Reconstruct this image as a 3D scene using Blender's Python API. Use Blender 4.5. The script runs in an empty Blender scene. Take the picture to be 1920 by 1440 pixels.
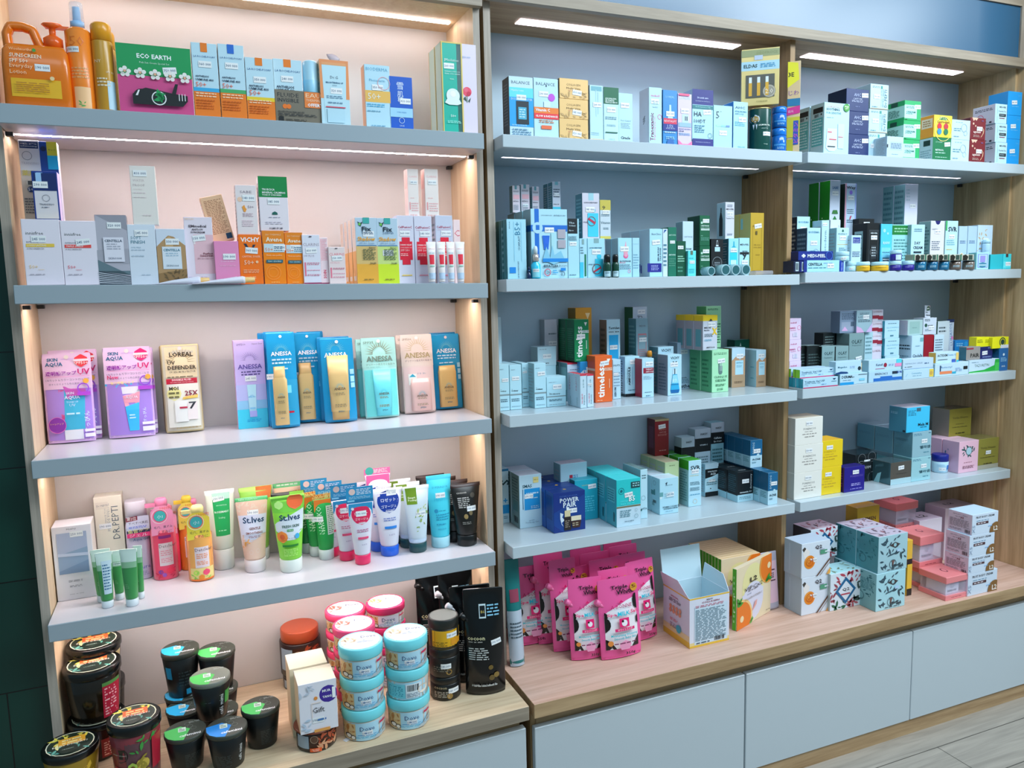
import bpy, bmesh, math, random
from mathutils import Vector, Matrix
import numpy as np
random.seed(7)
# ---------------------------------------------------------------- camera
CP = np.array([-0.4649, -1.7914, 1.4322]); YAW, PITCH, ROLL, FPX = .3834, -.1195, -.0240, 1430.384
_f = np.array([math.sin(YAW)*math.cos(PITCH), math.cos(YAW)*math.cos(PITCH), math.sin(PITCH)])
_r = np.array([math.cos(YAW), -math.sin(YAW), 0.]); _u = np.cross(_r, _f)
_r, _u = math.cos(ROLL)*_r+math.sin(ROLL)*_u, -math.sin(ROLL)*_r+math.cos(ROLL)*_u
SC = bpy.context.scene
cam = bpy.data.cameras.new('camera'); camo = bpy.data.objects.new('camera', cam); SC.collection.objects.link(camo)
cam.sensor_fit = 'HORIZONTAL'; cam.sensor_width = 36; cam.lens = FPX/1920*36; cam.clip_start = .02
camo.matrix_world = Matrix(((_r[0], _u[0], -_f[0], CP[0]), (_r[1], _u[1], -_f[1], CP[1]), (_r[2], _u[2], -_f[2], CP[2]), (0, 0, 0, 1)))
SC.camera = camo
# ---------------------------------------------------------------- light
W = bpy.data.worlds.new('shop_light'); SC.world = W; W.use_nodes = True
wn = W.node_tree.nodes; bg = wn['Background']
tc = wn.new('ShaderNodeTexCoord'); sx = wn.new('ShaderNodeSeparateXYZ'); rp = wn.new('ShaderNodeValToRGB')
W.node_tree.links.new(tc.outputs['Generated'], sx.inputs[0]); W.node_tree.links.new(sx.outputs['Z'], rp.inputs[0])
rp.color_ramp.elements[0].position = 0.0; rp.color_ramp.elements[0].color = (.27, .45, .55, 1)
rp.color_ramp.elements[1].position = .8; rp.color_ramp.elements[1].color = (.50, .78, .95, 1)
W.node_tree.links.new(rp.outputs[0], bg.inputs[0]); bg.inputs[1].default_value = .44
def area(name, loc, target, sx_, sy_, power, col):
    l = bpy.data.lights.new(name, 'AREA'); l.shape = 'RECTANGLE'; l.size = sx_; l.size_y = sy_; l.energy = power; l.color = col
    o = bpy.data.objects.new(name, l); SC.collection.objects.link(o); o.location = loc
    o.rotation_euler = (Vector(target)-Vector(loc)).to_track_quat('-Z', 'Y').to_euler()
    o['kind'] = 'structure'
    return o
area('ceiling_panel_light', (1.5, -1.5, 3.0), (1.5, -.6, 0), 2.4, .6, 58, (.80, .92, 1))
area('ceiling_panel_light', (3.4, -2.2, 3.0), (2.2, -.4, 1.0), 1.2, .6, 34, (.80, .92, 1))
area('ceiling_panel_light', (-.8, -2.2, 3.0), (-.5, -.4, .9), 1.2, .6, 5, (.74, .92, 1))
vs = SC.view_settings; SC.display_settings.display_device = 'sRGB'
vs.view_transform = 'Standard'; vs.look = 'None'; vs.gamma = 1; vs.use_curve_mapping = False; vs.exposure = 0.3
SC.cycles.use_denoising = True; SC.cycles.max_bounces = 7; SC.cycles.caustics_reflective = False; SC.cycles.caustics_refractive = False
SC.cycles.sample_clamp_indirect = 4
# ---------------------------------------------------------------- rays
TH = .0183; LO = np.array([-.8026, -.026, 0.])
ML = Matrix.Translation(Vector(LO)) @ Matrix.Rotation(TH, 4, 'Z'); MR = Matrix.Identity(4)
def ray(U, V, unit):
    d = _f+(U-960)/FPX*_r-(V-720)/FPX*_u; o = CP
    if unit == 'L':
        c, s = math.cos(TH), math.sin(TH); g = lambda a: np.array([a[0]*c+a[1]*s, -a[0]*s+a[1]*c, a[2]])
        return g(o-LO), g(d)
    return o, d
def at(U, V, unit, X=None, Y=None, Z=None):
    o, d = ray(U, V, unit)
    for k, v in enumerate((X, Y, Z)):
        if v is not None: return o+d*((v-o[k])/d[k])
# shelf tops (unit-local): L1..L5, bay 1 of the right unit A1..A5, bay 2 B1..B5 (5 = worktop)
def ztop(S, x=0):
    if S == 'L2': return 1.4694-.0128*x
    return {'L1': 1.8151, 'L3': 1.1172, 'L4': .7698, 'L5': .4206, 'A1': 1.8179, 'A2': 1.4651, 'A3': 1.1184, 'A4': .7693, 'A5': .4211,
            'B1': 1.8187, 'B2': 1.4706, 'B3': 1.1211, 'B4': .7684, 'B5': .4211}[S]
# ---------------------------------------------------------------- materials
def lin(h):
    h = h.lstrip('#')
    if len(h) == 3: h = ''.join(c*2 for c in h)
    v = [int(h[i:i+2], 16)/255 for i in (0, 2, 4)]
    return tuple(((c+.055)/1.055)**2.4 if c > .04045 else c/12.92 for c in v)+(1,)
PAL = dict(w='e9ecee', wh='f6f6f6', cr='efe6d6', ivory='e6dfd0', k='101214', dk='24282c', gr='8f969b', lg='c3c9cd', mg='5c646a', nv='14235e', bl='1668b8', sk='2aa7df',
           lb='a8d8ec', cy='35c3cf', te='149a9c', dt='0c5e66', gn='128a48', dg='0e5a34', lm='8fcb3a', ye='f6cf1c', go='c79a3a', gd='b08c3c', or_='f07c1c',
           o2='e85c10', re='cf2030', dr='7c1420', pk='f08cae', hp='e23a86', lp='f6c6d0', pe='f2c39c', pu='4a2a9c', lv='b9a2dc', br='7a4a2c', db='3c2418', bg='cbb089', ol='8c8a3c', sl='8a97a2', tl='3f7f8c', co='f28c7c')
PAL['or'] = PAL.pop('or_')
_M = {}
BOOST = [.82]
def boosted(c):
    m = max(c[:3]); f = BOOST[0] if BOOST[0] < 1 else max(1., min(BOOST[0], .88/max(m, 1e-4)))
    return (c[0]*f, c[1]*f, c[2]*f, 1)
def M(c, rough=.42, metal=0., alpha=1., coat=0., emit=0., trans=0.):
    key = (c, rough, metal, alpha, coat, emit, trans, BOOST[0])
    if key in _M: return _M[key]
    m = bpy.data.materials.new('paint_'+c if len(_M) else 'paint'); m.use_nodes = True
    b = m.node_tree.nodes['Principled BSDF']; col = lin(PAL.get(c, c))
    if not emit: col = boosted(col)
    b.inputs['Base Color'].default_value = col; b.inputs['Roughness'].default_value = rough; b.inputs['Metallic'].default_value = metal
    b.inputs['Alpha'].default_value = alpha; b.inputs['Coat Weight'].default_value = coat; b.inputs['Coat Roughness'].default_value = .12
    b.inputs['Transmission Weight'].default_value = trans
    if emit: b.inputs['Emission Color'].default_value = col; b.inputs['Emission Strength'].default_value = emit
    _M[key] = m; return m
def wood(name, c1, c2, axis='Z', rough=.5, scale=1.):
    m = bpy.data.materials.new(name); m.use_nodes = True; n = m.node_tree.nodes; l = m.node_tree.links; b = n['Principled BSDF']
    t = n.new('ShaderNodeTexCoord'); mp = n.new('ShaderNodeMapping'); l.new(t.outputs['Object'], mp.inputs[0])
    s = {'X': (1.5, 28, 28), 'Y': (28, 1.5, 28), 'Z': (28, 28, 1.5)}[axis]; mp.inputs['Scale'].default_value = [k*scale for k in s]
    a = n.new('ShaderNodeTexNoise'); a.inputs['Scale'].default_value = 1.0; a.inputs['Detail'].default_value = 6; a.inputs['Roughness'].default_value = .65; a.inputs['Distortion'].default_value = .6
    l.new(mp.outputs[0], a.inputs['Vector'])
    mp2 = n.new('ShaderNodeMapping'); l.new(t.outputs['Object'], mp2.inputs[0]); mp2.inputs['Scale'].default_value = [k*scale*6 for k in s]
    a2 = n.new('ShaderNodeTexNoise'); a2.inputs['Scale'].default_value = 1.0; a2.inputs['Detail'].default_value = 3; l.new(mp2.outputs[0], a2.inputs['Vector'])
    mx = n.new('ShaderNodeMath'); mx.operation = 'MULTIPLY_ADD'; l.new(a2.outputs['Fac'], mx.inputs[0]); mx.inputs[1].default_value = .35; l.new(a.outputs['Fac'], mx.inputs[2])
    r = n.new('ShaderNodeValToRGB'); r.color_ramp.elements[0].position = .45; r.color_ramp.elements[1].position = .9
    r.color_ramp.elements[0].color = lin(c1); r.color_ramp.elements[1].color = lin(c2)
    l.new(mx.outputs[0], r.inputs[0]); l.new(r.outputs[0], b.inputs['Base Color']); b.inputs['Roughness'].default_value = rough
    return m
OAK = wood('oak_laminate', '7a5c38', 'b8966a'); OAKX = wood('oak_laminate_level', '96744e', 'c8a67e', 'X'); OAKT = wood('oak_worktop', 'c49a84', 'e4c0ae', 'X')
GREY = wood('grey_oak_edge', '857a6e', 'c0b2a4'); GREYX = wood('grey_oak_edge_level', '857767', 'ad9d8a', 'X'); BIRCH = wood('birch_laminate', 'd9b58c', 'ecd2ae'); LWORK = wood('pale_oak_worktop', 'c4a480', 'ecd4b2', 'X')
OAKP = wood('oak_panel_lit', 'a08258', 'd2b288')  # same oak, paler: light on the right-hand panels is put into the colour
WHITE = M('dfe6e8', .28); SHELF = M('d2e0e8', .22); SHELFL = M('b2bfc8', .24); SHELFT = M('eae4ea', .22); BACK = M('e2e2e2', .45); DOOR = M('d8e2e8', .25)
# ---------------------------------------------------------------- mesh builder
class MB:
    def __init__(s): s.v = []; s.f = []; s.m = []; s.mats = []; s.sm = []
    def mi(s, mat):
        if mat not in s.mats: s.mats.append(mat)
        return s.mats.index(mat)
    def add(s, vs, fs, mat, smooth=False):
        b = len(s.v); s.v += [tuple(p) for p in vs]; k = s.mi(mat)
        for f in fs: s.f.append([i+b for i in f]); s.m.append(k); s.sm.append(smooth)
    def box(s, x0, x1, y0, y1, z0, z1, mat, bev=0., mats=None, smooth=False):
        # mats: optional dict of face -> material for 'front','left','top','right'
        if bev <= 0:
            vs = [(x0, y0, z0), (x1, y0, z0), (x1, y1, z0), (x0, y1, z0), (x0, y0, z1), (x1, y0, z1), (x1, y1, z1), (x0, y1, z1)]
            F = dict(bottom=(3, 2, 1, 0), top=(4, 5, 6, 7), front=(0, 1, 5, 4), right=(1, 2, 6, 5), back=(2, 3, 7, 6), left=(3, 0, 4, 7))
            for k, f in F.items(): s.add(vs, [f], (mats or {}).get(k, mat)) if (mats and k in mats) else None
            s.add(vs, [f for k, f in F.items() if not (mats and k in mats)], mat); return
        b = min(bev, (x1-x0)/4, (y1-y0)/4, (z1-z0)/4)
        vs = []; idx = {}
        for i, (X, sx_) in enumerate(((x0, 1), (x1, -1))):
            for j, (Y, sy_) in enumerate(((y0, 1), (y1, -1))):
                for k, (Z, sz_) in enumerate(((z0, 1), (z1, -1))):
                    idx[i, j, k, 'x'] = len(vs); vs.append((X, Y+sy_*b, Z+sz_*b))
                    idx[i, j, k, 'y'] = len(vs); vs.append((X+sx_*b, Y, Z+sz_*b))
                    idx[i, j, k, 'z'] = len(vs); vs.append((X+sx_*b, Y+sy_*b, Z))
        g = lambda i, j, k, a: idx[i, j, k, a]
        F = dict(left=[g(0, 1, 0, 'x'), g(0, 0, 0, 'x'), g(0, 0, 1, 'x'), g(0, 1, 1, 'x')], right=[g(1, 0, 0, 'x'), g(1, 1, 0, 'x'), g(1, 1, 1, 'x'), g(1, 0, 1, 'x')],
                 front=[g(0, 0, 0, 'y'), g(1, 0, 0, 'y'), g(1, 0, 1, 'y'), g(0, 0, 1, 'y')], back=[g(1, 1, 0, 'y'), g(0, 1, 0, 'y'), g(0, 1, 1, 'y'), g(1, 1, 1, 'y')],
                 bottom=[g(0, 1, 0, 'z'), g(1, 1, 0, 'z'), g(1, 0, 0, 'z'), g(0, 0, 0, 'z')], top=[g(0, 0, 1, 'z'), g(1, 0, 1, 'z'), g(1, 1, 1, 'z'), g(0, 1, 1, 'z')])
        E = []
        for i in (0, 1):
            for j in (0, 1): E.append([g(i, j, 0, 'x'), g(i, j, 0, 'y'), g(i, j, 1, 'y'), g(i, j, 1, 'x')])
            for k in (0, 1): E.append([g(i, 0, k, 'x'), g(i, 0, k, 'z'), g(i, 1, k, 'z'), g(i, 1, k, 'x')])
        for j in (0, 1):
            for k in (0, 1): E.append([g(0, j, k, 'y'), g(0, j, k, 'z'), g(1, j, k, 'z'), g(1, j, k, 'y')])
        T = [[g(i, j, k, 'x'), g(i, j, k, 'y'), g(i, j, k, 'z')] for i in (0, 1) for j in (0, 1) for k in (0, 1)]
        base = len(s.v); s.v += vs
        for k, f in F.items(): s.f.append([q+base for q in f]); s.m.append(s.mi((mats or {}).get(k, mat))); s.sm.append(False)
        for f in E+T: s.f.append([q+base for q in f]); s.m.append(s.mi(mat)); s.sm.append(False)
    def loft(s, prof, mat, n=28, shape='round', smooth=True, cap0=True, cap1=True, cx=0., cy=0.):
        # prof: list of (z, a, b [,mat]); section is a closed curve of half-width a and half-depth b
        base = len(s.v); ring = []
        for q in prof:
            for k in range(n):
                x, y = sect(shape, 2*math.pi*k/n, q[1], q[2]); s.v.append((cx+x, cy+y, q[0]))
        for i in range(len(prof)-1):
            mm = prof[i+1][3] if len(prof[i+1]) > 3 else mat
            for k in range(n):
                a, b = base+i*n+k, base+i*n+(k+1) % n
                s.f.append([a, b, b+n, a+n]); s.m.append(s.mi(mm)); s.sm.append(smooth)
        if cap0: s.f.append([base+k for k in range(n)][::-1]); s.m.append(s.mi(mat)); s.sm.append(False)
        if cap1: s.f.append([base+(len(prof)-1)*n+k for k in range(n)]); s.m.append(s.mi(prof[-1][3] if len(prof[-1]) > 3 else mat)); s.sm.append(False)
    def build(s, name, parent=None, mat4=None):
        me = bpy.data.meshes.new(name); me.from_pydata(s.v, [], s.f)
        for m in s.mats: me.materials.append(m)
        me.polygons.foreach_set('material_index', s.m); me.polygons.foreach_set('use_smooth', s.sm); me.update()
        bm = bmesh.new(); bm.from_mesh(me); bmesh.ops.recalc_face_normals(bm, faces=[f for f in bm.faces if not f.material_index in getattr(s, 'noflip', ())]) if getattr(s, 'recalc', False) else None
        if getattr(s, 'recalc', False): bm.to_mesh(me)
        bm.free()
        o = bpy.data.objects.new(name, me); SC.collection.objects.link(o)
        if mat4 is not None: o.matrix_world = mat4
        if parent is not None: o.parent = parent
        return o
def sect(shape, th, a, b):
    c, s_ = math.cos(th), math.sin(th)
    if shape == 'round': return a*c, b*s_
    if shape == 'lens':
        x = a*c; return x, math.copysign(b*(1-c*c)**.85+.0007, s_) if abs(s_) > 1e-6 else 0
    e = .28 if shape == 'sq' else .55
    return a*math.copysign(abs(c)**e, c), b*math.copysign(abs(s_)**e, s_)
def front_y(shape, x, a, b):
    q = max(0., 1-(x/a)**2) if a > 0 else 0
    if shape == 'round': return -b*math.sqrt(q)
    if shape == 'lens': return -b*q**.85-.0007
    e = 2/(.28 if shape == 'sq' else .55)
    return -b*max(0., 1-abs(x/a)**e)**(1/e)
# ---------------------------------------------------------------- lettering
_T = {}
def text_mesh(txt, bold=0):
    if (txt, bold) in _T: return _T[txt, bold]
    cu = bpy.data.curves.new('t', 'FONT'); cu.body = txt; cu.resolution_u = 1; cu.size = 1; cu.offset = bold*.012
    ob = bpy.data.objects.new('t', cu); SC.collection.objects.link(ob)
    dg = bpy.context.evaluated_depsgraph_get(); me = bpy.data.meshes.new_from_object(ob.evaluated_get(dg))
    v = np.array([p.co[:2] for p in me.vertices]) if len(me.vertices) else np.zeros((3, 2)); f = [list(p.vertices) for p in me.polygons]
    bpy.data.objects.remove(ob); bpy.data.curves.remove(cu); bpy.data.meshes.remove(me)
    mn, mx = v.min(0), v.max(0); sz = np.maximum(mx-mn, 1e-6)
    _T[txt, bold] = ((v-mn)/sz, f, sz[0]/sz[1]); return _T[txt, bold]
def strips(mb, P, poly, off, mat, curved):
    ys = [p[1] for p in poly]; y0, y1 = max(0., min(ys)), min(1., max(ys)); n = max(4, int((y1-y0)/(.035 if curved else .02))); n = min(n, 30); rows = []
    for i in range(n+1):
        y = y0+(y1-y0)*(i+(.02 if i == 0 else -.02 if i == n else 0))/n; xs = []
        for j in range(len(poly)):
            (xa, ya), (xb, yb) = poly[j], poly[(j+1) % len(poly)]
            if (ya <= y) != (yb <= y): xs.append(min(1., max(0., xa+(xb-xa)*(y-ya)/(yb-ya))))
        rows.append((y, sorted(xs)))
    for i in range(n):
        (ya, xa), (yb, xb) = rows[i], rows[i+1]
        if len(xa) != len(xb): xb = xa if len(xa) > len(xb) else xb; xa = xb if len(xa) < len(xb) else xa
        for j in range(0, len(xa)-1, 2):
            m = max(1, int((xa[j+1]-xa[j])/.12)) if curved else 1
            vs = [P(xx[j]+(xx[j+1]-xx[j])*t/m, y, off) for y, xx in ((ya, xa), (yb, xb)) for t in range(m+1)]
            mb.add(vs, [(t, t+1, m+2+t, m+1+t) for t in range(m)], mat, curved)
def art(mb, ops, P, Wf, Hf, curved=False, lift=.00022, rough=.42, coat=0.):
    # P(x, y, off) maps face coordinates (0..1 from the left, 0..1 from the bottom) to a point; Wf, Hf face size in metres
    nx = 10 if curved else 1
    for i, op in enumerate(o for o in ops.split(';') if o.strip()):
        a = op.split(); k = a[0]; off = lift*(i+1)
        fl = lambda j: float(a[j])
        if k == 'r':
            x0, y0, x1, y1 = map(float, a[1:5]); c = a[5]; ny = 6 if curved else 1
            vs = [P(x0+(x1-x0)*p/nx, y0+(y1-y0)*q/ny, off) for q in range(ny+1) for p in range(nx+1)]
            mb.add(vs, [[q*(nx+1)+p, q*(nx+1)+p+1, (q+1)*(nx+1)+p+1, (q+1)*(nx+1)+p] for q in range(ny) for p in range(nx)], M(c, rough, 0, 1, coat), curved)
        elif k in 'tbTB':
            v, f, asp = text_mesh(a[4].replace('_', ' ').replace('|', '\n'), 2 if k in 'bB' else 0)
            if k in 'tb':
                x0, x1, yc = map(float, a[1:4]); w = (x1-x0)*Wf; h = w/asp
                if len(a) > 6: h = min(h, float(a[6])*Hf)
                vs = [P(x0+p*(x1-x0), yc+(q-.5)*h/Hf, off) for p, q in v]
            else:
                xc, y0, y1 = map(float, a[1:4]); w = (y1-y0)*Hf; h = w/asp
                if len(a) > 6: h = min(h, float(a[6])*Wf)
                vs = [P(xc-(q-.5)*h/Wf, y0+p*(y1-y0), off) for p, q in v]
            mb.add(vs, f, M(a[5], rough))
        elif k == 'l':
            x0, x1, y0, y1 = map(float, a[1:5]); n = int(a[5]); dy = (y1-y0)/n
            rr = random.Random(op)
            for j in range(n):
                x = x0; end = x1-(rr.random()*.3 if j % 3 == 2 else rr.random()*.08)*(x1-x0)
                while x < end-.02:
                    w = min(rr.uniform(.05, .17), end-x); y = y0+dy*(j+.28)
                    mb.add([P(x, y, off), P(x+w, y, off), P(x+w, y+dy*.46, off), P(x, y+dy*.46, off)], [(0, 1, 2, 3)], M(a[6], rough)); x += w+.03
        elif k == 'c' and (curved and float(a[3]) > .09 or not (float(a[3]) <= float(a[1]) <= 1-float(a[3]))):
            cx, cy, r = map(float, a[1:4]); asp = Wf/Hf
            strips(mb, P, [(cx+r*math.cos(.2244*j), cy+r*asp*math.sin(.2244*j)) for j in range(28)], off, M(a[4], rough), curved)
        elif k == 'p' and curved:
            q = list(map(float, a[2:])); strips(mb, P, [(q[j], q[j+1]) for j in range(0, len(q), 2)], off, M(a[1], rough), True)
        elif k in 'co':
            cx, cy, r = map(float, a[1:4]); n = 20; asp = Wf/Hf
            pt = lambda th, q: P(cx+r*q*math.cos(th), cy+r*q*asp*math.sin(th), off)
            if k == 'c': mb.add([P(cx, cy, off)]+[pt(2*math.pi*j/n, 1) for j in range(n)], [(0, j+1, (j+1) % n+1) for j in range(n)], M(a[4], rough))
            else:
                iq = 1-(float(a[5]) if len(a) > 5 else .15)
                mb.add([pt(2*math.pi*j/n, 1) for j in range(n)]+[pt(2*math.pi*j/n, iq) for j in range(n)], [(j, (j+1) % n, n+(j+1) % n, n+j) for j in range(n)], M(a[4], rough))
        elif k == 'p':
            q = list(map(float, a[2:])); mb.add([P(q[j], q[j+1], off) for j in range(0, len(q), 2)], [tuple(range(len(q)//2))], M(a[1], rough))
        elif k == 'bar':   # striped bars like a product code: x0 x1 y0 y1
            x0, x1, y0, y1 = map(float, a[1:5]); n = 9; rr = random.Random(3)
            for j in range(n):
                x = x0+(x1-x0)*j/n; w = (x1-x0)/n*rr.uniform(.3, .8); mb.add([P(x, y0, off), P(x+w, y0, off), P(x+w, y1, off), P(x, y1, off)], [(0, 1, 2, 3)], M('k'))
        elif k == 'leaf':  # scattered leaf shapes: x0 x1 y0 y1 n colour seed
            x0, x1, y0, y1 = map(float, a[1:5]); rr = random.Random(int(a[7])); asp = Wf/Hf
            for j in range(int(a[5])):
                cx, cy, th, L = rr.uniform(x0, x1), rr.uniform(y0, y1), rr.uniform(0, 6.28), rr.uniform(.05, .11)
                pp = []
                for (s_, t_) in ((-1, 0), (-.4, -.32), (.3, -.3), (1, 0), (.3, .3), (-.4, .32)):
                    pp.append(P(min(1, max(0, cx+L*(s_*math.cos(th)-t_*math.sin(th)))), min(1, max(0, cy+L*asp*(s_*math.sin(th)+t_*math.cos(th)))), off))
                mb.add(pp, [(0, 1, 2, 3, 4, 5)], M(a[6], rough))
        elif k == 'sun':   # rays: cx cy r colour
            cx, cy, r = map(float, a[1:4]); asp = Wf/Hf
            for j in range(15):
                th = math.pi*(j/14); w = .012
                q = lambda rr_, t_: P(cx+rr_*math.cos(t_), cy+rr_*asp*math.sin(t_), off)
                mb.add([q(r*.45, th-.06), q(r*.45, th+.06), q(r, th)], [(0, 1, 2)], M(a[4]))
        elif k == 'cow':   # cow patches on the milk salt pouches
            pass
# ---------------------------------------------------------------- things
REG = {}
ORD = ['foremost', 'second', 'third', 'fourth', 'fifth', 'sixth', 'seventh', 'eighth', 'ninth', 'tenth', 'eleventh', 'twelfth']
def tag(o, label, cat, group=None):
    o['label'] = label; o['category'] = cat
    if group: o['group'] = group
def unitm(S): return ML if S[0] == 'L' else MR
def sticker(parent, x, y, z, txt='190_000', w=.026, rot=0, normal='front', yf=None):
    mb = MB(); h = w*.5
    def P(u, v, off):
        a, b = (u-.5)*w, (v-.5)*h; c, s_ = math.cos(rot), math.sin(rot); px, pz = a*c-b*s_, a*s_+b*c
        if normal == 'top': return (x+px, y+pz, z+off)
        yy = y if yf is None else yf(x+px, z+pz)
        return (x+px, yy-off, z+pz)
    art(mb, 'r 0 0 1 1 wh', P, w, h, curved=yf is not None, lift=.0007)
    art(mb, 't .06 .94 .5 %s %s .6' % (txt, '2c4f74'), P, w, h, lift=.0010)
    return mb.build('price_sticker', parent)
PRICES = ['190_000', '245_000', '360_000', '140_000', '290_000', '320_000', '185_000', '410_000', '260_000', '150_000']
BAY = {'L': (.0015, .9985, .0568, .2598), 'A': (.2485, 1.1845, .0585, .2695), 'B': (1.2055, 2.152, .0585, .2695)}
def clampx(S, x, hw, yb):
    a, b, yf_, yk = BAY[S[0]]
    if yb > yf_:
        if x-hw < a: x = a+hw
        if x+hw > b: x = b-hw
    return x
def fits(S, Y, d): return Y+d <= BAY[S[0]][3]
def place(S, u0, u1, vt, vb, Y=None, on=None, yaw=0., z0=None, dY=0.):
    """front face of a thing standing on shelf S: pixel columns u0..u1, top row vt, bottom row vb; returns local frame"""
    unit = S[0]; uc = (u0+u1)/2; vm = (vt+vb)/2
    zb = z0
    if zb is None:
        if on is not None: zb = REG[on]['z1']+.0003; Y = REG[on]['Y']+dY if Y is None else Y
        else: zb = ztop(S)+.0005
    if Y is None:
        Y = at(uc, vb, unit, Z=zb)[1]
        if S == 'L2': pass
    y_ref = Y
    if abs(yaw) < 1e-4:
        x0 = at(u0, vm, unit, Y=Y)[0]; x1 = at(u1, vm, unit, Y=Y)[0]; w = x1-x0; px, py = (x0+x1)/2, Y
    else:
        p0 = at(u0, vm, unit, Y=Y); o, d = ray(u1, vm, unit); c, s_ = math.cos(yaw), math.sin(yaw)
        A = np.array([[c, -d[0]], [s_, -d[1]]]); w = np.linalg.solve(A, o[:2]-p0[:2])[0]; px, py = p0[0]+c*w/2, p0[1]+s_*w/2
    if on is None and z0 is None: zb = ztop(S, px)+.0005
    z1 = at(uc, vt, unit, Y=py)[2]
    return dict(S=S, x=px, Y=py, w=w, z0=zb, z1=z1, h=z1-zb, yaw=yaw, Yl=y_ref)
def frame(g, d=0.):   # matrix of a thing whose local origin is the bottom centre of its front face
    return unitm(g['S']) @ Matrix.Translation((g['x'], g['Y'], g['z0'])) @ Matrix.Rotation(g['yaw'], 4, 'Z')
_pi = 0
def carton_mesh(w, h, d, col, ops='', side=None, sops='', top=None, tops='', rough=.38, metal=0., lid=None):
    mb = MB(); b = M(col, rough, metal); sm_ = M(side, rough, metal) if side else b; tm = M(top, rough, metal) if top else b
    mb.box(-w/2, w/2, 0, d, 0, h, b, bev=.0007, mats=dict(left=sm_, right=sm_, top=tm))
    art(mb, ops, lambda x, y, o: ((x-.5)*w, -o, y*h), w, h)
    if sops: art(mb, sops, lambda x, y, o: (-w/2-o, d*(1-x), y*h), d, h)
    if tops: art(mb, tops, lambda x, y, o: ((x-.5)*w, y*d, h+o), w, d)
    return mb
def B(S, u0, u1, vt, vb, d, col, label, ops='', Y=None, on=None, key=None, side=None, sops='l .15 .85 .12 .9 11 gr', top=None, tops='', n=1, st=(.55, .7, 0), cat='box', name='carton',
      group=None, yaw=0., z0=None, gap=.0008, rough=.38, metal=0., dY=0., tilt=0., behind=None):
    """a carton (and n-1 like it behind it)"""
    global _pi
    g = place(S, u0, u1, vt, vb, Y, on, yaw, z0, dY); y_lo, y_hi = (.0015 if S[1] != '5' else -.15), BAY[S[0]][3]-d-.0005
    if on is None and Y is None and z0 is None and g['Y'] < y_lo: g = place(S, u0, u1, vt, vb, y_lo, on, yaw, z0)
    if g['Y'] > y_hi and yaw == 0: g = place(S, u0, u1, vt, vb, y_hi, on, yaw, z0)
    w, h = g['w'], g['h']; out = []; g['x'] = clampx(S, g['x'], w/2, g['Y']+d) if abs(yaw) < .01 and abs(tilt) < .01 else g['x']
    mb = carton_mesh(w, h, d, col, ops, side, sops, top, tops, rough, metal)
    o = mb.build(name, mat4=frame(g)); g['d'] = d; g['Yback'] = g['Y']+d
    if tilt: o.matrix_world = frame(g) @ Matrix.Rotation(tilt, 4, 'Y')
    _pi += 1
    if st: sticker(o, (st[0]-.5)*w, -.0003, st[1]*h, st[3] if len(st) > 3 else PRICES[_pi % 10], w=min(.026, w*.62), rot=st[2])
    sfx = lambda k: label if n == 1 else label+', '+(ORD[k] if k < len(ORD) else 'last')+' in row'
    tag(o, sfx(0), cat, group or (None if n == 1 else label))
    for k in range(1, n):
        if not fits(S, g['Y'], (k+1)*d+k*gap): break
        c = o.copy(); c.data = o.data; SC.collection.objects.link(c); c.matrix_world = frame(g) @ Matrix.Translation((0, k*(d+gap), 0)); tag(c, (behind or label)+', '+ORD[k]+' in row', cat, group or label)
        for ch in o.children:
            q = ch.copy(); SC.collection.objects.link(q); q.parent = c
    if key: REG[key] = g
    g['o'] = o
    return g
def STACK(S, u0, u1, vs, d, col, label, ops='', labels=None, key=None, us=None, **kw):
    """pile of cartons; vs = rows of the box boundaries from the bottom up; us = optional (u0,u1) per level"""
    Yk = kw.pop('Y', None); prev = kw.pop('on', None); g = None; names = labels or (['bottom', 'top'] if len(vs) == 3 else ['bottom', 'middle', 'top'] if len(vs) == 4 else ['bottom', 'second lowest', 'second highest', 'top'])
    for i in range(len(vs)-1):
        a, b = (us[i] if us else (u0, u1)); kk = (key or label)+str(i)
        g = B(S, a, b, vs[i+1], vs[i], d, col, label+', '+names[i]+' of pile', ops, Y=Yk if (prev is None or us) else None, on=prev, key=kk, group=label, **kw)
        if Yk is None and us: Yk = REG[kk]['Y']
        prev = kk
    return g
def E(name, g, label, cat, group=None, mat4=None):
    o = bpy.data.objects.new(name, None); SC.collection.objects.link(o); o.empty_display_size = .02
    o.matrix_world = mat4 if mat4 is not None else frame(g); tag(o, label, cat, group); return o
def loftmap(prof, shape, z0, z1, cy=0., k=.97):
    """face map onto a lofted body between heights z0 and z1"""
    zs = [p[0] for p in prof]
    def ab(z):
        return float(np.interp(z, zs, [p[1] for p in prof])), float(np.interp(z, zs, [p[2] for p in prof]))
    def P(x, y, off):
        z = z0+(z1-z0)*y; a, b = ab(z); px = (2*x-1)*a*k
        return (px, cy+front_y(shape, px, a, b)-off*1.6, z)
    def yf(px, z):
        a, b = ab(z); px = max(-a*.99, min(a*.99, px)); return cy+front_y(shape, px, a, b)
    return P, yf, ab
def copy_thing(o, dm, label, group=None):
    c = o.copy(); SC.collection.objects.link(c); c.matrix_world = o.matrix_world @ dm; c['label'] = label
    if group: c['group'] = group
    for ch in o.children:
        q = ch.copy(); SC.collection.objects.link(q); q.parent = c
        for gc in ch.children:
            r_ = gc.copy(); SC.collection.objects.link(r_); r_.parent = q
    return c
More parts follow.
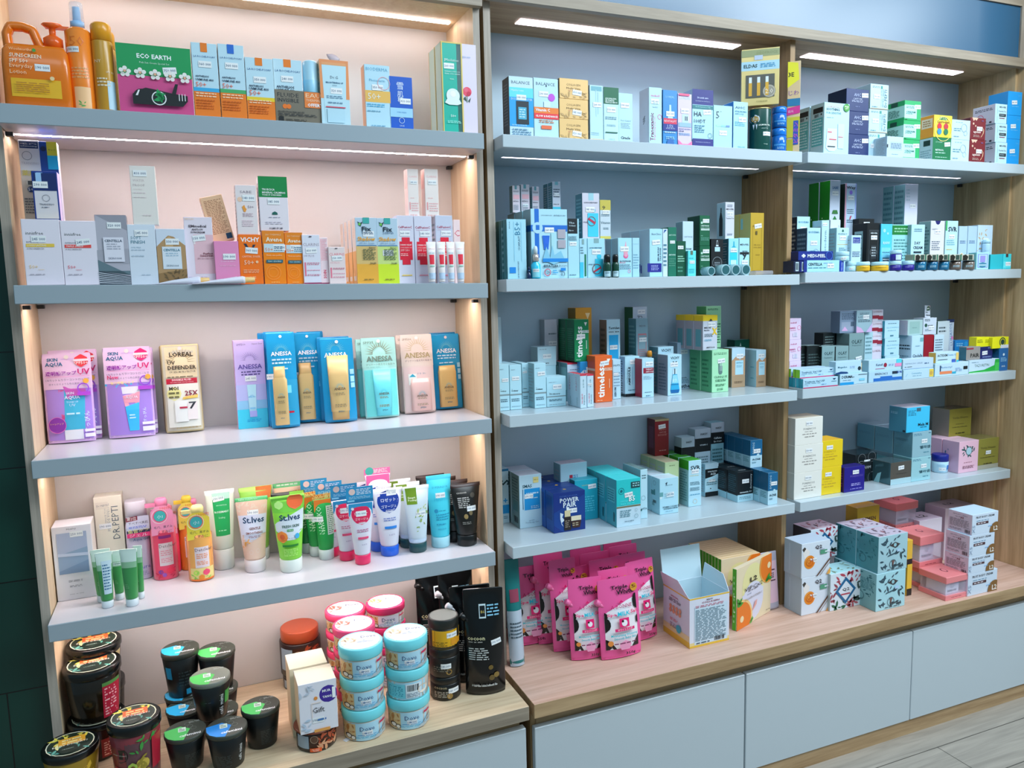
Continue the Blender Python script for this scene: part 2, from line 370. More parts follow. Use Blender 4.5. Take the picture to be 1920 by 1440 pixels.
# ---------------------------------------------------------------- setting
def sbox(name, x0, x1, y0, y1, z0, z1, mat, mat4=None, kind='structure'):
    mb = MB(); mb.box(x0, x1, y0, y1, z0, z1, mat); o = mb.build(name, mat4=mat4)
    if kind: o['kind'] = kind
    return o
def plank_floor():
    m = bpy.data.materials.new('grey_wood_planks'); m.use_nodes = True; n = m.node_tree.nodes; l = m.node_tree.links; b = n['Principled BSDF']
    t = n.new('ShaderNodeTexCoord'); mp = n.new('ShaderNodeMapping'); l.new(t.outputs['Object'], mp.inputs[0]); mp.inputs['Location'].default_value = (-.341, .2235, 0)
    br = n.new('ShaderNodeTexBrick'); br.inputs['Scale'].default_value = 1; br.inputs['Brick Width'].default_value = 1.22; br.inputs['Row Height'].default_value = .155; br.inputs['Mortar Size'].default_value = .0016
    br.inputs['Mortar Smooth'].default_value = .3; br.offset = .37
    br.inputs['Color1'].default_value = lin('b3a89c'); br.inputs['Color2'].default_value = lin('a1978b'); br.inputs['Mortar'].default_value = lin('4a443c')
    l.new(mp.outputs[0], br.inputs['Vector'])
    m2 = n.new('ShaderNodeMapping'); m2.inputs['Scale'].default_value = (3, 45, 1); l.new(t.outputs['Object'], m2.inputs[0])
    no = n.new('ShaderNodeTexNoise'); no.inputs['Scale'].default_value = 1; no.inputs['Detail'].default_value = 6; no.inputs['Distortion'].default_value = 1.2; l.new(m2.outputs[0], no.inputs['Vector'])
    r = n.new('ShaderNodeValToRGB'); r.color_ramp.elements[0].position = .3; r.color_ramp.elements[0].color = (.62, .62, .62, 1); r.color_ramp.elements[1].position = .7; r.color_ramp.elements[1].color = (1, 1, 1, 1); l.new(no.outputs['Fac'], r.inputs[0])
    mx = n.new('ShaderNodeMix'); mx.data_type = 'RGBA'; mx.blend_type = 'MULTIPLY'; mx.inputs[0].default_value = .8; l.new(br.outputs['Color'], mx.inputs[6]); l.new(r.outputs[0], mx.inputs[7])
    l.new(mx.outputs[2], b.inputs['Base Color']); b.inputs['Roughness'].default_value = .45
    return m
mb = MB(); mb.box(-3.2, 4.5, -5, .6, -.05, 0, plank_floor()); o = mb.build('floor'); o['kind'] = 'structure'
def tile_mat():
    m = bpy.data.materials.new('dark_green_glossy_tile'); m.use_nodes = True; n = m.node_tree.nodes; l = m.node_tree.links; b = n['Principled BSDF']
    t = n.new('ShaderNodeTexCoord'); s = n.new('ShaderNodeSeparateXYZ'); cb = n.new('ShaderNodeCombineXYZ'); l.new(t.outputs['Object'], s.inputs[0]); l.new(s.outputs[0], cb.inputs[0]); l.new(s.outputs[2], cb.inputs[1])
    mp = n.new('ShaderNodeMapping'); mp.inputs['Location'].default_value = (.1, -.12, 0); l.new(cb.outputs[0], mp.inputs[0])
    br = n.new('ShaderNodeTexBrick'); br.inputs['Scale'].default_value = 1; br.inputs['Brick Width'].default_value = .9; br.inputs['Row Height'].default_value = .243; br.inputs['Mortar Size'].default_value = .0015; br.offset = .5
    br.inputs['Color1'].default_value = lin('0d3a30'); br.inputs['Color2'].default_value = lin('0b342c'); br.inputs['Mortar'].default_value = lin('04100d'); l.new(mp.outputs[0], br.inputs['Vector'])
    l.new(br.outputs['Color'], b.inputs['Base Color']); b.inputs['Roughness'].default_value = .18
    return m
sbox('wall_left', -2.4, -.021, .08, .30, 0, 2.6, tile_mat(), ML)
sbox('wall_back', -3.2, 4.5, .42, .5, 0, 2.9, M('b9c4c8', .7))
# ---------------------------------------------------------------- left shelving unit
def part(name, parent, boxes, mats=None):
    mb = MB()
    for bx in boxes: mb.box(*bx[:6], bx[6], bev=bx[7] if len(bx) > 7 else 0, mats=bx[8] if len(bx) > 8 else None)
    return mb.build(name, parent)
LED = M('fff0ee', .4, emit=38.0); LEDT = M('fff0ee', .4, emit=16.0); LEDC = M('f6ecff', .4, emit=4.0)
U = bpy.data.objects.new('shelving_unit', None); SC.collection.objects.link(U); U.matrix_world = ML
tag(U, 'left shelving unit with warm light strips, grey oak edges and four white shelves', 'shelving unit')
part('side_panel', U, [(-.0195, -.0015, .0568, .2603, .4206, 2.127, GREY, 0, dict(right=BIRCH))])
part('side_panel', U, [(1.0012, 1.0181, .0568, .2603, .4206, 2.127, GREY, 0, dict(left=BIRCH))])
part('back_panel', U, [(-.0195, 1.0181, .2603, .272, .4212, 2.19, M('efe8e4', .5))])
tp = part('top_panel', U, [(-.0195, 1.0181, .058, .2603, 2.1272, 2.148, BIRCH)])
part('fascia', U, [(-.0195, 1.0195, .038, .058, 2.1222, 2.33, GREYX)])
part('light_strip', tp, [(.02, .985, .178, .192, 2.1245, 2.1272, LEDT)])
DK = M('2a2724', .5)
for i in (1, 2, 3, 4):
    z = ztop('L%d' % i, .5); mb = MB(); mb.box(0, 1, 0, .2598, z-.0372, z, SHELFL, bev=.0012, mats=dict(top=SHELFT, bottom=SHELFT))
    s = mb.build('shelf', U)
    if i == 2:
        s.data.transform(Matrix.Translation((.5, 0, z)) @ Matrix.Rotation(.0128, 4, 'Y') @ Matrix.Translation((-.5, 0, -z)))
    part('light_strip', s, [(.012, .99, .104, .1165, z-.0372-.00004, z-.0372+.001, LED)]).data.transform(Matrix.Translation((.5, 0, z)) @ Matrix.Rotation(.0128 if i == 2 else 0, 4, 'Y') @ Matrix.Translation((-.5, 0, -z)))
    for x in (.001, .984):
        for y in (.066, .235):
            dz = -(x-.5)*.0128 if i == 2 else 0
            part('bracket', s, [(x, x+.014, y, y+.014, z-.0372-.0115+dz, z-.0372-.003+dz, DK, .001)])
CB = bpy.data.objects.new('base_cabinet', None); SC.collection.objects.link(CB); CB.matrix_world = ML
tag(CB, 'left low base cabinet with pale oak top and white door under the tubs', 'cabinet')
part('worktop', CB, [(-.022, 1.0181, -.1522, .2603, .3841, .4206, LWORK, .0008, dict(front=GREYX, right=GREY))])
part('apron', CB, [(-.01, 1.008, -.112, -.095, .34, .3841, OAKX)])
part('carcass', CB, [(-.012, 1.009, -.095, .2603, .0, .3841, OAK)])
part('door', CB, [(.52, 1.0165, -.134, -.113, .05, .3535, DOOR, .0015)])
part('door', CB, [(-.01, .516, -.134, -.113, .05, .3535, DOOR, .0015)])
part('kickboard', CB, [(-.01, 1.008, -.118, -.1, 0, .048, OAKX)])
# ---------------------------------------------------------------- right shelving unit
U2 = bpy.data.objects.new('shelving_unit', None); SC.collection.objects.link(U2)
tag(U2, 'wide right shelving unit with two bays, oak sides and a pale blue sign above', 'shelving unit')
part('side_panel', U2, [(.228, .2463, .0585, .2703, .4211, 2.1465, OAK, 0, dict(front=GREY))])
part('divider', U2, [(1.1860, 1.2038, .0585, .2703, .4211, 2.1465, OAK)])
part('side_panel', U2, [(2.1538, 2.1637, .0585, .2703, .4211, 2.1465, OAKP)])
part('back_panel', U2, [(.228, 2.1637, .2703, .282, .4212, 2.19, M('c4dcea', .42))])
tp = part('top_panel', U2, [(.228, 2.1637, .0485, .2703, 2.1465, 2.165, OAKX)])
for x0, x1 in ((.365, 1.075), (1.335, 2.012)):
    part('light_strip', tp, [(x0, x1, .143, .183, 2.1445, 2.1465, LEDC)])
fa = part('fascia', U2, [(.2285, 2.1637, .0285, .0485, 2.1430, 2.1705, GREYX)])
SG = part('sign_panel', U2, [(.2285, 2.127, .0345, .06, 2.1706, 2.3345, M('2f6488', .25))])
part('sign_frame', U2, [(.2285, 2.1637, .0285, .06, 2.3345, 2.372, GREYX), (2.127, 2.1637, .0286, .06, 2.1705, 2.3345, GREY)])
for k, (x0, x1) in (('A', (.2487, 1.1849)), ('B', (1.2053, 2.1528))):
    for i in (1, 2, 3, 4):
        z = ztop('%s%d' % (k, i)); mb = MB(); mb.box(x0, x1, 0, .2698, z-.0311, z, SHELF, bev=.0012); s = mb.build('shelf', U2)
        part('light_strip', s, [(x0+.05, x1-.05 if k == 'A' else x1-.15, .127, .14, z-.0311-.00004, z-.0311+.001, LEDC)])
        for x in (x0+.001, x1-.014):
            part('bracket', s, [(x, x+.012, .235, .247, z-.0311-.011, z-.0311-.001, DK)])
CB2 = bpy.data.objects.new('base_cabinet', None); SC.collection.objects.link(CB2)
tag(CB2, 'long right base cabinet with oak top and three wide white doors', 'cabinet')
part('worktop', CB2, [(.2313, 2.1632, -.1607, .2703, .3842, .4211, OAKX, .0008, dict(top=OAKT))])
part('apron', CB2, [(.252, 2.1632, -.122, -.108, .335, .3842, OAKX)])
part('carcass', CB2, [(.2365, .2515, -.121, .2703, .0, .3842, OAK), (.2515, 2.1632, -.107, .2703, .05, .3842, OAK)])
for x0, x1 in ((.2398, .8885), (.8935, 1.5365), (1.5395, 2.1632)):
    part('door', CB2, [(x0, x1, -.1407, -.1225, .0507, .3462, DOOR, .0015)])
part('kickboard', CB2, [(.2365, 2.1632, -.136, -.12, 0, .0495, OAKX)])
EP = sbox('end_panel', 2.1640, 2.186, -.19, .2703, 0.0, 2.6, OAKP, kind=None); tag(EP, 'tall oak end panel closing the right side of the shelves', 'panel')
BOOST[0] = 1.3
# ---------------------------------------------------------------- round things
def RND(S, u0, u1, vt, vb, on=None, topvis=True, Y=None, same=False, z0=None):
    unit = S[0]; uc = (u0+u1)/2
    zb = z0 if z0 is not None else (REG[on]['z1']+.0003 if on else ztop(S)+.0005)
    if same:
        g = REG[on]; x, y, r = g['x'], g['y'], g['r']; o, d = ray(uc, vt, unit); dh = d[:2]/np.linalg.norm(d[:2])
        w = abs(at(u1, (vt+vb)/2, unit, Y=y)[0]-at(u0, (vt+vb)/2, unit, Y=y)[0])/2 if same == 2 else r; r = w*1.0
    else:
        o, d = ray(uc, vb, unit); dh = d[:2]/np.linalg.norm(d[:2])
        if Y is None: pf = (o+d*((zb-o[2])/d[2]))[:2]; k = np.linalg.norm(pf-o[:2])
        else: pf = at(uc, vb, unit, Y=Y)[:2]; k = np.linalg.norm(pf-o[:2])
        r = .04; vm = (vt+vb)/2
        for _ in range(6):
            D_ = k+r
            a = ray(u0, vm, unit)[1]; b = ray(u1, vm, unit)[1]; a = a[:2]/np.linalg.norm(a[:2]); b = b[:2]/np.linalg.norm(b[:2])
            r = D_*math.sin(math.acos(max(-1, min(1, float(a@b))))/2)
        x, y = pf+r*dh; x = clampx(S, x, r+.001, y+r); y = min(y, BAY[S[0]][3]-r-.001)
    o, d = ray(uc, vt, unit); nd = np.linalg.norm(d[:2]); dist = np.linalg.norm(np.array([x, y])-o[:2])+(r if topvis else 0)
    z1 = o[2]+d[2]*dist/nd
    c = ray(uc, vb, unit); yaw = math.atan2(-dh[0], dh[1])*.75
    return dict(S=S, x=x, y=y, r=r, z0=zb, z1=z1, h=z1-zb, yaw=yaw, Y=y-r)
def rframe(g, yaw=None):
    return unitm(g['S']) @ Matrix.Translation((g['x'], g['y'], g['z0'])) @ Matrix.Rotation(g['yaw'] if yaw is None else yaw, 4, 'Z')
def cyl_prof(r, h, r0=None, bev=.002):
    r0 = r if r0 is None else r0
    return [(0, r0-bev, r0-bev), (bev, r0, r0), (h-bev, r, r), (h, r-bev, r-bev)]
def disc_top(r, z):
    return lambda x, y, o: ((x-.5)*2*r, (y-.5)*2*r, z+o)
def JAR(S, u0, u1, vt, vb, label, body='k', lid='k', lh=.25, lr=1., r0=None, ops='', tops='', on=None, same=False, topvis=True, Y=None, key=None, cat='jar', name='jar', group=None, yaw=None, st=None, tst=None,
        lrough=.35, brough=.3, z0=None, lm=0., gapc=None, bodyname='body'):
    g = RND(S, u0, u1, vt, vb, on, topvis, Y, same, z0); r, h = g['r'], g['h']; R = E(name, g, label, cat, group, rframe(g, yaw))
    rl = r; rb = r/lr; hb = h*(1-lh); rbb = rb if r0 is None else rb*r0
    mb = MB(); pr = cyl_prof(rb, hb, rbb); mb.loft(pr, M(body, brough), 36)
    P, yf, ab = loftmap(pr, 'round', .0, hb); art(mb, ops, P, 2*rb, hb, curved=True)
    bo = mb.build(bodyname, R)
    if gapc: pass
    mb = MB(); pr2 = [(hb+.0002, rl-.001, rl-.001), (hb+.0015, rl, rl), (h-.002, rl, rl), (h, rl-.002, rl-.002)]; mb.loft(pr2, M(lid, lrough, lm), 36)
    if tops: art(mb, tops, disc_top(rl, h), 2*rl, 2*rl)
    mb.build('lid', R)
    if st: sticker(R, (st[0]-.5)*2*rb*.9, 0, st[1]*hb, st[3] if len(st) > 3 else '140_000', w=min(.026, rb*.8), rot=st[2], yf=yf)
    if tst: sticker(R, (tst[0]-.5)*2*rl, (tst[1]-.5)*2*rl, h+.0006, '190_000', w=rl*.55, rot=tst[2], normal='top')
    if key: REG[key] = g
    g['o'] = R; return g
def TUBE(S, u0, u1, vt, vb, label, body='w', cap='w', crimp=None, capw=.62, caph=.16, ops='', bops=None, key=None, n=1, dst=.045, dx=0., group=None, st=(.5, .75, 0), Y=None, name='squeeze_tube', rough=.35, alpha=1., lows=None,
         card=None, yaw=None, flat=.0016, cat='tube', on=None):
    """a squeeze tube standing on its cap; u0..u1 across its flat top"""
    g = place(S, u0, u1, vt, vb, Y, on=on); lim = BAY[S[0]][3]-g['w']*capw-.002
    if g['Y'] > lim: g = place(S, u0, u1, vt, vb, lim, on=on)
    g['x'] = clampx(S, g['x'], g['w']/2+.001, g['Y']+g['w']*capw); w, h = g['w'], g['h']; a = w/2; rc = a*capw; hc = h*caph
    fr = frame(g) @ Matrix.Translation((0, rc, 0)) @ (Matrix.Rotation(yaw, 4, 'Z') if yaw else Matrix.Identity(4))
    R = E(name, g, label if n == 1 else label+', '+ORD[0]+' in row', cat, group or (label if n > 1 else None), fr)
    bm_ = M(body, rough, alpha=alpha); cr = M(crimp or body, rough)
    pr = [(hc+.0004, rc*.93, rc*.93), (hc+.004, rc*.98, rc*.98), (hc+(h-hc)*.35, rc+(a-rc)*.30, rc*.86), (hc+(h-hc)*.7, rc+(a-rc)*.68, rc*.45), (h*.94, a*.97, flat*1.6), (h*.945, a, flat, cr), (h, a, flat, cr)]
    mb = MB(); mb.loft(pr, bm_, 28)
    P, yf, ab = loftmap(pr, 'round', hc+.004, h, k=.95); art(mb, ops, P, w*.9, h-hc, curved=True)
    mb.build('body', R)
    mb = MB(); mb.loft(cyl_prof(rc, hc, rc*.97, .0015), M(cap, .3), 28); mb.build('cap', R)
    if st: sticker(R, (st[0]-.5)*w, 0, hc+st[1]*(h-hc), w=min(.026, w*.6), rot=st[2], yf=yf)
    if card:   # printed hang card behind the crimp: (height above, colour, ops)
        ch, cc, co = card; mb = MB(); mb.box(-a*1.02, a*1.02, flat+.0004, flat+.0012, h-.012, h+ch, M(cc)); art(mb, co, lambda x, y, o: ((x*2-1)*a*1.02, flat+.0004-o, h+.000+y*ch), w, ch); mb.box(-a*.9, a*.9, -flat-.0012, -flat-.0006, h*.8, h-.0005, M(cc)); mb.build('hang_card', R)
    if key: REG[key] = g
    room = BAY[S[0]][3]-g['Y']-2*rc-.001
    if n > 1 and dst*(n-1) > room: dst = max(room/(n-1), 2*rc+.001) if room > 0 else dst
    for k in range(1, n):
        if dst*k > room: break
        copy_thing(R, Matrix.Translation((dx*k, dst*k, 0)), label+', '+ORD[k]+' in row', group or label)
    g['o'] = R; return g
def POUCH(S, u0, u1, vt, vb, label, body, ops='', depth=.022, name='pouch', cat='pouch', win=None, inner=None, spout=None, key=None, st=(.55, .5, 0), Y=None, lean=.10, yaw=0., group=None, on=None, rough=.22, hole=True, metal=0., foot=.8, tilt=0., back=None, aft=None):
    """flat sachet standing on a rounded gusset, leaning back a little"""
    if aft: Y = REG[aft[0]]['Y']+aft[1]
    g = place(S, u0, u1, vt, vb, Y, on=on, yaw=yaw); lim = BAY[S[0]][3]-depth-.002-g['h']*math.sin(lean)
    if g['Y'] > lim: g = place(S, u0, u1, vt, vb, lim, on=on, yaw=yaw)
    g['x'] = clampx(S, g['x'], g['w']/2+.001, g['Y']+depth); w, h = g['w'], g['h']; a = w/2
    fr = frame(g) @ Matrix.Translation((0, depth*foot*.5+.001, depth*foot*.5*math.sin(lean)+(.5*w*math.sin(abs(tilt)) if tilt else 0))) @ Matrix.Rotation(-lean, 4, 'X') @ (Matrix.Rotation(tilt, 4, 'Y') if tilt else Matrix.Identity(4))
    R = E(name, g, label, cat, group, fr)
    cl = [0., 0.]
    pr = [(0, a*.97, depth*foot*.42), (h*.04, a, depth*foot*.5), (h*.30, a, depth*.5), (h*.6, a, depth*.36), (h*.86, a, depth*.1), (h*.93, a, .0006), (h*.985, a, .0005), (h, a*.96, .0004)]
    mb = MB(); mb.loft(pr, M(body, rough, metal), 32, 'lens', smooth=True)
    P, yf, ab = loftmap(pr, 'lens', 0, h, k=1.0); art(mb, ops, P, w, h, curved=True, lift=.00032, rough=rough)
    if hole: art(mb, 'c .5 .955 .05 %s' % ('e8dcd8' if S[0] == 'L' else '9aa8b4'), P, w, h, lift=.0022)
    mb.build('bag', R)
    if inner: inner(R, w, h, yf)
    if spout:
        sx_, sz_, col = spout; mb = MB(); mb.loft(cyl_prof(.0085, .016), M(col, .3), 18); mb.loft([(-.012, .006, .006), (0, .006, .006)], M(col, .3), 14); o = mb.build('spout', R); o.matrix_local = Matrix.Translation(((sx_-.5)*w, 0, sz_*h)) @ Matrix.Rotation(-.9, 4, 'Y')
    if st: sticker(R, (st[0]-.5)*w, 0, st[1]*h, w=min(.026, w*.45), rot=st[2], yf=yf)
    if key: REG[key] = g
    g['o'] = R; return g
# ---------------------------------------------------------------- top left shelf
g = place('L1', 0, 130, 50, 192, Y=.02); w, h = .143, .175; w = g['w']; h = g['h']*.89
R = E('pump_bottle', g, 'big orange sunscreen bottle with carry handle and pump', 'bottle', mat4=frame(g) @ Matrix.Translation((0, .035, 0)))
a = w/2; mb = MB(); OR = M('f07a10', .25, coat=.3)
mb.loft([(0, a*.96, .030), (.004, a, .034), (h*.62, a*.99, .034), (h*.80, a*.96, .032), (h*.88, a*.86, .024), (h*.9, a*.84, .02)], OR, 40, 'sq')
# loop handle rising at the left shoulder
hp = [(-.80, .88), (-.82, 1.06), (-.70, 1.17), (-.35, 1.18), (-.06, 1.14), (.06, .98), (.16, .88)]
pts = []
for i in range(len(hp)-1):
    for t in range(5): pts.append(((hp[i][0]+(hp[i+1][0]-hp[i][0])*t/5)*a, (hp[i][1]+(hp[i+1][1]-hp[i][1])*t/5)*h))
pts.append((hp[-1][0]*a, hp[-1][1]*h)); n = 12; vs = []; fs = []
for i, (x, z) in enumerate(pts):
    p, q = pts[max(0, i-1)], pts[min(len(pts)-1, i+1)]; tx, tz = q[0]-p[0], q[1]-p[1]; L_ = math.hypot(tx, tz); nx_, nz_ = -tz/L_, tx/L_
    for k in range(n): c, s_ = math.cos(2*math.pi*k/n), math.sin(2*math.pi*k/n); vs.append((x+nx_*.009*c, .012*s_, z+nz_*.009*c))
for i in range(len(pts)-1):
    for k in range(n): fs.append([i*n+k, i*n+(k+1) % n, (i+1)*n+(k+1) % n, (i+1)*n+k])
mb.add(vs, fs, OR, True)
pr = [(0, a*.96, .030), (.004, a, .034), (h*.62, a*.99, .034), (h*.80, a*.96, .032)]
P, yf, ab = loftmap(pr, 'sq', .006, h*.82, k=.98)
art(mb, 'r .12 .12 .86 .45 f2b81e;b .12 .60 .86 SUNSCREEN ffe2c0 .09;b .12 .40 .76 SPF_50+ ffe2c0 .07;t .12 .46 .66 Everyday ffd9b0 .1;t .12 .36 .56 Lotion ffd9b0 .1;t .12 .46 .97 Woolworths ffcf9a .05;c .50 .965 .03 3f8f3a;l .2 .72 .2 .38 5 a8701c;c .74 .47 .035 f6d8a0', P, w, h*.82, curved=True, lift=.0004)
mb.build('body', R)
mb = MB(); mb.loft([(0, .0175, .0175), (.02, .0175, .0175), (.024, .012, .012), (.028, .006, .006), (.040, .006, .006), (.041, .012, .01), (.047, .019, .013), (.050, .016, .010)], M('f4661a', .22), 24); mb.box(-.012, .030, -.006, .006, .0405, .0455, M('f4661a', .22))
o = mb.build('pump', R); o.matrix_local = Matrix.Translation((.52*a, 0, h*.895))
sticker(R, .20*a, 0, h*.56, yf=yf)
# sprays
def SPRAY(S, u0, u1, vt, vb, label, body, cap, caph=.25, cap_r=.8, Y=.05, ops='', clear=False, cat='bottle', name='spray_bottle', st=(.5, .62, 0), topvis=False, neck=0., key=None, on=None, z0=None, alpha=1., shoulder=.05):
    g = RND(S, u0, u1, vt, vb, on, topvis, Y, z0=z0); r, h = g['r'], g['h']; R = E(name, g, label, cat, mat4=rframe(g)); hb = h*(1-caph)
    pr = [(0, r*.94, r*.94), (.003, r, r), (hb*(1-shoulder), r, r), (hb-.001, r*cap_r, r*cap_r), (hb, r*cap_r*.9, r*cap_r*.9)]
    mb = MB(); mb.loft(pr, M(body, .25, alpha=alpha), 30); P, yf, ab = loftmap(pr, 'round', 0, hb*(1-shoulder), k=.98); art(mb, ops, P, 2*r, hb, curved=True); mb.build('body', R)
    mb = MB(); rc = r*cap_r
    if clear:
        mb.loft([(hb, rc*.8, rc*.8), (hb+.012, rc*.8, rc*.8), (hb+.014, rc*.5, rc*.5), (hb+.03, rc*.45, rc*.45), (h*.96, rc*.42, rc*.42)], M('8fb4d8', .4), 24); mb.build('nozzle', R)
        mb = MB(); mb.loft([(hb+.0135, rc*.82, rc*.82), (h-.002, rc*.74, rc*.74), (h, rc*.7, rc*.7)], M('e8f2ff', .1, alpha=.28), 24)
    else: mb.loft([(hb, rc, rc), (h-.006, rc, rc), (h-.001, rc*.85, rc*.85), (h, rc*.7, rc*.7)], M(cap, .28), 28)
    mb.build('cap', R)
    if st: sticker(R, (st[0]-.5)*2*r*.8, 0, st[1]*hb, w=min(.024, r*.9), rot=st[2], yf=yf)
    if key: REG[key] = g
    return g
SPRAY('L1', 133, 184, 8, 202, 'clear orange sun spray bottle with transparent blue nozzle cap', 'ff8c2a', 'w', .23, .66, .03, 't .15 .7 .86 50 e0701a .12;l .15 .8 .40 .55 4 f0b070;r .2 .0 .8 .30 ffc890;leaf .3 .6 .06 .16 4 4f9a4a 3', clear=True, st=(.2, .72, 0))
SPRAY('L1', 181, 221, 46, 206, 'bronze aerosol sun spray can with amber cap', 'b8862a', 'e89a1e', .2, .98, .03, 'r .62 .05 .98 .45 a8c4d0;t .1 .4 .72 NY f0e0c0 .1;l .15 .8 .36 .5 3 f0e0c0;t .6 .95 .57 SPF_30 f0e0c0', cat='can', name='spray_can', st=None, shoulder=.02)
SPRAY('L1', 198, 226, 62, 206, 'second amber-capped aerosol half hidden behind the bronze can', 'b8862a', 'e89a1e', .2, .98, .085, '', cat='can', name='spray_can', st=None, shoulder=.02)
FL = ''.join('c %.2f %.2f .03 f4f0ea;' % (.1+.2*i+.055*math.cos(k*1.257+.3), .60-.015*i*.6+.05*math.sin(k*1.257+.3)) for i in range(5) for k in range(5))+''.join('c %.2f %.2f .018 f0b090;' % (.1+.2*i, .60-.009*i) for i in range(5))
B('L1', 221, 360, 86, 211, .045, '0f8a4c', 'green and pink sun cream box with white daisies and a striped cat', 'r 0 0 1 .56 c2447c;r 0 .56 1 1 0f8a4c;b .27 .73 .84 ECO_EARTH fff;t .3 .7 .745 Pink_Sun_Cream_Special_Set d8f0e0 .04;'+FL+'p 14181a .18 .14 .85 .14 .92 .22 .92 .30 .72 .32 .5 .36 .36 .38 .26 .34 .18 .28;c .3 .25 .11 14181a;p 14181a .70 .3 .76 .46 .8 .46 .76 .3;c .53 .24 .10 f0f0f0;c .53 .24 .085 14181a;leaf .49 .57 .2 .3 4 1a8a4c 5;r .80 .22 .81 .32 f4f4f4;r .84 .22 .85 .32 f4f4f4;r .88 .22 .89 .32 f4f4f4;p f4f4f4 .22 .26 .26 .34 .28 .34 .25 .26', Y=.03, side='e8e8e8', sops='', st=(.7, .66, .1, '750_000'), cat='box')
LRP = 'r 0 0 1 .36 f4801c;r 0 .36 1 .41 %s;r .36 .88 .62 1 %s;t .08 .92 .82 LA_ROCHE-POSAY 2a5a8a;b .1 .62 .56 ANTHELIOS 1c3048;b .1 .8 .515 UVMUNE_400 1c3048;t .1 .5 .45 50+ e8603a .08;l .08 .9 .28 .35 2 ffd8b0;l .08 .8 .12 .26 4 b8560e'
B('L1', 362, 410, 81, 218, .04, 'b9d6e2', 'tall orange and white sun fluid box with orange tab and blue band', LRP % ('2f9ac8', 'f4801c'), Y=.03, side='f0c8a0', st=(.5, .72, 0))
B('L1', 412, 460, 84, 222, .04, 'b9d6e2', 'tall orange and white sun fluid box with blue tab and green band', LRP % ('3f9a5c', '1c5fb8'), Y=.03, side='f0e4dc', st=(.5, .72, 0, '360_000'))
B('L1', 462, 514, 109, 225, .04, 'b9d6e2', 'shorter orange and white sun fluid box with yellow band', LRP.replace('.36 1 .41', '.33 1 .39') % ('e8c82a', 'f4801c'), Y=.03, side='f0e4dc', st=(.5, .66, 0, '350_000'))
g = place('L1', 515, 603, 113, 232, Y=.035); R = E('promo_pack', g, 'sun fluid box and small spray can held in a brown promotional sleeve', 'box')
w, h = g['w'], g['h']; mb = carton_mesh(w*.60, h, .038, 'b9d6e2', 'r .36 .88 .62 1 f4801c;t .06 .94 .82 LA_ROCHE-POSAY 2a5a8a;b .08 .7 .575 ANTHELIOS 1c3048;b .08 .7 .53 UVMUNE_400 1c3048'); o = mb.build('carton', R); o.matrix_local = Matrix.Translation((-w*.2, .002, 0))
mb = MB(); mb.loft([(0, .018, .018), (h*.72, .018, .018), (h*.73, .0175, .0175, M('a8cede', .3)), (h*1.0, .0175, .0175, M('a8cede', .3)), (h*1.03, .014, .014, M('a8cede', .3))], M('8fc4dc', .3), 26); o = mb.build('spray_can', R); o.matrix_local = Matrix.Translation((w*.31, .02, .0005))
mb = carton_mesh(w, h*.53, .043, '6e6658', 't .05 .5 .85 FLUIDE 20242a .12;t .05 .5 .70 INVISIBLE 20242a .12;c .2 .52 .05 e07020;c .28 .52 .05 e07020;r .62 .52 1 .98 e07a34;t .65 .97 .88 EAU ffd8b0 .12;t .65 1.0 .74 THERMALE ffd8b0 .1;b .68 1.0 .6 OFFERT fff .1;b .05 .6 .36 PROTECTION_TRES_HAUTE 20242a;l .05 .9 .24 .32 2 20242a;b .06 .16 .12 1 101214 .2;l .2 .65 .08 .16 2 101214'); mb.build('sleeve', R)
sticker(R, -w*.22, -.0002+.002, h*.70, '240_000')
g = B('L1', 601, 655, 113, 236, .04, 'b4d2dc', 'orange and pale blue sun tube box wrapped in clear film with a bow', 'r 0 .42 1 1 e8925a;p b4d2dc .08 .92 .92 .92 .84 .02 .14 .02;r .08 .92 .92 .96 e8a06a;t .36 .62 .74 Dr.G 4a5a70;b .2 .8 .66 BRIGHTENING_UP 2a5a7a;t .42 .58 .62 SUN+ 2a5a7a .03;l .2 .8 .42 .47 2 6a8aa0;l .25 .75 .34 .38 1 6a8aa0;r .16 .285 .84 .30 c83a50;r .2 .06 .8 .27 a8c8d4', Y=.03, side='f0c8a0', st=(.55, .54, 0))
mb = MB(); 
for s_ in (-1, 1): mb.loft([(0, .002, .002), (.006, .012, .004), (.012, .016, .003), (.017, .004, .001)], M('f4e4e8', .2), 10); 
o = mb.build('ribbon_bow', g['o']); o.matrix_local = Matrix.Translation((0, .015, g['h']+.0004)) @ Matrix.Rotation(.25, 4, 'Y')
B('L1', 685, 732, 122, 242, .035, 'aed0de', 'pale blue sun lotion box with wide yellow 50 band, peach side', 'r 0 .42 1 .60 d8a850;t .06 .92 .93 BIODERMA 5a9ab8;t .18 .8 .76 Photoderm 5a9ab8 .05;t .1 .6 .51 50+ f4f0e0 .14;l .06 .8 .34 .4 2 3a9ac0;l .06 .6 .26 .3 1 6a9ab0;o .75 .72 .25 d89aa0 .08;l .2 .8 .04 .07 1 6a9ab0', Y=.03, side='f2b890', sops='', st=(.5, .65, 0, '350_000'))
B('L1', 730, 774, 144, 243, .035, '0d4fb0', 'short royal blue sun cream box with white characters', 't .34 .62 .83 雪 e8f4ff .14;t .36 .6 .68 肌 e8f4ff .12;t .36 .6 .58 精 e8f4ff .1;r .02 .25 .98 .42 9fd0ea;t .3 .7 .34 SUNSCREEN 3a80b8;o .5 .19 .12 cfe4f4;t .4 .6 .09 SAVE cfe4f4', Y=.03, side='0a3f90', sops='', st=(.68, .55, 0))
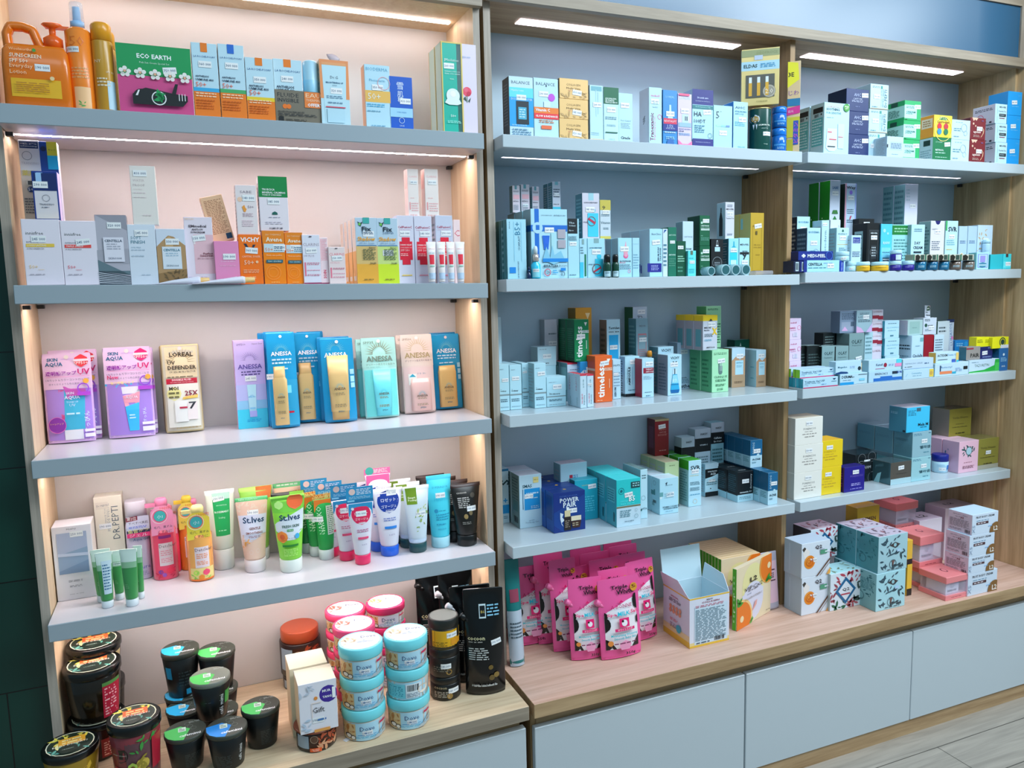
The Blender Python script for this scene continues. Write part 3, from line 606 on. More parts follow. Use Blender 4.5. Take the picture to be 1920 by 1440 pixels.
B('L1', 829, 868, 79, 248, .048, '0fa08c', 'tall teal gift box with gold border and pearl shell, front of three', 'r 0 0 1 .012 c8b060;r 0 .985 1 1 c8b060;r 0 0 .05 1 c8b060;r .93 0 1 1 c8b060;t .12 .82 .8 JMsolution e8f4f0;t .14 .86 .68 MARINE_LUMINOUS cfe8e0;t .14 .86 .655 PEARL_SUN_CREAM cfe8e0;t .38 .58 .60 PEARL cfe8e0;c .5 .42 .32 dfeaea;c .5 .44 .14 f8f4f0;p dfeaea .2 .38 .8 .38 .9 .34 .7 .32 .3 .32 .1 .34;t .36 .6 .20 50+ e8f4f0 .05;l .2 .85 .12 .15 2 8fd0c4', Y=.035, side='b9cdbe', sops='r 0 0 .06 1 c8b060;r .94 0 1 1 c8b060', n=2, gap=.002, st=(.35, .74, 0), group='teal pearl sun cream boxes', behind='tall teal gift box seen by its pale gold-edged side')
B('L1', 868, 905, 84, 249, .03, 'ccc0d2', 'tall lilac-grey box in clear film with a red rose', 'c .5 .48 .22 d8405c;c .44 .5 .1 e8607a;c .58 .46 .1 b82040;r .47 .36 .5 .44 2a6a3c;p 1c3a2c .3 .40 .46 .37 .4 .43;p 1c3a2c .54 .38 .68 .42 .6 .36;t .3 .7 .855 350_000 5a8ab0', Y=.035, side='e0d4e0', sops='', st=None)
# ---------------------------------------------------------------- second left shelf
INF = 't .1 .55 .79 innisfree 3a4440 .05;t .1 .4 .655 INTENSIVE 6a6a70 .03;r .08 .58 .82 .63 %s;t .12 .6 .605 %s fff .03;t .1 .55 .555 SUNSCREEN_EX 6a6a70 .03;t .12 .34 .28 50+ %s .12;r .34 .235 .5 .24 %s;l .12 .52 .15 .18 1 a8a0a8'
B('L2', 44, 116, 411, 534, .06, 'd8cfd8', 'wide white sunscreen box with yellow label stripe, leftmost on its shelf', INF % ('e6c24c', 'LONG_LASTING', 'd8b880', 'd8b880'), Y=.03, key='inf1', top='e8d8a0', st=(.42, .70, 0, '245_000'))
B('L2', 117, 184, 414, 534, .06, 'd8cfd8', 'wide white sunscreen box with red label stripe', INF % ('e8504c', 'TRIPLE_SHIELD', 'c84c5c', 'c84c5c'), Y=.03, key='inf2', top='f0b0a0', st=(.6, .67, .1, '245_000'))
B('L2', 40, 79, 263, 410, .03, 'e0dce4', 'tall white and grey skincare box stacked above the yellow-striped box', 'r 0 0 1 .63 b8aca4;r .06 .9 .95 .98 14285c;t .1 .9 .955 毛穴 fff .02;t .1 .9 .925 whitening fff .02;o .38 .81 .24 6a7080 .1;t .08 .95 .72 TRANSINO b0aab4;t .08 .7 .6 薬用 c8b83c;c .4 .48 .16 e8e0d8;t .3 .5 .48 1 4a4a50 .05;c .42 .4 .16 14285c;t .3 .54 .4 5+ fff .05;l .08 .9 .1 .3 6 5a5458', Y=.10, on='inf1', st=None)
B('L2', 79, 112, 266, 410, .03, '123c8c', 'tall blue box with yellow and cyan flags behind the bottle box', 'r .42 .83 1 1 e4d83a;r .42 .66 1 .83 1fb0e0;c .22 .91 .16 0a1c44;c .6 .44 .4 e4dcec;l .1 .9 .52 .6 2 fff;t .5 .9 .9 セット 2a4a2a', Y=.10, on='inf1', side='d0c8d8', st=None)
B('L2', 62, 110, 321, 411, .035, '12307c', 'navy box picturing a square bottle, in front of the two tall ones', 'r .06 .03 .94 .60 c8c2c8;r .2 .62 .44 .97 8fb4dc;r .08 .60 .96 .96 10245c;r .16 .66 .38 .96 8fb4d8;t .22 .8 .32 TRANSINO 4a5060 .06;o .5 .45 .15 5a6070 .1;l .3 .6 .24 .28 1 6a7080', Y=.05, on='inf1', side='c8b8d8', sops='', st=(.32, .72, 0))
B('L2', 182, 241, 403, 534, .04, 'a8a4ae', 'grey cream box with striped dune photograph and white label', 'p 8c8a94 0 1 1 .78 1 1;p 9a98a2 0 .5 1 .52 1 .3 0 .32;p 5c7078 0 .36 1 .14 1 .2 0 .2;p 3c4650 0 .0 1 0 1 .12 0 .2;'+''.join('p b8bcc4 0 %.3f 1 %.3f 1 %.3f 0 %.3f;' % (.03+.028*i, .008+.018*i, .014+.018*i, .042+.028*i) for i in range(6))+'r .22 .33 .86 .68 d8d4de;b .26 .82 .63 CENTELLA 3a4a5c;l .32 .78 .5 .6 3 a0a0ac;t .34 .76 .38 SKIN1004 6a7080', Y=.03, key='cen1', st=(.6, .85, 0))
B('L2', 242, 294, 421, 534, .04, 'cad0da', 'plain white sun milk box lettered SOFT FINISH', 't .1 .48 .78 SOFT 3a7080 .06;t .1 .6 .71 FINISH 3a7080 .06;t .1 .45 .62 SUN_MILK 8aa0ae .025;l .1 .6 .56 .6 1 a8b4c0;l .1 .6 .46 .5 1 a8b4c0;l .4 .8 .15 .18 1 a8b4c0', Y=.03, key='sf', st=(.5, .86, 0, '245_000'))
B('L2', 246, 294, 311, 421, .035, 'f2e8e0', 'plain cream sun milk box lettered WATER PROOF, standing on another box', 't .1 .55 .75 WATER b8a8a8 .065;t .1 .55 .67 PROOF b8a8a8 .065;t .1 .45 .6 SUN_MILK c8b8b8 .025;l .1 .6 .52 .56 1 d0c0c0;l .1 .6 .45 .48 1 d0c0c0;l .4 .75 .14 .18 1 d0c0c0', on='sf', dY=.004, st=(.4, .87, 0))
B('L2', 295, 349, 429, 532, .04, 'c2c8d4', 'cream box with brown rock landscape photograph and white label', 'p a8845c 0 .68 .2 .78 .42 .88 .6 .86 .8 .78 1 .7 1 0 0 0;p 8a6a44 0 .2 1 .28 1 0 0 0;p c09a6c .3 .8 .45 .87 .6 .8 .55 .6 .3 .6;leaf 0 1 .1 .24 14 6a5438 3;r .18 .28 .84 .68 d6dce4;b .22 .8 .62 CENTELLA 2a6a80;l .3 .75 .5 .58 2 9ab0c0;t .3 .72 .34 SKIN1004 6a7a88', Y=.03, st=(.55, .77, 0, '330_000'))
B('L2', 348, 401, 407, 530, .04, 'dccfd8', 'pale lilac sun cream box with salmon panel and black lettering', 'r .3 .16 1 .74 e4b8c0;r .3 .60 .36 .64 f8e8e8;b .15 .78 .86 SJMmedical 4a4048 .05;b .26 .66 .815 ANTI-UV 4a4048;b .22 .72 .775 SUNCREAM 4a4048;b .62 .96 .46 Perfect 6a2030 .03;b .5 .96 .43 Sunscreen 6a2030 .03;t .4 .96 .385 SPF_50+_PA++++ 6a3040;l .04 .75 .1 .12 1 b0a0c0;t .04 .36 .97 MEDICAL c8a060 .02', Y=.04, st=(.5, .69, .1))
B('L2', 403, 449, 452, 532, .04, 'e08ab4', 'small plain pink sun cream box', 'l .25 .85 .5 .56 1 f0b0d0;l .2 .85 .4 .46 1 f0a8c8', Y=.03, key='pink', st=(.6, .64, 0))
B('L2', 396, 438, 366, 447, .035, 'f4c49c', 'tilted peach box covered in small print, leaning on the pink box', 'l .12 .92 .18 .92 22 a0684c;r .68 .05 .94 .17 1c3a54', on='pink', Y=.055, side='e8c0a0', tilt=-.22, st=None)
VI = 'b .1 .92 .90 VICHY fff .10;p 2a3040 .22 .82 .34 .82 .52 .66 .46 .62;p 2a3040 .62 .80 .74 .80 .56 .66 .5 .62;t .12 .92 .56 CAPITAL_SOLEIL ffe0c0;t .2 .62 .44 50+ ffe0c0 .12;c .76 .45 .06 ffd0a0;l .15 .85 .22 .3 3 ffc898;l .15 .7 .1 .16 2 ffc898'
B('L2', 449, 492, 440, 534, .038, 'ff7a1c', 'bright orange sun cream box with white lettering and dark V mark', VI, Y=.03, key='vichy', st=(.55, .68, -.08))
B('L2', 443, 482, 347, 440, .035, 'f0e2e2', 'slim white sun fluid box with small orange sun, above the orange box', 't .22 .78 .86 SABE 7a6a78 .05;c .2 .71 .12 f8cdb0;t .56 .84 .56 50+ 8a7a88 .06;p f4a040 .28 .56 .4 .6 .44 .54 .5 .52 .44 .46 .36 .46;l .3 .8 .36 .44 3 b8a0a8;l .25 .8 .16 .3 4 d0b8c0', on='vichy', dY=.004, st=(.62, .74, 0))
AV = 'r 0 .78 1 1 f08a24;t .15 .85 .93 EAU_THERMALE ffd8a8;b .15 .9 .84 Avene fff0d8 .09;r .05 .60 .98 .76 b8c8d0;t .1 .45 .65 50+ f07830 .11;l .5 .95 .62 .72 3 5a7a90;t .15 .85 .54 Fluide_sans_parfum ffe0b0;r .12 .40 .88 .46 1c5c6c;t .2 .8 .43 PEAU_SENSIBLE e0f0f0;o .42 .22 .34 ffa850 .05;o .42 .22 .22 ffa850 .06;l .3 .7 .02 .05 1 ffc070'
B('L2', 494, 535, 433, 534, .038, 'ff8c14', 'orange thermal water sun fluid box with teal strip, left of two', AV, Y=.03, key='av', group='orange thermal sun fluid boxes', st=(.75, .69, 0))
B('L2', 536, 569, 436, 534, .038, 'ff8c14', 'orange thermal water sun fluid box with teal strip, right of two', AV, Y=.034, group='orange thermal sun fluid boxes', st=(.6, .71, 0))
B('L2', 486, 540, 331, 433, .035, 'ece0e6', 'white sun cream box with deep green top third', 'r 0 .62 1 1 0b7a3c;b .12 .56 .76 TRUECICA f0f4f0 .045;b .12 .92 .705 MINERAL_CALMING f0f4f0;b .12 .78 .66 TONE-UP_SUNSCREEN f0f4f0 .04;p 1c5a50 .42 .30 .62 .30 .6 .34 .52 .36 .44 .34;l .3 .7 .24 .26 1 8a8a9a;l .18 .8 .12 .18 2 c0b8c4;b .3 .76 .05 SOME_BY_MI 4a4a58 .03', on='av', dY=.004, st=(.5, .54, 0))
CL = 't .04 .96 .80 CLARINS %s;t .08 .65 .57 UV_PLUS %s .04;r .08 .16 .16 .44 e07088;l .22 .96 .38 .44 2 c06a80;l .22 .96 .26 .3 1 d8a0b0;l .22 .96 .16 .2 2 c06a80;r .4 .95 .55 .97 3a3040'
B('L2', 568, 601, 440, 534, .042, 'd2d0da', 'white sun fluid box with pink lettering and plum foot', CL % ('9a8a98', '9a8a98')+';r 0 0 1 .025 8a1c4c', Y=.03, side='f0dce0', st=(.5, .68, .05))
B('L2', 601, 616, 445, 534, .042, 'f0d8dc', 'pink-printed white box showing only its narrow flank', 'l .1 .9 .5 .96 14 d88a98;B .5 .12 .3 SOIN c84060;r 0 0 1 .025 8a1c4c', Y=.036, st=None)
B('L2', 617, 648, 463, 534, .038, 'f0dcda', 'small white sun fluid box with pink lettering, shorter than its neighbour', CL % ('d87884', 'e0a0a8'), Y=.03, st=(.5, .7, .05))
SHD = 'r 0 0 1 .57 %s;r 0 .0 1 .3 %s;r .04 .575 .96 .585 2a6a9c;r .36 .91 .66 1 3a9a94;p 1c3a3a .1 .94 .24 .86 .36 .94 .24 .92;c .2 .9 .06 6ab04c;b .3 .74 .83 Fix 1c2c3a .07;t .3 .8 .775 DERMA 3a5a7a .03;b .08 .9 .68 Shadow e09a1c .075;t .15 .85 .615 SPF_50+_Cream 4a6a8a;b .6 .9 .545 PA+++ 2a2a20;l .3 .92 .36 .53 7 4a5a40;b .62 .9 .31 30+40 2a2a20;l .3 .75 .05 .08 1 7a6a30'
B('L2', 668, 708, 408, 534, .042, 'a9bcca', 'blue-grey and amber gel box with bold Shadow lettering, first of two', SHD % ('c8a86a', 'e0a43c'), Y=.04, side='f2e4d8', sops='r 0 0 1 .5 f0b468;T .5 .7 .95 Shadow d8a878;r .2 .05 .8 .12 f0e8e0', n=4, gap=.006, group='amber Shadow boxes in a row', st=(.6, .755, 0, '270_000'), behind='amber and white box seen by its spine')
B('L2', 708, 747, 409, 534, .042, 'a9bcca', 'blue-grey and lime green gel box with bold Shadow lettering', SHD % ('b8c878', 'bcd02c'), Y=.04, side='e8e0b0', st=(.5, .47, 0))
CF = 'b .06 .9 .83 CellFusionC a03050;l .12 .86 .78 .8 1 c0a0b0;r .12 .35 .88 .62 cf1c34;r .26 .28 .74 .68 cf1c34;b .16 .84 .57 DERMA_RELIEF ffd8d8 .03;t .16 .84 .53 SUNSCREEN_100 ffd8d8 .03;t .16 .7 .49 SPF_50+ ffd8d8 .03;l .16 .6 .4 .45 2 ffc0c0;r .2 .115 .8 .13 %s'
B('L2', 746, 777, 404, 534, .04, 'c6c4d2', 'white sunscreen box with big red cross and small yellow foot stripe', CF % 'd8b850', Y=.045, key='cf1', group='red cross sunscreen boxes', st=(.45, .74, 0))
B('L2', 778, 811, 405, 534, .04, 'c6c4d2', 'white sunscreen box with big red cross beside the four small tubes', CF % 'e0889a', Y=.045, key='cf2', group='red cross sunscreen boxes', st=(.6, .74, 0))
B('L2', 818, 850, 404, 534, .04, 'b8bccc', 'white sunscreen box with red cross standing behind the small tubes', CF % 'e0889a', Y=.055, side='e8e0e6', group='red cross sunscreen boxes', st=(.6, .74, 0))
B('L2', 852, 864, 412, 534, .04, 'ecd4d4', 'last red cross box squeezed against the right side panel', 't .1 .9 .79 C c05060', Y=.075, side='f0e8e6', group='red cross sunscreen boxes', st=None)
for i, (a_, b_, c_) in enumerate(((757, 785, 'left'), (789, 822, 'right'))):
    B('L2', a_+8, b_, 317, 404, .032, 'f6e8e2', 'tall slim cream box with faint pink print on the red cross boxes, %s one' % c_, 't .1 .9 .84 CLARINS e0a8a8;r .1 .14 .2 .3 f0a0a0;l .28 .95 .1 .3 4 f0b8b8;l .2 .6 .38 .4 1 f0a8a8;t .1 .8 .02 SPF f0b0b0 .04', on='cf2', Y=.06, z0=None, side='f8dcd4', sops='r .1 .6 .8 1 f6c4bc', group='slim cream boxes on top', st=(.55, .72, 0))
for i, (a_, b_) in enumerate(((802, 820), (821, 838), (839, 855), (856, 874))):
    TUBE('L2', a_, b_, 453, 532, 'small white sample tube with red cross, %s of four' % ['first', 'second', 'third', 'last'][i], 'f0e6e4', 'c8dcf0', capw=.7, caph=.02, ops='r .2 .42 .8 .68 cf1c34;t .1 .9 .82 CellFusionC d06070;r .0 .04 1 .2 c4d8f0;r .2 .36 .8 .39 8ab0a0', Y=.005, group='small red cross tubes', st=(.5, .72, 0) if i < 3 else None)
# three white tubes lying on the shelf edge
def LYING(S, u0, u1, v, label, body, cap, L, r, Y, yaw, group, ops='', dz=0):
    p = at(u0, v, S[0], Y=Y); q = at(u1, v, S[0], Y=Y); L = q[0]-p[0]; z = ztop(S, p[0])
    R = bpy.data.objects.new('squeeze_tube', None); SC.collection.objects.link(R); R.matrix_world = unitm(S) @ Matrix.Translation((p[0], Y, z+dz)) @ Matrix.Rotation(yaw, 4, 'Z'); tag(R, label, 'tube', group)
    mb = MB(); n = 20; prof = [(0, .0008, r*1.25), (.006, .0009, r*1.25), (L*.35, r*.55, r*1.15), (L*.8, r*.98, r), (L*.84, r*.9, r*.9)]
    vs = []; fs = []
    for (x, a_, b_) in prof:
        for k in range(n): c, s_ = math.cos(2*math.pi*k/n), math.sin(2*math.pi*k/n); vs.append((x, b_*c, max(a_, .0006)*(1+s_)))
    for i in range(len(prof)-1):
        for k in range(n): fs.append([i*n+k, i*n+(k+1) % n, (i+1)*n+(k+1) % n, (i+1)*n+k])
    fs.append(list(range(n))); fs.append([4*n+k for k in range(n)]); mb.add(vs, fs, M(body, .35), True); mb.build('body', R)
    mb = MB(); vs = []; fs = []
    for (x, a_) in ((L*.84, r*.72), (L*.99, r*.70), (L, r*.6)):
        for k in range(n): c, s_ = math.cos(2*math.pi*k/n), math.sin(2*math.pi*k/n); vs.append((x, a_*c, r*.95+a_*s_))
    for i in range(2):
        for k in range(n): fs.append([i*n+k, i*n+(k+1) % n, (i+1)*n+(k+1) % n, (i+1)*n+k])
    fs.append([2*n+k for k in range(n)]); fs.append(list(range(n))); mb.add(vs, fs, M(cap, .3), True); mb.build('cap', R)
    return R
for i, (a_, b_, Yv, yw) in enumerate(((285, 393, .022, .04), (372, 462, .020, -.03), (360, 478, .0, .0))):
    LYING('L2', a_, b_, 527, 'white tube with gold cap lying flat at the shelf edge, %s' % ['leftmost', 'behind the middle', 'nearest the orange boxes'][i], 'e2e0ec', 'd8b070', .1, .0082, -.002+.0*Yv if i == 2 else .0135, yw*0, 'white tubes lying on the shelf edge')
# ---------------------------------------------------------------- third left shelf
SKA = 'r 0 0 1 1 c8a4d0;r .04 .03 .96 .62 9a7ac8;r 0 .60 1 1 d8b8d4;b .1 .32 .93 SKIN 1c5c84 .05;b .06 .42 .875 AQUA 1c5c84 .07;c .80 .91 .15 %s;r .64 .905 .96 .93 f4e4ec;t .66 .94 .885 SPF50+ fff;b .06 .70 .775 透明感アップ 8a2a9a;b .72 .97 .785 UV c0286a;r .08 .735 .96 .74 e08ac0;t .06 .95 .70 UVカット＆カラーコントロールで 3c2a5c;t .12 .9 .655 透きとおるような色白素肌つづく 6a4a7a'
def in_tube(kind):
    def fn(R, w, h, yf):
        mb = MB()
        def q(x, z, off): return (x, yf(x, z)-off, z)
        if kind == 1:
            art(mb, 'p c84c84 .30 .62 .42 .62 .48 .12 .36 .12;p 3aa0c0 .42 .62 .84 .54 .80 .14 .40 .14;p b04ca0 .40 .63 .86 .60 .86 .5 .5 .48;r .38 .03 .76 .14 eceaf2;b .46 .62 .55 SKIN e8e0f4 .03;b .42 .74 .50 AQUA e8e0f4 .05;t .46 .7 .45 TONE_UP e8e0f4;t .52 .64 .415 UV e8e0f4 .03;l .45 .75 .3 .34 1 c8e8f4;c .24 .2 .19 7a2a9c;o .24 .2 .19 e070c0 .06;t .1 .38 .215 トーンアップ ffd84a;c .88 .68 .06 f0b040;o .82 .60 .12 8a3ac0 .2;r .70 .52 .96 .56 a03ab8;T .86 .1 .34 すっぴん dff0f8;r .8 .11 1 .14 f4eaf4;r .8 .05 1 .09 f4eaf4', lambda x, y, o: q((x-.5)*w, y*h, o+.0004), w, h, curved=True, lift=.0005)
        elif kind == 2:
            art(mb, 'p 3ab0e0 0 .66 .7 .66 .7 .5 0 .56;p f0e8f0 .34 .56 .74 .56 .72 .48 .36 .48;p f2a0b4 .35 .48 .73 .50 .70 .36 .40 .34;p 38aede .40 .36 .70 .38 .66 .07 .46 .07;b .42 .68 .44 AQUA f8e0ec .04;b .06 .3 .67 New e0407a;t .12 .62 .605 強力密着ミルク ffe86a;o .86 .62 .12 8a3ac0 .2;c .92 .66 .06 f0b040;r .70 .52 1 .56 a03ab8;T .80 .16 .32 すっぴん dff0f8;r .74 .13 1 .16 f4eaf4;r .74 .06 1 .11 f4eaf4;l .48 .64 .2 .26 2 c8ecf8', lambda x, y, o: q((x-.5)*w, y*h, o+.0004), w, h, curved=True, lift=.0005)
        mb.build('printed_label', R)
    return fn
B_ = None
POUCH('L3', 80, 173, 664, 832, 'lilac sun essence pouch with round purple seal, leftmost on its shelf', 'c8a4d0', SKA % 'd83a44', .03, inner=in_tube(1), st=(.55, .62, -.08), group='lilac sun essence pouches', yaw=-.02, metal=.15, key='front_lilac')
POUCH('L3', 196, 286, 652, 822, 'lilac sun milk pouch with pink to blue tube and New lettering', 'c0a4d4', SKA % 'd8286c', .03, inner=in_tube(2), st=(.55, .52, 0, '190_000'), group='lilac sun milk pouches', metal=.15, key='front_milk')
UVD = 'r .04 .02 .96 .98 c4bca8;r .10 .62 .92 .97 d8c8a4;sun .5 .80 .42 a08a5c;b .22 .84 .885 LOREAL 3a2c1c;t .14 .24 .82 uv 3a2c1c .03;b .16 .36 .79 UV 3a2c1c .05;b .16 .9 .735 DEFENDER 3a2c1c .07;b .2 .88 .685 UV_SERUM_PROTECTOR 4a3c28;l .14 .9 .62 .64 1 5a4a34;r .1 .55 .9 .61 b01c34;b .25 .75 .595 INVISIBLE_FLUID ffe8e8;t .2 .8 .568 THOANG_NHE_KHONG_NHON ffd8d8;r .1 .06 .92 .55 dcd8cc;c .28 .44 .19 d8d08c;b .16 .4 .50 MOI 3a3420;l .14 .42 .38 .47 2 6a6440;b .56 .9 .44 25X 7a1c30 .07;p e8c060 .5 .40 .9 .42 .88 .38 .5 .37;r .28 .12 .62 .36 eceae4;r .60 .14 .86 .34 e4d8d4;r .40 .27 .6 .29 b03048;b .64 .84 .30 7 2a2a30 .08'
POUCH('L3', 305, 378, 647, 812, 'gold and silver sun serum sachet with rayed top', 'c8b88c', UVD, .028, st=(.7, .50, 0), group='gold sun serum sachets', metal=.45, rough=.28, key='front_gold')
B('L3', 442, 499, 638, 803, .036, 'c2aede', 'tall box fading from lilac to aqua with a picture of a tube', 'r 0 .0 1 .22 3cc0d8;r 0 .22 1 .32 8fc4e4;r 0 .32 1 .5 b8b8e4;t .1 .4 .955 SPF50+ 4a3a6a .03;t .6 .95 .96 Stand_Clear 4a3a6a;sun .5 .78 .32 6a5aa0;b .1 .9 .705 ANESSA 5a4a94 .07;l .2 .85 .6 .66 2 4a3a7a;p c4ecf8 .36 .50 .66 .50 .62 .16 .40 .16;r .40 .13 .64 .2 b0b0ea;sun .5 .36 .1 2a9ac8;t .38 .62 .36 ANESSA 2a9ac8;r .42 .22 .6 .24 8fd0f0;l .3 .8 .07 .11 2 1c9ac8', side='d8a8d0', sops='', st=(.5, .57, 0, '245_000'))
ANE = 'sun .5 .80 .30 %s;b .14 .86 .775 ANESSA %s .06;l .16 .84 .66 .73 2 %s;l .2 .7 .60 .63 1 %s'
def gold_tube(kind, c1='c8a870', c2='b4935c', x0=.28, x1=.80, z1=.60, cap='top'):
    def fn(R, w, h, yf):
        a = w*(x1-x0)/2*.98; cx = ((x0+x1)/2-.5)*w; H = h*z1; mb = MB()
        if kind == 'tube': pr = [(h*.03, a*.78, .009), (h*.13, a*.8, .010), (h*.131, a*.86, .010), (H*.7, a*.95, .008), (H, a, .003)]
        elif kind == 'flat': pr = [(h*.03, a*.9, .008), (h*.035, a, .009), (H*.86, a, .009), (H*.87, a*.97, .0088), (H, a*.9, .008)]
        else: pr = [(h*.03, a*.9, .009), (h*.035, a, .010), (H*.78, a, .010), (H*.82, a*.8, .009), (H, a*.78, .009)]
        yb = yf(cx, h*.3)
        mb.loft([(z, q, r) + ((M(c2, .3),) if (kind == 'tube' and i == 1) or (kind == 'bottle' and i == 4) else ()) for i, (z, q, r) in enumerate(pr)], M(c1, .35, .15), 24, 'mid', cx=cx, cy=yb+.002)
        P = lambda x, y, o: (cx+(x*2-1)*a*.9, yb+.002+front_y('mid', (x*2-1)*a*.9, a, .0095)-o-.0006, H*y)
        art(mb, 'sun .5 .52 .26 2aa0b4;b .2 .8 .50 ANESSA 5a4a3a .06;l .25 .75 .4 .45 2 8a7a5a;l .2 .8 .22 .28 2 8a7a5a;b .34 .66 .16 SPF50+ 3a5a6a', P, 2*a, H, lift=.0004)
        mb.build('inner_'+('tube' if kind == 'tube' else 'bottle'), R)
    return fn
BLP = '1a86b4'; blo = ANE % ('5aa0a8', 'e8f4f4', 'bfe4f0', 'bfe4f0')
POUCH('L3', 556, 609, 624, 793, 'blue pouch with gold bottle, second from the left of the group', BLP, blo+';r .82 .46 .95 .52 6ac4e0;r .82 .39 .95 .45 6ac4e0', .03, inner=gold_tube('bottle', x0=.05, x1=.62, z1=.66), st=(.12, .53, 0), group='blue sun milk pouches', key='front_mid_blue')
POUCH('L3', 505, 560, 624, 804, 'blue pouch with gold bottle and folded leaflet, front left', BLP, blo+';r .60 .02 .98 .5 2a8ab0;r .5 .36 .75 .44 6ac0d8;r .5 .15 .8 .17 b01c34', .032, inner=gold_tube('bottle', x0=.12, x1=.62, z1=.64), st=(.14, .54, 0), group='blue sun milk pouches', key='front_left_blue')
POUCH('L3', 607, 669, 635, 793, 'blue pouch with large gold tube and turquoise hole', BLP, 'sun .45 .86 .30 5aa0a8;b .1 .8 .80 ANESSA d8e8e8 .06;r .84 .56 .97 .62 9ad0e4;r .84 .47 .97 .54 9ad0e4;r .84 .40 .97 .46 9ad0e4', .03, inner=gold_tube('tube', x0=.14, x1=.80, z1=.79), st=(.52, .44, 0, '360_000'), group='blue sun gel pouches', key='front_tube_blue')
MI = 'r 0 .62 1 1 9ac8c0;r .04 .02 .96 .60 6ac8c4;sun .5 .80 .42 7a7454;b .12 .88 .735 ANESSA 6a7a6c .07;t .06 .36 .94 SPF35 5a6a5a .03;t .1 .94 .665 デリケート肌を守る保湿UV 5a6a5c;l .1 .5 .625 .64 1 7ab0a8'
POUCH('L3', 684, 749, 634, 785, 'mint green pouch with aqua tube and bronze sun rays', 'a4d0ca', MI, .03, inner=gold_tube('tube', '6ed4dc', '5cc8d4', .24, .80, .60), st=(.45, .56, -.1), group='mint sun gel pouches', key='front_mint')
PI_ = 'r 0 .60 1 1 e8d4c8;r .04 .02 .96 .58 e4c8c4;sun .5 .80 .42 b8a078;b .1 .9 .735 ANESSA a8946c .07;t .06 .34 .94 SPF50+ 7a6a50 .03;t .1 .94 .665 デリケート肌を守る保湿UV 7a5a5c;p f0f0e8 .16 .5 .4 .5 .4 .36 .16 .36;p 3a9ab4 .18 .46 .28 .5 .38 .46'
POUCH('L3', 758, 818, 628, 776, 'pale pink pouch holding a flat pink bottle', 'e8d0c8', PI_, .03, inner=gold_tube('flat', 'f0c4bc', 'e8b8b0', .2, .84, .44), st=(.58, .50, 0, '430_000'), group='pale pink sun pouches', key='front_pink')
POUCH('L3', 819, 871, 627, 768, 'blue pouch with flat gold bottle, rightmost on the shelf', BLP, blo+';r .84 .55 .96 .61 9ad0e4;r .84 .47 .96 .53 9ad0e4;r .84 .39 .96 .45 9ad0e4', .03, inner=gold_tube('flat', 'c8a468', 'b4935c', .12, .76, .58), st=(.52, .44, .05, '650_000'), group='flat bottle blue pouches', key='front_flat')

POUCH('L3', 92, 185, 657, 820, 'lilac sun essence pouch peeking out behind the leftmost pouch', 'c88ac0', SKA % 'd83a44', .02, aft=('front_lilac', 0.032), inner=in_tube(1), st=None, group='lilac sun essence pouches')
POUCH('L3', 202, 291, 654, 815, 'lilac sun milk pouch hidden behind its twin', 'b894d0', SKA % 'd8286c', .02, aft=('front_milk', 0.032), inner=in_tube(2), st=None, group='lilac sun milk pouches')
POUCH('L3', 303, 372, 648, 806, 'gold sun serum sachet peeking out behind the front one', 'b8a070', '', .02, aft=('front_gold', 0.03), st=None, group='gold sun serum sachets', metal=.5)
POUCH('L3', 489, 540, 624, 790, 'blue sun milk pouch at the far left back of the blue group', '1878a8', '', .02, aft=('front_left_blue', 0.062), st=None, group='blue sun milk pouches')
POUCH('L3', 500, 553, 622, 796, 'blue sun milk pouch tucked behind the front left one', '1878a8', '', .02, aft=('front_left_blue', 0.034), st=None, group='blue sun milk pouches')
POUCH('L3', 563, 613, 622, 786, 'blue sun milk pouch behind the second bottle pouch', '1878a8', '', .02, aft=('front_mid_blue', 0.034), st=None, group='blue sun milk pouches')
POUCH('L3', 600, 662, 632, 785, 'blue sun gel pouch behind the gold tube pouch', '1878a8', '', .02, aft=('front_tube_blue', 0.034), st=None, group='blue sun gel pouches')
POUCH('L3', 673, 735, 636, 782, 'mint sun gel pouch sticking out behind the front mint one', '5cc0b4', MI, .02, aft=('front_mint', 0.034), st=None, group='mint sun gel pouches')
POUCH('L3', 749, 812, 628, 772, 'pale pink sun pouch half hidden at the left of its twin', 'e4c4b8', PI_, .02, aft=('front_pink', 0.034), st=None, group='pale pink sun pouches')
POUCH('L3', 812, 862, 624, 765, 'blue sun pouch behind the rightmost one on the shelf', '1878a8', '', .02, aft=('front_flat', 0.034), st=None, group='flat bottle blue pouches')
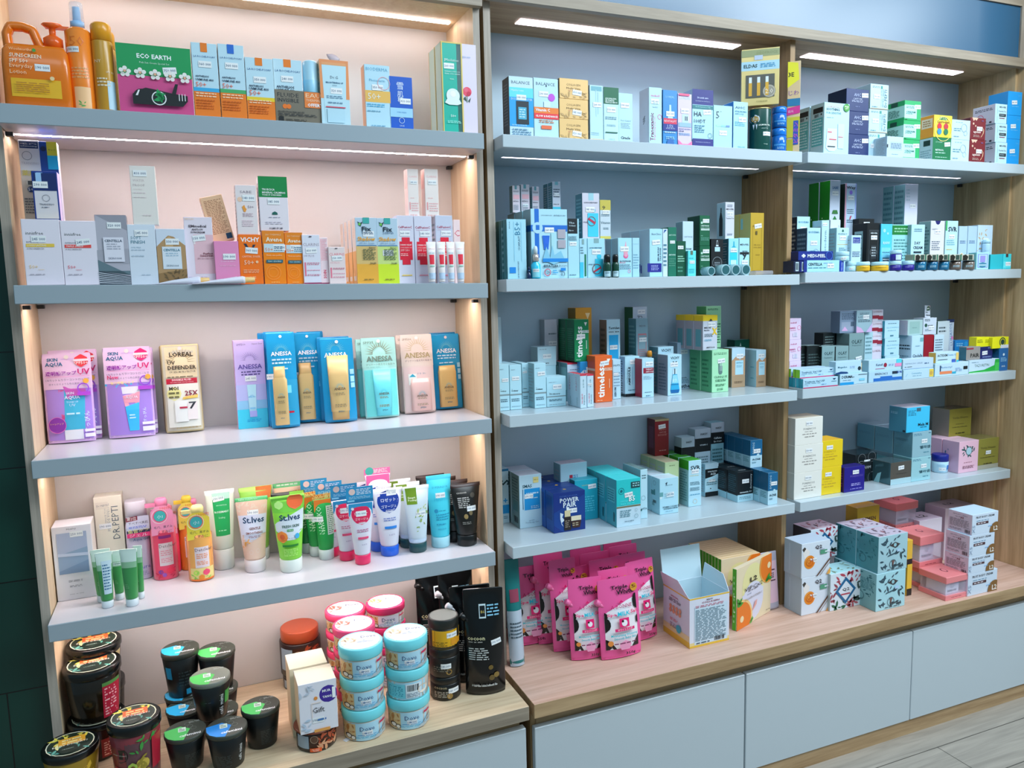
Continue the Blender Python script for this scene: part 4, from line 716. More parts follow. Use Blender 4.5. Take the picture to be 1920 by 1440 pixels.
# ---------------------------------------------------------------- fourth left shelf
HX = 't .38 .62 .955 Huxley 4a4a54 .03;r .11 .36 .87 .91 8296b0;p 9aa4bc .11 .62 .87 .70 .87 .91 .11 .91;p 6f86a4 .11 .36 .87 .36 .87 .52 .11 .40;p b0b8cc .11 .60 .87 .58 .87 .62 .11 .64;l .32 .68 .24 .27 2 8a8890;l .34 .66 .17 .2 2 8a8890;l .32 .7 .07 .085 1 b0aeb4'
B('L4', 101, 176, 985, 1124, .065, 'd8d4da', 'large white skincare box with blue landscape window picture, at the far left', HX, n=2, gap=.003, st=(.62, .885, 0, '250_000'), side='efe6dc', sops='', group='white boxes with blue landscape', behind='large white skincare box')
B('L4', 181, 234, 930, 1088, .045, 'e4dccc', 'tall ivory box with vertical grey lettering and a green agave plant', 'T .72 .50 .88 DR.PEPTI 5a6468;T .48 .60 .92 PEPTIDE_VOLUME 8a8a90 .1;T .38 .66 .92 ESSENCE_TONER 8a8a90 .05;r .06 .86 .50 .94 cfc6b8;t .1 .48 .9 Dr_PEPTI 6a6a70 .02;'+''.join('p 3a7a5c .84 .10 %.2f %.2f %.2f %.2f;' % (.84+.34*math.cos(t), .10+.2*math.sin(t), .86+.3*math.cos(t+.12), .10+.18*math.sin(t+.12)) for t in (.9, 1.2, 1.5, 1.8, 2.1, 2.4, 2.7)), side='d8ccb8', sops='', st=(.35, .66, 0))
g = RND('L4', 243, 288, 931, 1088); r, h = g['r'], g['h']; R = E('bottle', g, 'clear lilac gel bottle with white cap and navy lettered hang label', 'bottle', mat4=rframe(g))
pr = [(0, r*.95, r*.8), (.003, r, r*.85), (h*.66, r, r*.85), (h*.72, r*.93, r*.8)]; mb = MB(); mb.loft(pr, M('cfc4da', .15, alpha=.92), 28, 'mid'); P, yf, ab = loftmap(pr, 'mid', 0, h*.7)
art(mb, 't .3 .95 .84 Natural 4a5a94 .09;t .3 .98 .74 Aqua_Gel 3a4a8c .09;t .4 .95 .24 Cure 3a4a9c .12;l .3 .9 .08 .16 3 8a86a8', P, 2*r, h*.7, curved=True); mb.build('body', R)
mb = MB(); mb.loft([(h*.72, r*.93, r*.8), (h*.99, r*.9, r*.76), (h, r*.86, r*.72)], M('ebe4f0', .2, alpha=.85), 28, 'mid'); mb.build('cap', R)
mb = MB(); art(mb, 'r 0 .42 1 1 d8dcf0;p 7a2038 0 .98 .5 1.02 .5 .84 0 .8;t .04 .45 .92 第2位 fff .14;t .1 .95 .72 すべすべ美肌 2a2a50;r 0 .3 1 .42 2a2a50;t .05 .95 .36 角質ケア f0f0a0;r 0 .12 1 .3 d83a7a;t .1 .9 .21 ジェル fff .12;l .1 .9 .5 .6 2 3a5ac0', lambda x, y, o: ((x-.45)*2*r*.95, -r*.9-o-.001+.0*y, h*.52+y*h*.30), 2*r, h*.3); mb.build('hang_label', R)
# small gel tubes
for i, (a_, b_, v0, v1, lb, Yx) in enumerate(((171, 209, 1033, 1131, 'leftmost, behind the white labelled one', None), (180, 214, 1038, 1142, 'front left with a white side label', None), (208, 233, 1034, 1126, 'middle one at the back', None), (226, 261, 1032, 1139, 'front right, flat top turned away', None), (252, 270, 1024, 1124, 'rightmost at the back', None))):
    TUBE('L4', a_, b_, v0, v1, 'small clear tube of green gel, '+lb, '3f8a4c', 'dfe6ea', 'c8d4c8', capw=.72, caph=.13, ops='r 0 .74 1 1 c6d6cc;r 0 .62 1 .74 86b08c;'+('r .3 .12 .92 .82 cfe2ec;l .35 .88 .2 .76 9 3a6a8c' if i == 1 else 'l .2 .5 .2 .3 3 6aaa74'), st=(.5, .7, 0) if i == 2 else None, group='small green gel tubes', yaw=[0, .12, 0, -.2, -.2][i])
def PUMP(S, u0, u1, vt, vb, label, body, pump, ops, tagops, Yv=None, st=None, group=None):
    g = RND(S, u0, u1, vt, vb, Y=Yv); r, h = g['r'], g['h']; R = E('pump_bottle', g, label, 'bottle', group, rframe(g)); hb = h*.66
    pr = [(0, r*.94, r*.8), (.003, r, r*.85), (hb*.93, r, r*.85), (hb*.99, r*.8, r*.7), (hb, r*.5, r*.45)]; mb = MB(); mb.loft(pr, M(body, .2, coat=.3), 30); P, yf, ab = loftmap(pr, 'round', 0, hb*.93); art(mb, ops, P, 2*r, hb*.93, curved=True); mb.build('body', R)
    mb = MB(); PM = M(pump, .25); mb.loft([(hb, r*.55, r*.55), (hb+h*.09, r*.52, r*.52), (hb+h*.095, r*.3, r*.3), (h*.88, r*.22, r*.22), (h*.9, r*.5, r*.42), (h*.97, r*.5, r*.42), (h, r*.38, r*.3)], PM, 24); mb.box(-r*1.25, 0, -r*.16, r*.16, h*.90, h*.945, PM); mb.build('pump', R)
    mb = MB(); art(mb, tagops, lambda x, y, o: ((x-.5)*r*1.75, -r*.74-o-.0012+.0*x, hb*.86+y*h*.36), 1.75*r, h*.36, lift=.0004); mb.build('hang_tag', R)
    if st: sticker(R, 0, 0, hb*.3, yf=yf, w=r)
    return g
TG = 'p %s 0 0 1 .06 1 .8 .72 1 .25 1 0 .8;c .42 .66 .28 3aa0a0;o .42 .66 .30 e0406a .1;t .3 .54 .64 小1 fff .3;t .45 .98 .92 1000円 d04a1c .12;t .12 .94 .28 毛穴、黒ずみ 2a1c30;t .3 .9 .12 くすみに 2a1c30;o .4 .66 .36 f8e8e8 .06'
DET = 'r .08 .02 .98 .97 %s;r .28 .30 .84 .76 f0dce0;t .3 .98 .70 Detclear 6a4a50 .1;l .34 .8 .5 .62 3 %s;l .34 .8 .36 .46 3 %s;%s'
for (a_, b_, v0, v1, c_, pc, tcol, lb, fr) in ((340, 378, 924, 1070, 'f0903a', 'f8d84c', 'f4e060', 'orange pump bottle at the back with yellow tag', 'r .5 .2 .9 .5 5a3a7a'), (352, 386, 930, 1062, 'f07a9a', 'f090b8', 'f4a8c8', 'pink-tagged pump bottle furthest back between the pink and yellow ones', ''),):
    PUMP('L4', a_, b_, v0, v1, lb, c_, pc, DET % (c_, c_, c_, fr), TG % tcol, group='fruit peeling pump bottles')
PUMP('L4', 298, 342, 940, 1078, 'red-pink pump bottle behind the pink one', 'd83a5c', 'f090b8', '', TG % 'f4a8c8', group='fruit peeling pump bottles')
PUMP('L4', 289, 337, 927, 1089, 'pink pump bottle with berry print and pink hang tag', 'e8788c', 'f490b8', DET % ('e8486c', 'd88a9a', 'd88a9a', 'leaf .1 .9 .06 .26 10 c02848 4;c .3 .18 .1 7a3a8c;c .44 .12 .09 8a4aa0;c .7 .2 .16 d82a4c;r .3 .86 .8 .92 7a1c6a'), TG % 'f49ac0', group='fruit peeling pump bottles')
PUMP('L4', 355, 404, 940, 1091, 'yellow and orange pump bottle with citrus print and yellow hang tag', 'f0a060', 'f4e8a0', DET % ('f8b05c', 'e08a5c', 'e08a5c', 'r .08 .02 .98 .3 f8e090;leaf .1 .9 .06 .26 8 8ab84a 4;c .3 .2 .12 a8c850;c .7 .2 .14 e0486c;c .5 .1 .12 f0902c;r .08 .02 .98 .06 f07a2c'), TG % 'f8e04c', group='fruit peeling pump bottles')
def CTUBE(*a, **k): return TUBE('L4', *a, **k)
CTUBE(388, 445, 922, 1070, 'cloudy white peeling gel tube with green rosemary label', 'd4dccc', 'd2d4cc', 'e0e2dc', capw=.72, caph=.26, ops='r .22 .22 .86 .84 1c9a54;r .22 .84 .86 .95 a8d0c0;t .34 .74 .74 AROMATICA e8f4e8;b .26 .82 .63 ROSEMARY f0fff4;t .4 .66 .53 Scaling e0f4e8;l .36 .7 .3 .33 1 c8ecd4', st=(.45, .86, .12), dst=.05, n=2, dx=-.01)
SI = 'r 0 .93 1 1 %s;b .12 .9 .52 St.Ives 1c3a5c;l .35 .7 .64 .68 1 6ab0d8'
CTUBE(452, 516, 916, 1046, 'green and orange apricot scrub tube at the back left', '8cc850', 'd8dcd4', 'a8d860', ops='r .5 .8 1 1 f08a4c', capw=.62, st=None, group='apricot scrub tubes')
CTUBE(517, 573, 908, 1040, 'oat scrub tube at the back with green crimp', 'd8b898', 'e0dcd8', '4aa060', ops='l .1 .9 .94 1 1 e0f0d8', capw=.62, st=None, group='oat scrub tubes')
CTUBE(513, 577, 926, 1052, 'black and green scrub tube behind the fresh skin one', '1c2420', 'd0d4cc', '101412', ops='r .55 .8 1 1 8cc850;c .3 .88 .12 3a4a40', capw=.62, st=None)
CTUBE(445, 508, 936, 1075, 'beige oat scrub tube with white band, new formula crimp', 'd8b4a0', 'e0d4d4', '3f9a5c', ops='r 0 .0 1 .94 dab8a4;leaf 0 1 .76 .92 16 e8d0bc 8;p d8d8e8 0 .50 1 .62 1 .40 0 .22;r 0 .4 1 .72 d8d8e8;b .14 .92 .64 St.Ives 1c3a5c;b .34 .78 .50 GENTLE 7a4a44;b .2 .86 .43 SMOOTHING 7a4a44;l .3 .8 .35 .39 2 8a6a70;t .1 .7 .975 NEW_FORMULA! e8f4e0;leaf 0 .3 .2 .34 6 e0a050 2;o .35 .12 .08 e8d0c8;o .65 .14 .08 e8d0c8', capw=.66, caph=.17, st=(.52, .76, 0), group='oat scrub tubes', yaw=-.05)
CTUBE(512, 578, 933, 1075, 'green apricot scrub tube with orange fruit and white band', '7cc43c', 'dfe4dc', '8cd050', ops='r 0 .74 1 .97 6ab83c;c .2 .86 .14 a0d078;c .72 .90 .26 f4703c;p d4dce4 0 .58 1 .78 1 .44 .6 .3 0 .44;b .16 .88 .66 St.Ives 1c3a5c;b .22 .84 .52 FRESH_SKIN 3a5a4c;r .38 .44 .62 .475 2a8a3c;t .4 .6 .458 SCRUB fff .02;c .18 .36 .2 f4903c;c .18 .36 .09 c85a2c;c .76 .36 .09 3a9ac8;r .14 .20 .8 .235 2a7a2c;l .16 .8 .05 .17 5 b4e07c', capw=.66, caph=.17, st=(.5, .36, 0, '160_000'), group='apricot scrub tubes')
NAR = 'T .2 .3 .86 NARUKO d8f0d8;l .3 .4 .3 .6 6 a8d8a8;r .55 .28 .98 .86 b8c4b8;l .6 .94 .3 .84 14 5a7a64'
CTUBE(590, 634, 938, 1051, 'green tea tree tube with orange fringed hang card', '148a3c', 'c4ccc8', '1c9a48', ops=NAR, n=4, dst=.05, dx=-.014, capw=.66, caph=.17, st=(.16, .62, 0), group='green tubes with hang cards', card=(.012, 'e07a2c', 't 0 1 .7 20%増量 ffe890;t .1 .9 .3 抽出角質 f8f0a0'), yaw=.1)
RO = 'c .5 .77 .42 %s;t .22 .78 .80 ロゼット fff;t .2 .8 .69 ゴマージュ fff;t .36 .66 .62 gommage fff .04;c .16 .9 .06 f4e8f0;l .22 .8 .43 .5 2 %s;r .22 .30 .80 .345 %s;t .4 .7 .19 ROSETTE 8a7a9a .03'
CTUBE(656, 706, 946, 1060, 'white facial peel tube with red oval and blue picture card', 'e8e4ee', 'd82a5c', 'efeaf4', ops=RO % ('cf1c4c', 'b06a88', 'd84a70'), n=4, dst=.046, dx=-.030, capw=.60, caph=.16, st=(.5, .80, 0), group='red oval peel tubes', card=(.040, '2a8ab8', 'r 0 .0 1 .2 1c6a94;r .04 .1 .3 .2 8fd0e8;c .22 .72 .12 e8c8c0;l .38 .92 .5 .9 4 e8f4ff;l .1 .9 .26 .44 3 a8dcf0'))
CTUBE(690, 738, 892, 1030, 'white peel tube with pink card, at the back behind the blue ones', 'e8e4ee', '2a4ab8', 'efeaf4', ops='', capw=.60, caph=.16, st=None, group='blue oval peel tubes', card=(.016, 'e86aa8', 'c .2 .6 .16 3a9a8c;l .36 .92 .2 .9 5 fff'))
CTUBE(704, 761, 919, 1044, 'white facial peel tube with navy oval and blue cap', 'e8e6f0', '1c58c0', 'efeef6', ops=RO % ('10348c', '6a7ab0', '2a7ac8'), n=4, dst=.044, dx=-.016, capw=.60, caph=.15, st=(.62, .92, 0, '180_000'), group='blue oval peel tubes')
CTUBE(761, 811, 914, 1037, 'white peeling tube with olive leaves and dark green cap', 'd0dce4', '1c4448', 'e4e8ec', ops='r .06 .68 .5 .97 6a8a1c;b .12 .44 .80 Smart eef4d0 .04;b .12 .48 .75 Peeling eef4d0 .04;leaf .3 .95 .2 .52 12 8aa04c 11;leaf .2 .9 .5 .66 5 a8b46c 2;r 0 .0 1 .06 b8c8d8', n=3, dst=.045, dx=-.012, capw=.66, caph=.14, st=(.6, .52, 0), group='olive leaf peeling tubes')
CTUBE(806, 853, 894, 1028, 'turquoise peeling gel tube with frosted cap, round top', '48cce0', 'a8dce8', '3cc0dc', ops='t .16 .86 .80 SUPERAQUA 2a90b0 .04;t .2 .84 .60 Hyalron 3ab4cc .07;c .24 .42 .09 2a8ab0;l .36 .7 .41 .43 1 1c7a98;l .2 .9 .26 .38 3 2a90b0;l .2 .7 .18 .22 1 2a90b0;t .25 .7 .12 MISSHA 2a90b0 .03', capw=.74, caph=.15, st=(.5, .68, 0, '180_000'))
CTUBE(852, 908, 910, 1025, 'black coffee scrub tube with small white lettering', '14120f', '0c0c0c', '2c1410', ops='t .14 .5 .82 cocoon c8c0b8 .05;l .14 .6 .52 .74 6 b8b4b0;c .72 .76 .09 4a443c;c .38 .36 .09 8a7448;c .6 .42 .08 6a5a3c;l .2 .6 .2 .26 2 8a8680', n=4, dst=.046, dx=-.018, capw=.66, caph=.18, st=(.62, .52, 0), group='black coffee scrub tubes')
# ---------------------------------------------------------------- tubs and jars on the left worktop
BD = 'c .5 .5 .80 1c2a20;o .5 .5 .82 d8d4b8 .05;c .34 .40 .3 e8dc9a;leaf .2 .8 .5 .86 10 d8c850 6;leaf .15 .85 .2 .5 10 5a9a8c 9;r .3 .46 .76 .72 %s;l .36 .72 .5 .68 2 f8e8a0;c .46 .30 .17 14241c;t .36 .56 .30 ORGANIC a8c0b0 .05;t .2 .8 .455 BODY_DESSERTS f4f4ec .06'.replace('.80 ', '.40 ').replace('.82 ', '.42 ').replace('c .34 .40 .3 ', 'c .44 .48 .2 ')
def TUB(u0, u1, vt, vb, label, side, ops, on=None, key=None, same=False, lidc='d8602c', tst=None, topvis=True, yaw=None):
    return JAR('L5', u0, u1, vt, vb, label, body=side, lid='0b0c0b', lh=.16, lr=1.05, r0=.86, ops=ops, tops=BD % lidc, on=on, same=same, topvis=topvis, key=key, cat='tub', name='scrub_tub', group='fruit body scrub tubs', tst=tst, lrough=.25, brough=.15, yaw=yaw)
ING = 'r .66 .08 .98 .80 a01830;l .7 .94 .12 .76 10 e8b8b8;r .66 .80 .98 .88 4a7a3c'
TUB(127, 234, 1256, 1405, 'lower dark tub hidden at the back left of the base', '1c1610', '', key='tb1')
TUB(126, 231, 1183, 1262, 'dark scrub tub with yellow fruit lid, at the back left on another tub', '1c1610', 'r .8 .1 1 .9 b8a878', on='tb1', same=True)
TUB(119, 232, 1318, 1436, 'lower front tub with dark red label under the leaning ingredient tub', '2a120c', 'r .55 .1 .98 .7 8a1c1c;l .6 .95 .14 .6 6 d8a090;bar .78 .94 .1 .2', key='tb2')
TUB(112, 221, 1223, 1336, 'dark scrub tub with red ingredient panel, stacked at the front left', '1a1208', ING, on='tb2', same=True)
TUB(86, 199, 1368, 1502, 'scrub tub with mustard side and orange price lid, nearest bottom left', '8a6a1c', 'leaf .5 .95 .3 .8 8 d0a838 3;c .7 .5 .12 d8c050', tst=(.55, .62, -.1), lidc='e0a02c')
TUB(211, 315, 1316, 1482, 'red and pink pineapple scrub tub with round black badge', '7a3034', 'r .28 .0 1 1 5a3a40;c .16 .66 .17 14120f;t .04 .3 .66 BODY_DESSERTS c8c0b0;r .04 .02 .42 .42 b82838;b .08 .38 .34 SCULPTING f8e8e0;b .08 .36 .26 BODY_SCRUB f8e8e0;leaf .4 .9 .7 .95 10 3a8a3c 2;c .62 .46 .14 b8a040;leaf .5 .75 .3 .62 14 8a7a28 7;c .40 .44 .1 a8c050;c .40 .42 .05 6a4a20;c .5 .14 .14 5a9a7c;c .5 .14 .09 e8ecd8;r .82 .3 1 .9 a01c30', tst=(.5, .5, .1))
CM = 'p %s .03 .38 .10 .22 .25 .08 .45 .012 .62 .5 .40 .70 .02 .62;b .36 .86 .22 cafemimi f0f0f0 .12;r .34 .42 .52 .62 c8d4c8;l .36 .5 .44 .6 3 4a5a50;o .62 .6 .07 6a706c .12;o .70 .48 .07 6a706c .12;o .56 .74 .07 6a706c .12;l .6 .86 .74 .82 2 8a908c'
CS = 'l .45 .9 .15 .6 9 2c3434'
def MIMI(u0, u1, vt, vb, label, c='4ab060', on=None, key=None, same=False, ops=CS, yaw=None, rot=None):
    return JAR('L5', u0, u1, vt, vb, label, body='0d0f0f', lid='33372f', lh=.12, lr=1.04, r0=.78, ops=ops, tops=CM % c, on=on, same=same, key=key, cat='tub', name='scrub_tub', group='black scrub tubs with half coloured lids', lrough=.45, brough=.35, yaw=yaw)
MIMI(313, 386, 1281, 1368, 'black tub with lid mostly hidden, back left of the bottom layer', '2aa0d0', key='m1')
MIMI(310, 383, 1199, 1292, 'black tub with bright blue lid half and white lettering along the top', '2aa8dc', on='m1', same=2, ops='r .05 .5 .2 .8 1c7aa0;r .62 .08 .88 .22 1c8ab0;l .4 .8 .3 .7 5 2c3434')
MIMI(379, 452, 1270, 1358, 'black tub with green lid edge at the back right', '4ab060', key='m2')
MIMI(375, 448, 1202, 1290, 'black tub with green lid half, upper right of the back pair', '4ab85c', on='m2', same=2)
MIMI(315, 389, 1307, 1392, 'black tub with blue lid and white lettering under the middle one', '2aa0d0', key='m3')
MIMI(379, 452, 1311, 1390, 'black tub with blue lid segment under the middle tub, right', '2aa0d0', key='m4')
g3 = REG['m3']; g4 = REG['m4']; zz = max(g3['z1'], g4['z1'])+.0006
gg = JAR('L5', 361, 439, 1249, 1357, 'black tub with green lid half and upright lettering, standing on two others', body='0d0f0f', lid='6a6c62', lh=.12, lr=1.04, r0=.78, ops='T .78 .12 .72 café_mimi e8ecec;r .88 .42 1 .78 2a8a3c;l .3 .5 .55 .6 1 3a4040', tops=CM % '44a84c', z0=zz, Y=None, cat='tub', name='scrub_tub', group='black scrub tubs with half coloured lids', lrough=.45)
MIMI(313, 394, 1348, 1452, 'black tub with green lid half, front left of the black tubs', '44b054')
MIMI(391, 471, 1341, 1450, 'black tub with blue lid half and upright side lettering, front middle', '1c78c0', ops='T .84 .2 .72 café_mimi e8ecec;l .12 .6 .1 .5 10 343c3c')
MIMI(457, 531, 1303, 1410, 'black tub with green lid half standing alone on the right', '4ab85c')
BRJ = 'r .02 .20 .28 .86 8a9aa8;r .30 .2 .98 .9 3a1c10;c .42 .7 .09 5a3c2c;o .42 .7 .1 b89a80 .1;leaf .55 .98 .3 .88 18 a84a2c 5;leaf .55 .98 .2 .5 10 c8906c 8;r .30 .06 .6 .26 e05a28;b .34 .54 .19 OIL_SCRUB ffd8c0 .08;b .38 .52 .12 Firming ffd8c0 .08'
JAR('L5', 531, 602, 1238, 1291, 'lower brown cinnamon scrub jar at the back', body='241410', lid='1c1410', lh=.22, ops=BRJ, key='bj1', cat='jar', name='scrub_jar', group='cinnamon scrub jars')
JAR('L5', 530, 603, 1158, 1238, 'brown cinnamon scrub jar with burnt orange lid, upper back one', body='241410', lid='a04424', lh=.26, lr=.93, ops=BRJ, on='bj1', same=True, cat='jar', name='scrub_jar', group='cinnamon scrub jars', st=(.6, .5, 0))
JAR('L5', 553, 638, 1330, 1413, 'cinnamon scrub jar with brown lid under the gift soap box', body='1c1210', lid='6a3018', lh=.10, lr=1.12, ops=BRJ, key='bj2', cat='jar', name='scrub_jar', group='cinnamon scrub jars', brough=.12)
GIFT = 'c .78 .72 .24 3a2484;b .62 .84 .79 MUA fff .1;b .62 .86 .67 TANG fff .1;b .88 .97 .73 1 fff .22;c .44 .68 .05 e08a3c;t .34 .66 .44 Gift 3a3438 .2;r .32 .3 .34 .6 d8c8c0;r .32 .58 .58 .6 d8c8c0;l .46 .7 .2 .28 1 3a6aa0;r .36 .0 .78 .06 d8944c;leaf .04 .3 .06 .3 5 a8b8c8 3;leaf .04 .4 .75 .95 5 b0b8c4 5'
B('L5', 560, 632, 1278, 1350, .075, 'd8d4da', 'white gift soap box with purple round sticker on top of a brown jar', GIFT, on='bj2', Y=REG['bj2']['y']-REG['bj2']['r']+.004, side='e8c8a0', sops='', top='f0e2c4', key='gift', st=(.48, .24, 0, '190_000'), cat='box')
B('L5', 545, 617, 1248, 1356, .08, 'd8c8a8', 'film-wrapped cream soap box behind the purple-stickered one', '', Y=REG['gift']['Y']+.085, side='e8c8a0', sops='', top='f0e8c8', st=None, cat='box')
# body polish jars
DV = 'r 0 0 1 1 %s;r 0 .04 .26 .96 c8a878;leaf .02 .24 .4 .9 6 a8703c 4;c .1 .26 .07 3a2a2c;c .1 .26 .05 e8e0d8;c .2 .2 .06 3a2a2c;c .2 .2 .045 e8e0d8;t .36 .72 .70 Dove 1c3a6c;p 2a5a8c .5 .5 .56 .46 .5 .44 .46 .48;l .3 .8 .32 .38 1 1c7ab0;l .26 .84 .18 .28 2 3a9ac0;r .84 .78 .98 .9 b8244c;p a8b0b4 .66 .04 1 .6 1 .04'
DT = 'c .5 .5 .44 %s;leaf .12 .40 .3 .72 10 %s 6;t .52 .86 .66 Dove 3a4a6c .12;l .42 .8 .38 .46 2 b0b8c8;p %s .56 .5 .62 .47 .56 .45'
def DOVE(u0, u1, vs, labels, lidc, labc, leafc, lastlid=None, grp='', yaws=None, ops=None):
    prev = None
    for i in range(len(vs)-1):
        JAR('L5', u0, u1, vs[i+1], vs[i], labels[i], body='c8b8a0', lid=(lastlid or lidc) if i == len(vs)-2 else lidc, lh=.36, lr=1.02, ops=(ops or {}).get(i, DV % labc), tops=DT % ('e8e8ee', leafc, '8aa0b0'), on=prev, same=bool(prev), topvis=(i == len(vs)-2), key=grp+str(i), cat='jar', name='body_polish_jar', group=grp, yaw=(yaws or {}).get(i), st=(.55, .42, 0, '190_000') if i == len(vs)-2 else None, brough=.2)
        prev = grp+str(i)
def zfix(keys, z1):   # equal heights for a pile whose only seen edge is the top lid
    pass
def PILE(u0, u1, vt, vb, n, labels, lidc, labc, leafc, grp, lastlid=None, yaws=None, ops=None):
    g = RND('L5', u0, u1, vt, vb); H = g['h']/n
    for i in range(n):
        q = dict(g); q['z0'] = g['z0']+i*H+.0002*i; q['h'] = H-.0003; R = E('body_polish_jar', q, labels[i], 'jar', grp, rframe(q, (yaws or {}).get(i)))
        r, h = q['r'], q['h']; lh = .35; hb = h*(1-lh); rb = r/1.04; pr = cyl_prof(rb, hb, rb*.97)
        mb = MB(); mb.loft(pr, M('b8aca0', .15), 36); P, yf, ab = loftmap(pr, 'round', 0, hb); art(mb, (ops or {}).get(i, DV % labc), lambda x, y, o: P(x, .04+.9*y, o), 2*rb, hb, curved=True); mb.build('body', R)
        lc = (lastlid or lidc) if i == n-1 else lidc; mb = MB(); mb.loft([(hb+.0002, r-.001, r-.001), (hb+.002, r, r), (h-.002, r, r), (h, r-.002, r-.002)], M(lc, .25), 36)
        if i == n-1: art(mb, DT % ('e6e4ea', leafc, '8aa0b0'), disc_top(r, h), 2*r, 2*r)
        mb.build('lid', R)
        if i != 1 or u0 < 700: sticker(R, .004, 0, hb*.42, yf=yf, w=.024)
PILE(617, 694, 1125, 1298, 4, ['pink-lidded polish jar, %s of the back left pile' % k for k in ('bottom', 'second lowest', 'second highest', 'top')], 'ee4a78', 'ece4e8', 'e8806c', 'pink body polish jars')
PILE(693, 766, 1113, 1290, 4, ['crimson-lidded polish jar, %s of the back right pile' % k for k in ('bottom', 'second lowest', 'second highest', 'top')], 'c02a5c', 'e4dce4', 'e0b070', 'crimson body polish jars')
PILE(632, 712, 1152, 1344, 4, ['pink-lidded polish jar, %s of the pile behind the blue jars' % k for k in ('bottom', 'second lowest', 'second highest', 'top')], 'e84a78', 'ece4e8', 'e8806c', 'pink body polish jars')
PILE(643, 727, 1182, 1392, 3, ['aqua-lidded polish jar, %s of the left front pile' % k for k in ('bottom', 'middle', 'top')], '6cc4cc', 'b4dcec', 'e8c8a0', 'aqua body polish jars')
PILE(727, 809, 1167, 1371, 3, ['aqua-lidded polish jar, %s of the right front pile' % k for k in ('bottom', 'middle', 'top')], '6cc4cc', 'b4dcec', 'e8c8a0', 'aqua body polish jars', ops={1: 'r 0 0 1 1 a8d4e4;r .0 .1 .4 .9 6ac0cc;l .04 .36 .2 .8 6 2a8aa0;r .42 .1 .8 .92 e8f0f4;bar .46 .76 .5 .86;l .44 .78 .14 .4 4 6a7a8a;c .84 .5 .12 d8c8b8'})
# black coffee jars
JAR('L5', 808, 865, 1258, 1315, 'black coffee scrub jar, bottom of the pile beside the black pouches', body='12100e', lid='100f0e', lh=.3, ops='t .1 .5 .8 cocoon c8b890 .12;l .1 .6 .2 .6 4 a09a90;c .6 .3 .1 8a6a34', key='cj1', name='scrub_jar', group='coffee scrub jars', st=(.75, .6, 0), topvis=False)
JAR('L5', 805, 862, 1206, 1258, 'black coffee scrub jar, middle of the pile beside the black pouches', body='12100e', lid='100f0e', lh=.3, ops='c .6 .3 .1 8a6a34;l .1 .6 .3 .6 3 6a6458', on='cj1', same=True, key='cj2', name='scrub_jar', group='coffee scrub jars', st=(.5, .6, 0), topvis=False)
JAR('L5', 795, 855, 1141, 1206, 'yellow-labelled scrub jar with matt black lid on two black jars', body='1c1810', lid='1c1c18', lh=.32, ops='r 0 .0 1 .94 d09a14;l .1 .6 .1 .4 4 6a5010;r .7 .2 1 .5 c8861c', tops='c .5 .5 .44 6c706a', on='cj2', same=True, name='scrub_jar', group='coffee scrub jars', st=(.75, .7, 0))
CO = 'b .08 .5 .54 cocoon c0b890 .07;l .1 .5 .50 .52 1 8a8680;l .1 .62 .34 .46 6 b8b8b4;c .62 .27 .06 6a5428;c .76 .19 .07 7a6230;c .64 .17 .07 5c4a26;l .2 .8 .08 .11 1 a8a8a4;r .38 .73 .55 .86 c8d8dc;r .40 .745 .53 .845 14161a;t .42 .52 .79 86 b8a050 .04;l .58 .9 .74 .86 4 7ab0c8;b .14 .74 .105 600ML_/_20.2_FL.OZ a8a8a8'
def CPOUCH(u0, u1, vt, vb, lb, Y=None, **k): return POUCH('L5', u0, u1, vt, vb, lb, '0a0b0c', CO, .05, Y=Y, group='black coffee refill pouches', hole=False, rough=.16, lean=.05, foot=.8, **k)
CPOUCH(872, 948, 1112, 1300, 'glossy black coffee refill pouch, front right and nearest', st=(.78, .50, .15), spout=(.05, .72, '0c0c0c'), yaw=-.25)
CPOUCH(848, 925, 1106, 1268, 'glossy black coffee refill pouch with round silver spout, second from the right', Y=.02, st=None, spout=(.04, .78, 'b8b8bc'), yaw=-.15)
CPOUCH(828, 893, 1078, 1240, 'glossy black coffee refill pouch behind the yellow-labelled jar', Y=.09, st=None, spout=(.06, .76, 'a8a8ac'), yaw=-.1)
CPOUCH(787, 870, 1080, 1225, 'glossy black coffee refill pouch with black spout, furthest left', Y=.15, st=None, spout=(.1, .86, '0c0c0c'))
q = at(651, 1387, 'L', Z=.4206); mb = MB(); mb.box(-.008, .008, -.006, .006, 0, .0004, M('d8d8de')); o = mb.build('price_tag', mat4=ML @ Matrix.Translation((q[0], q[1], .4211)) @ Matrix.Rotation(.5, 4, 'Z')); tag(o, 'small loose white price tag lying on the pale oak top', 'tag')
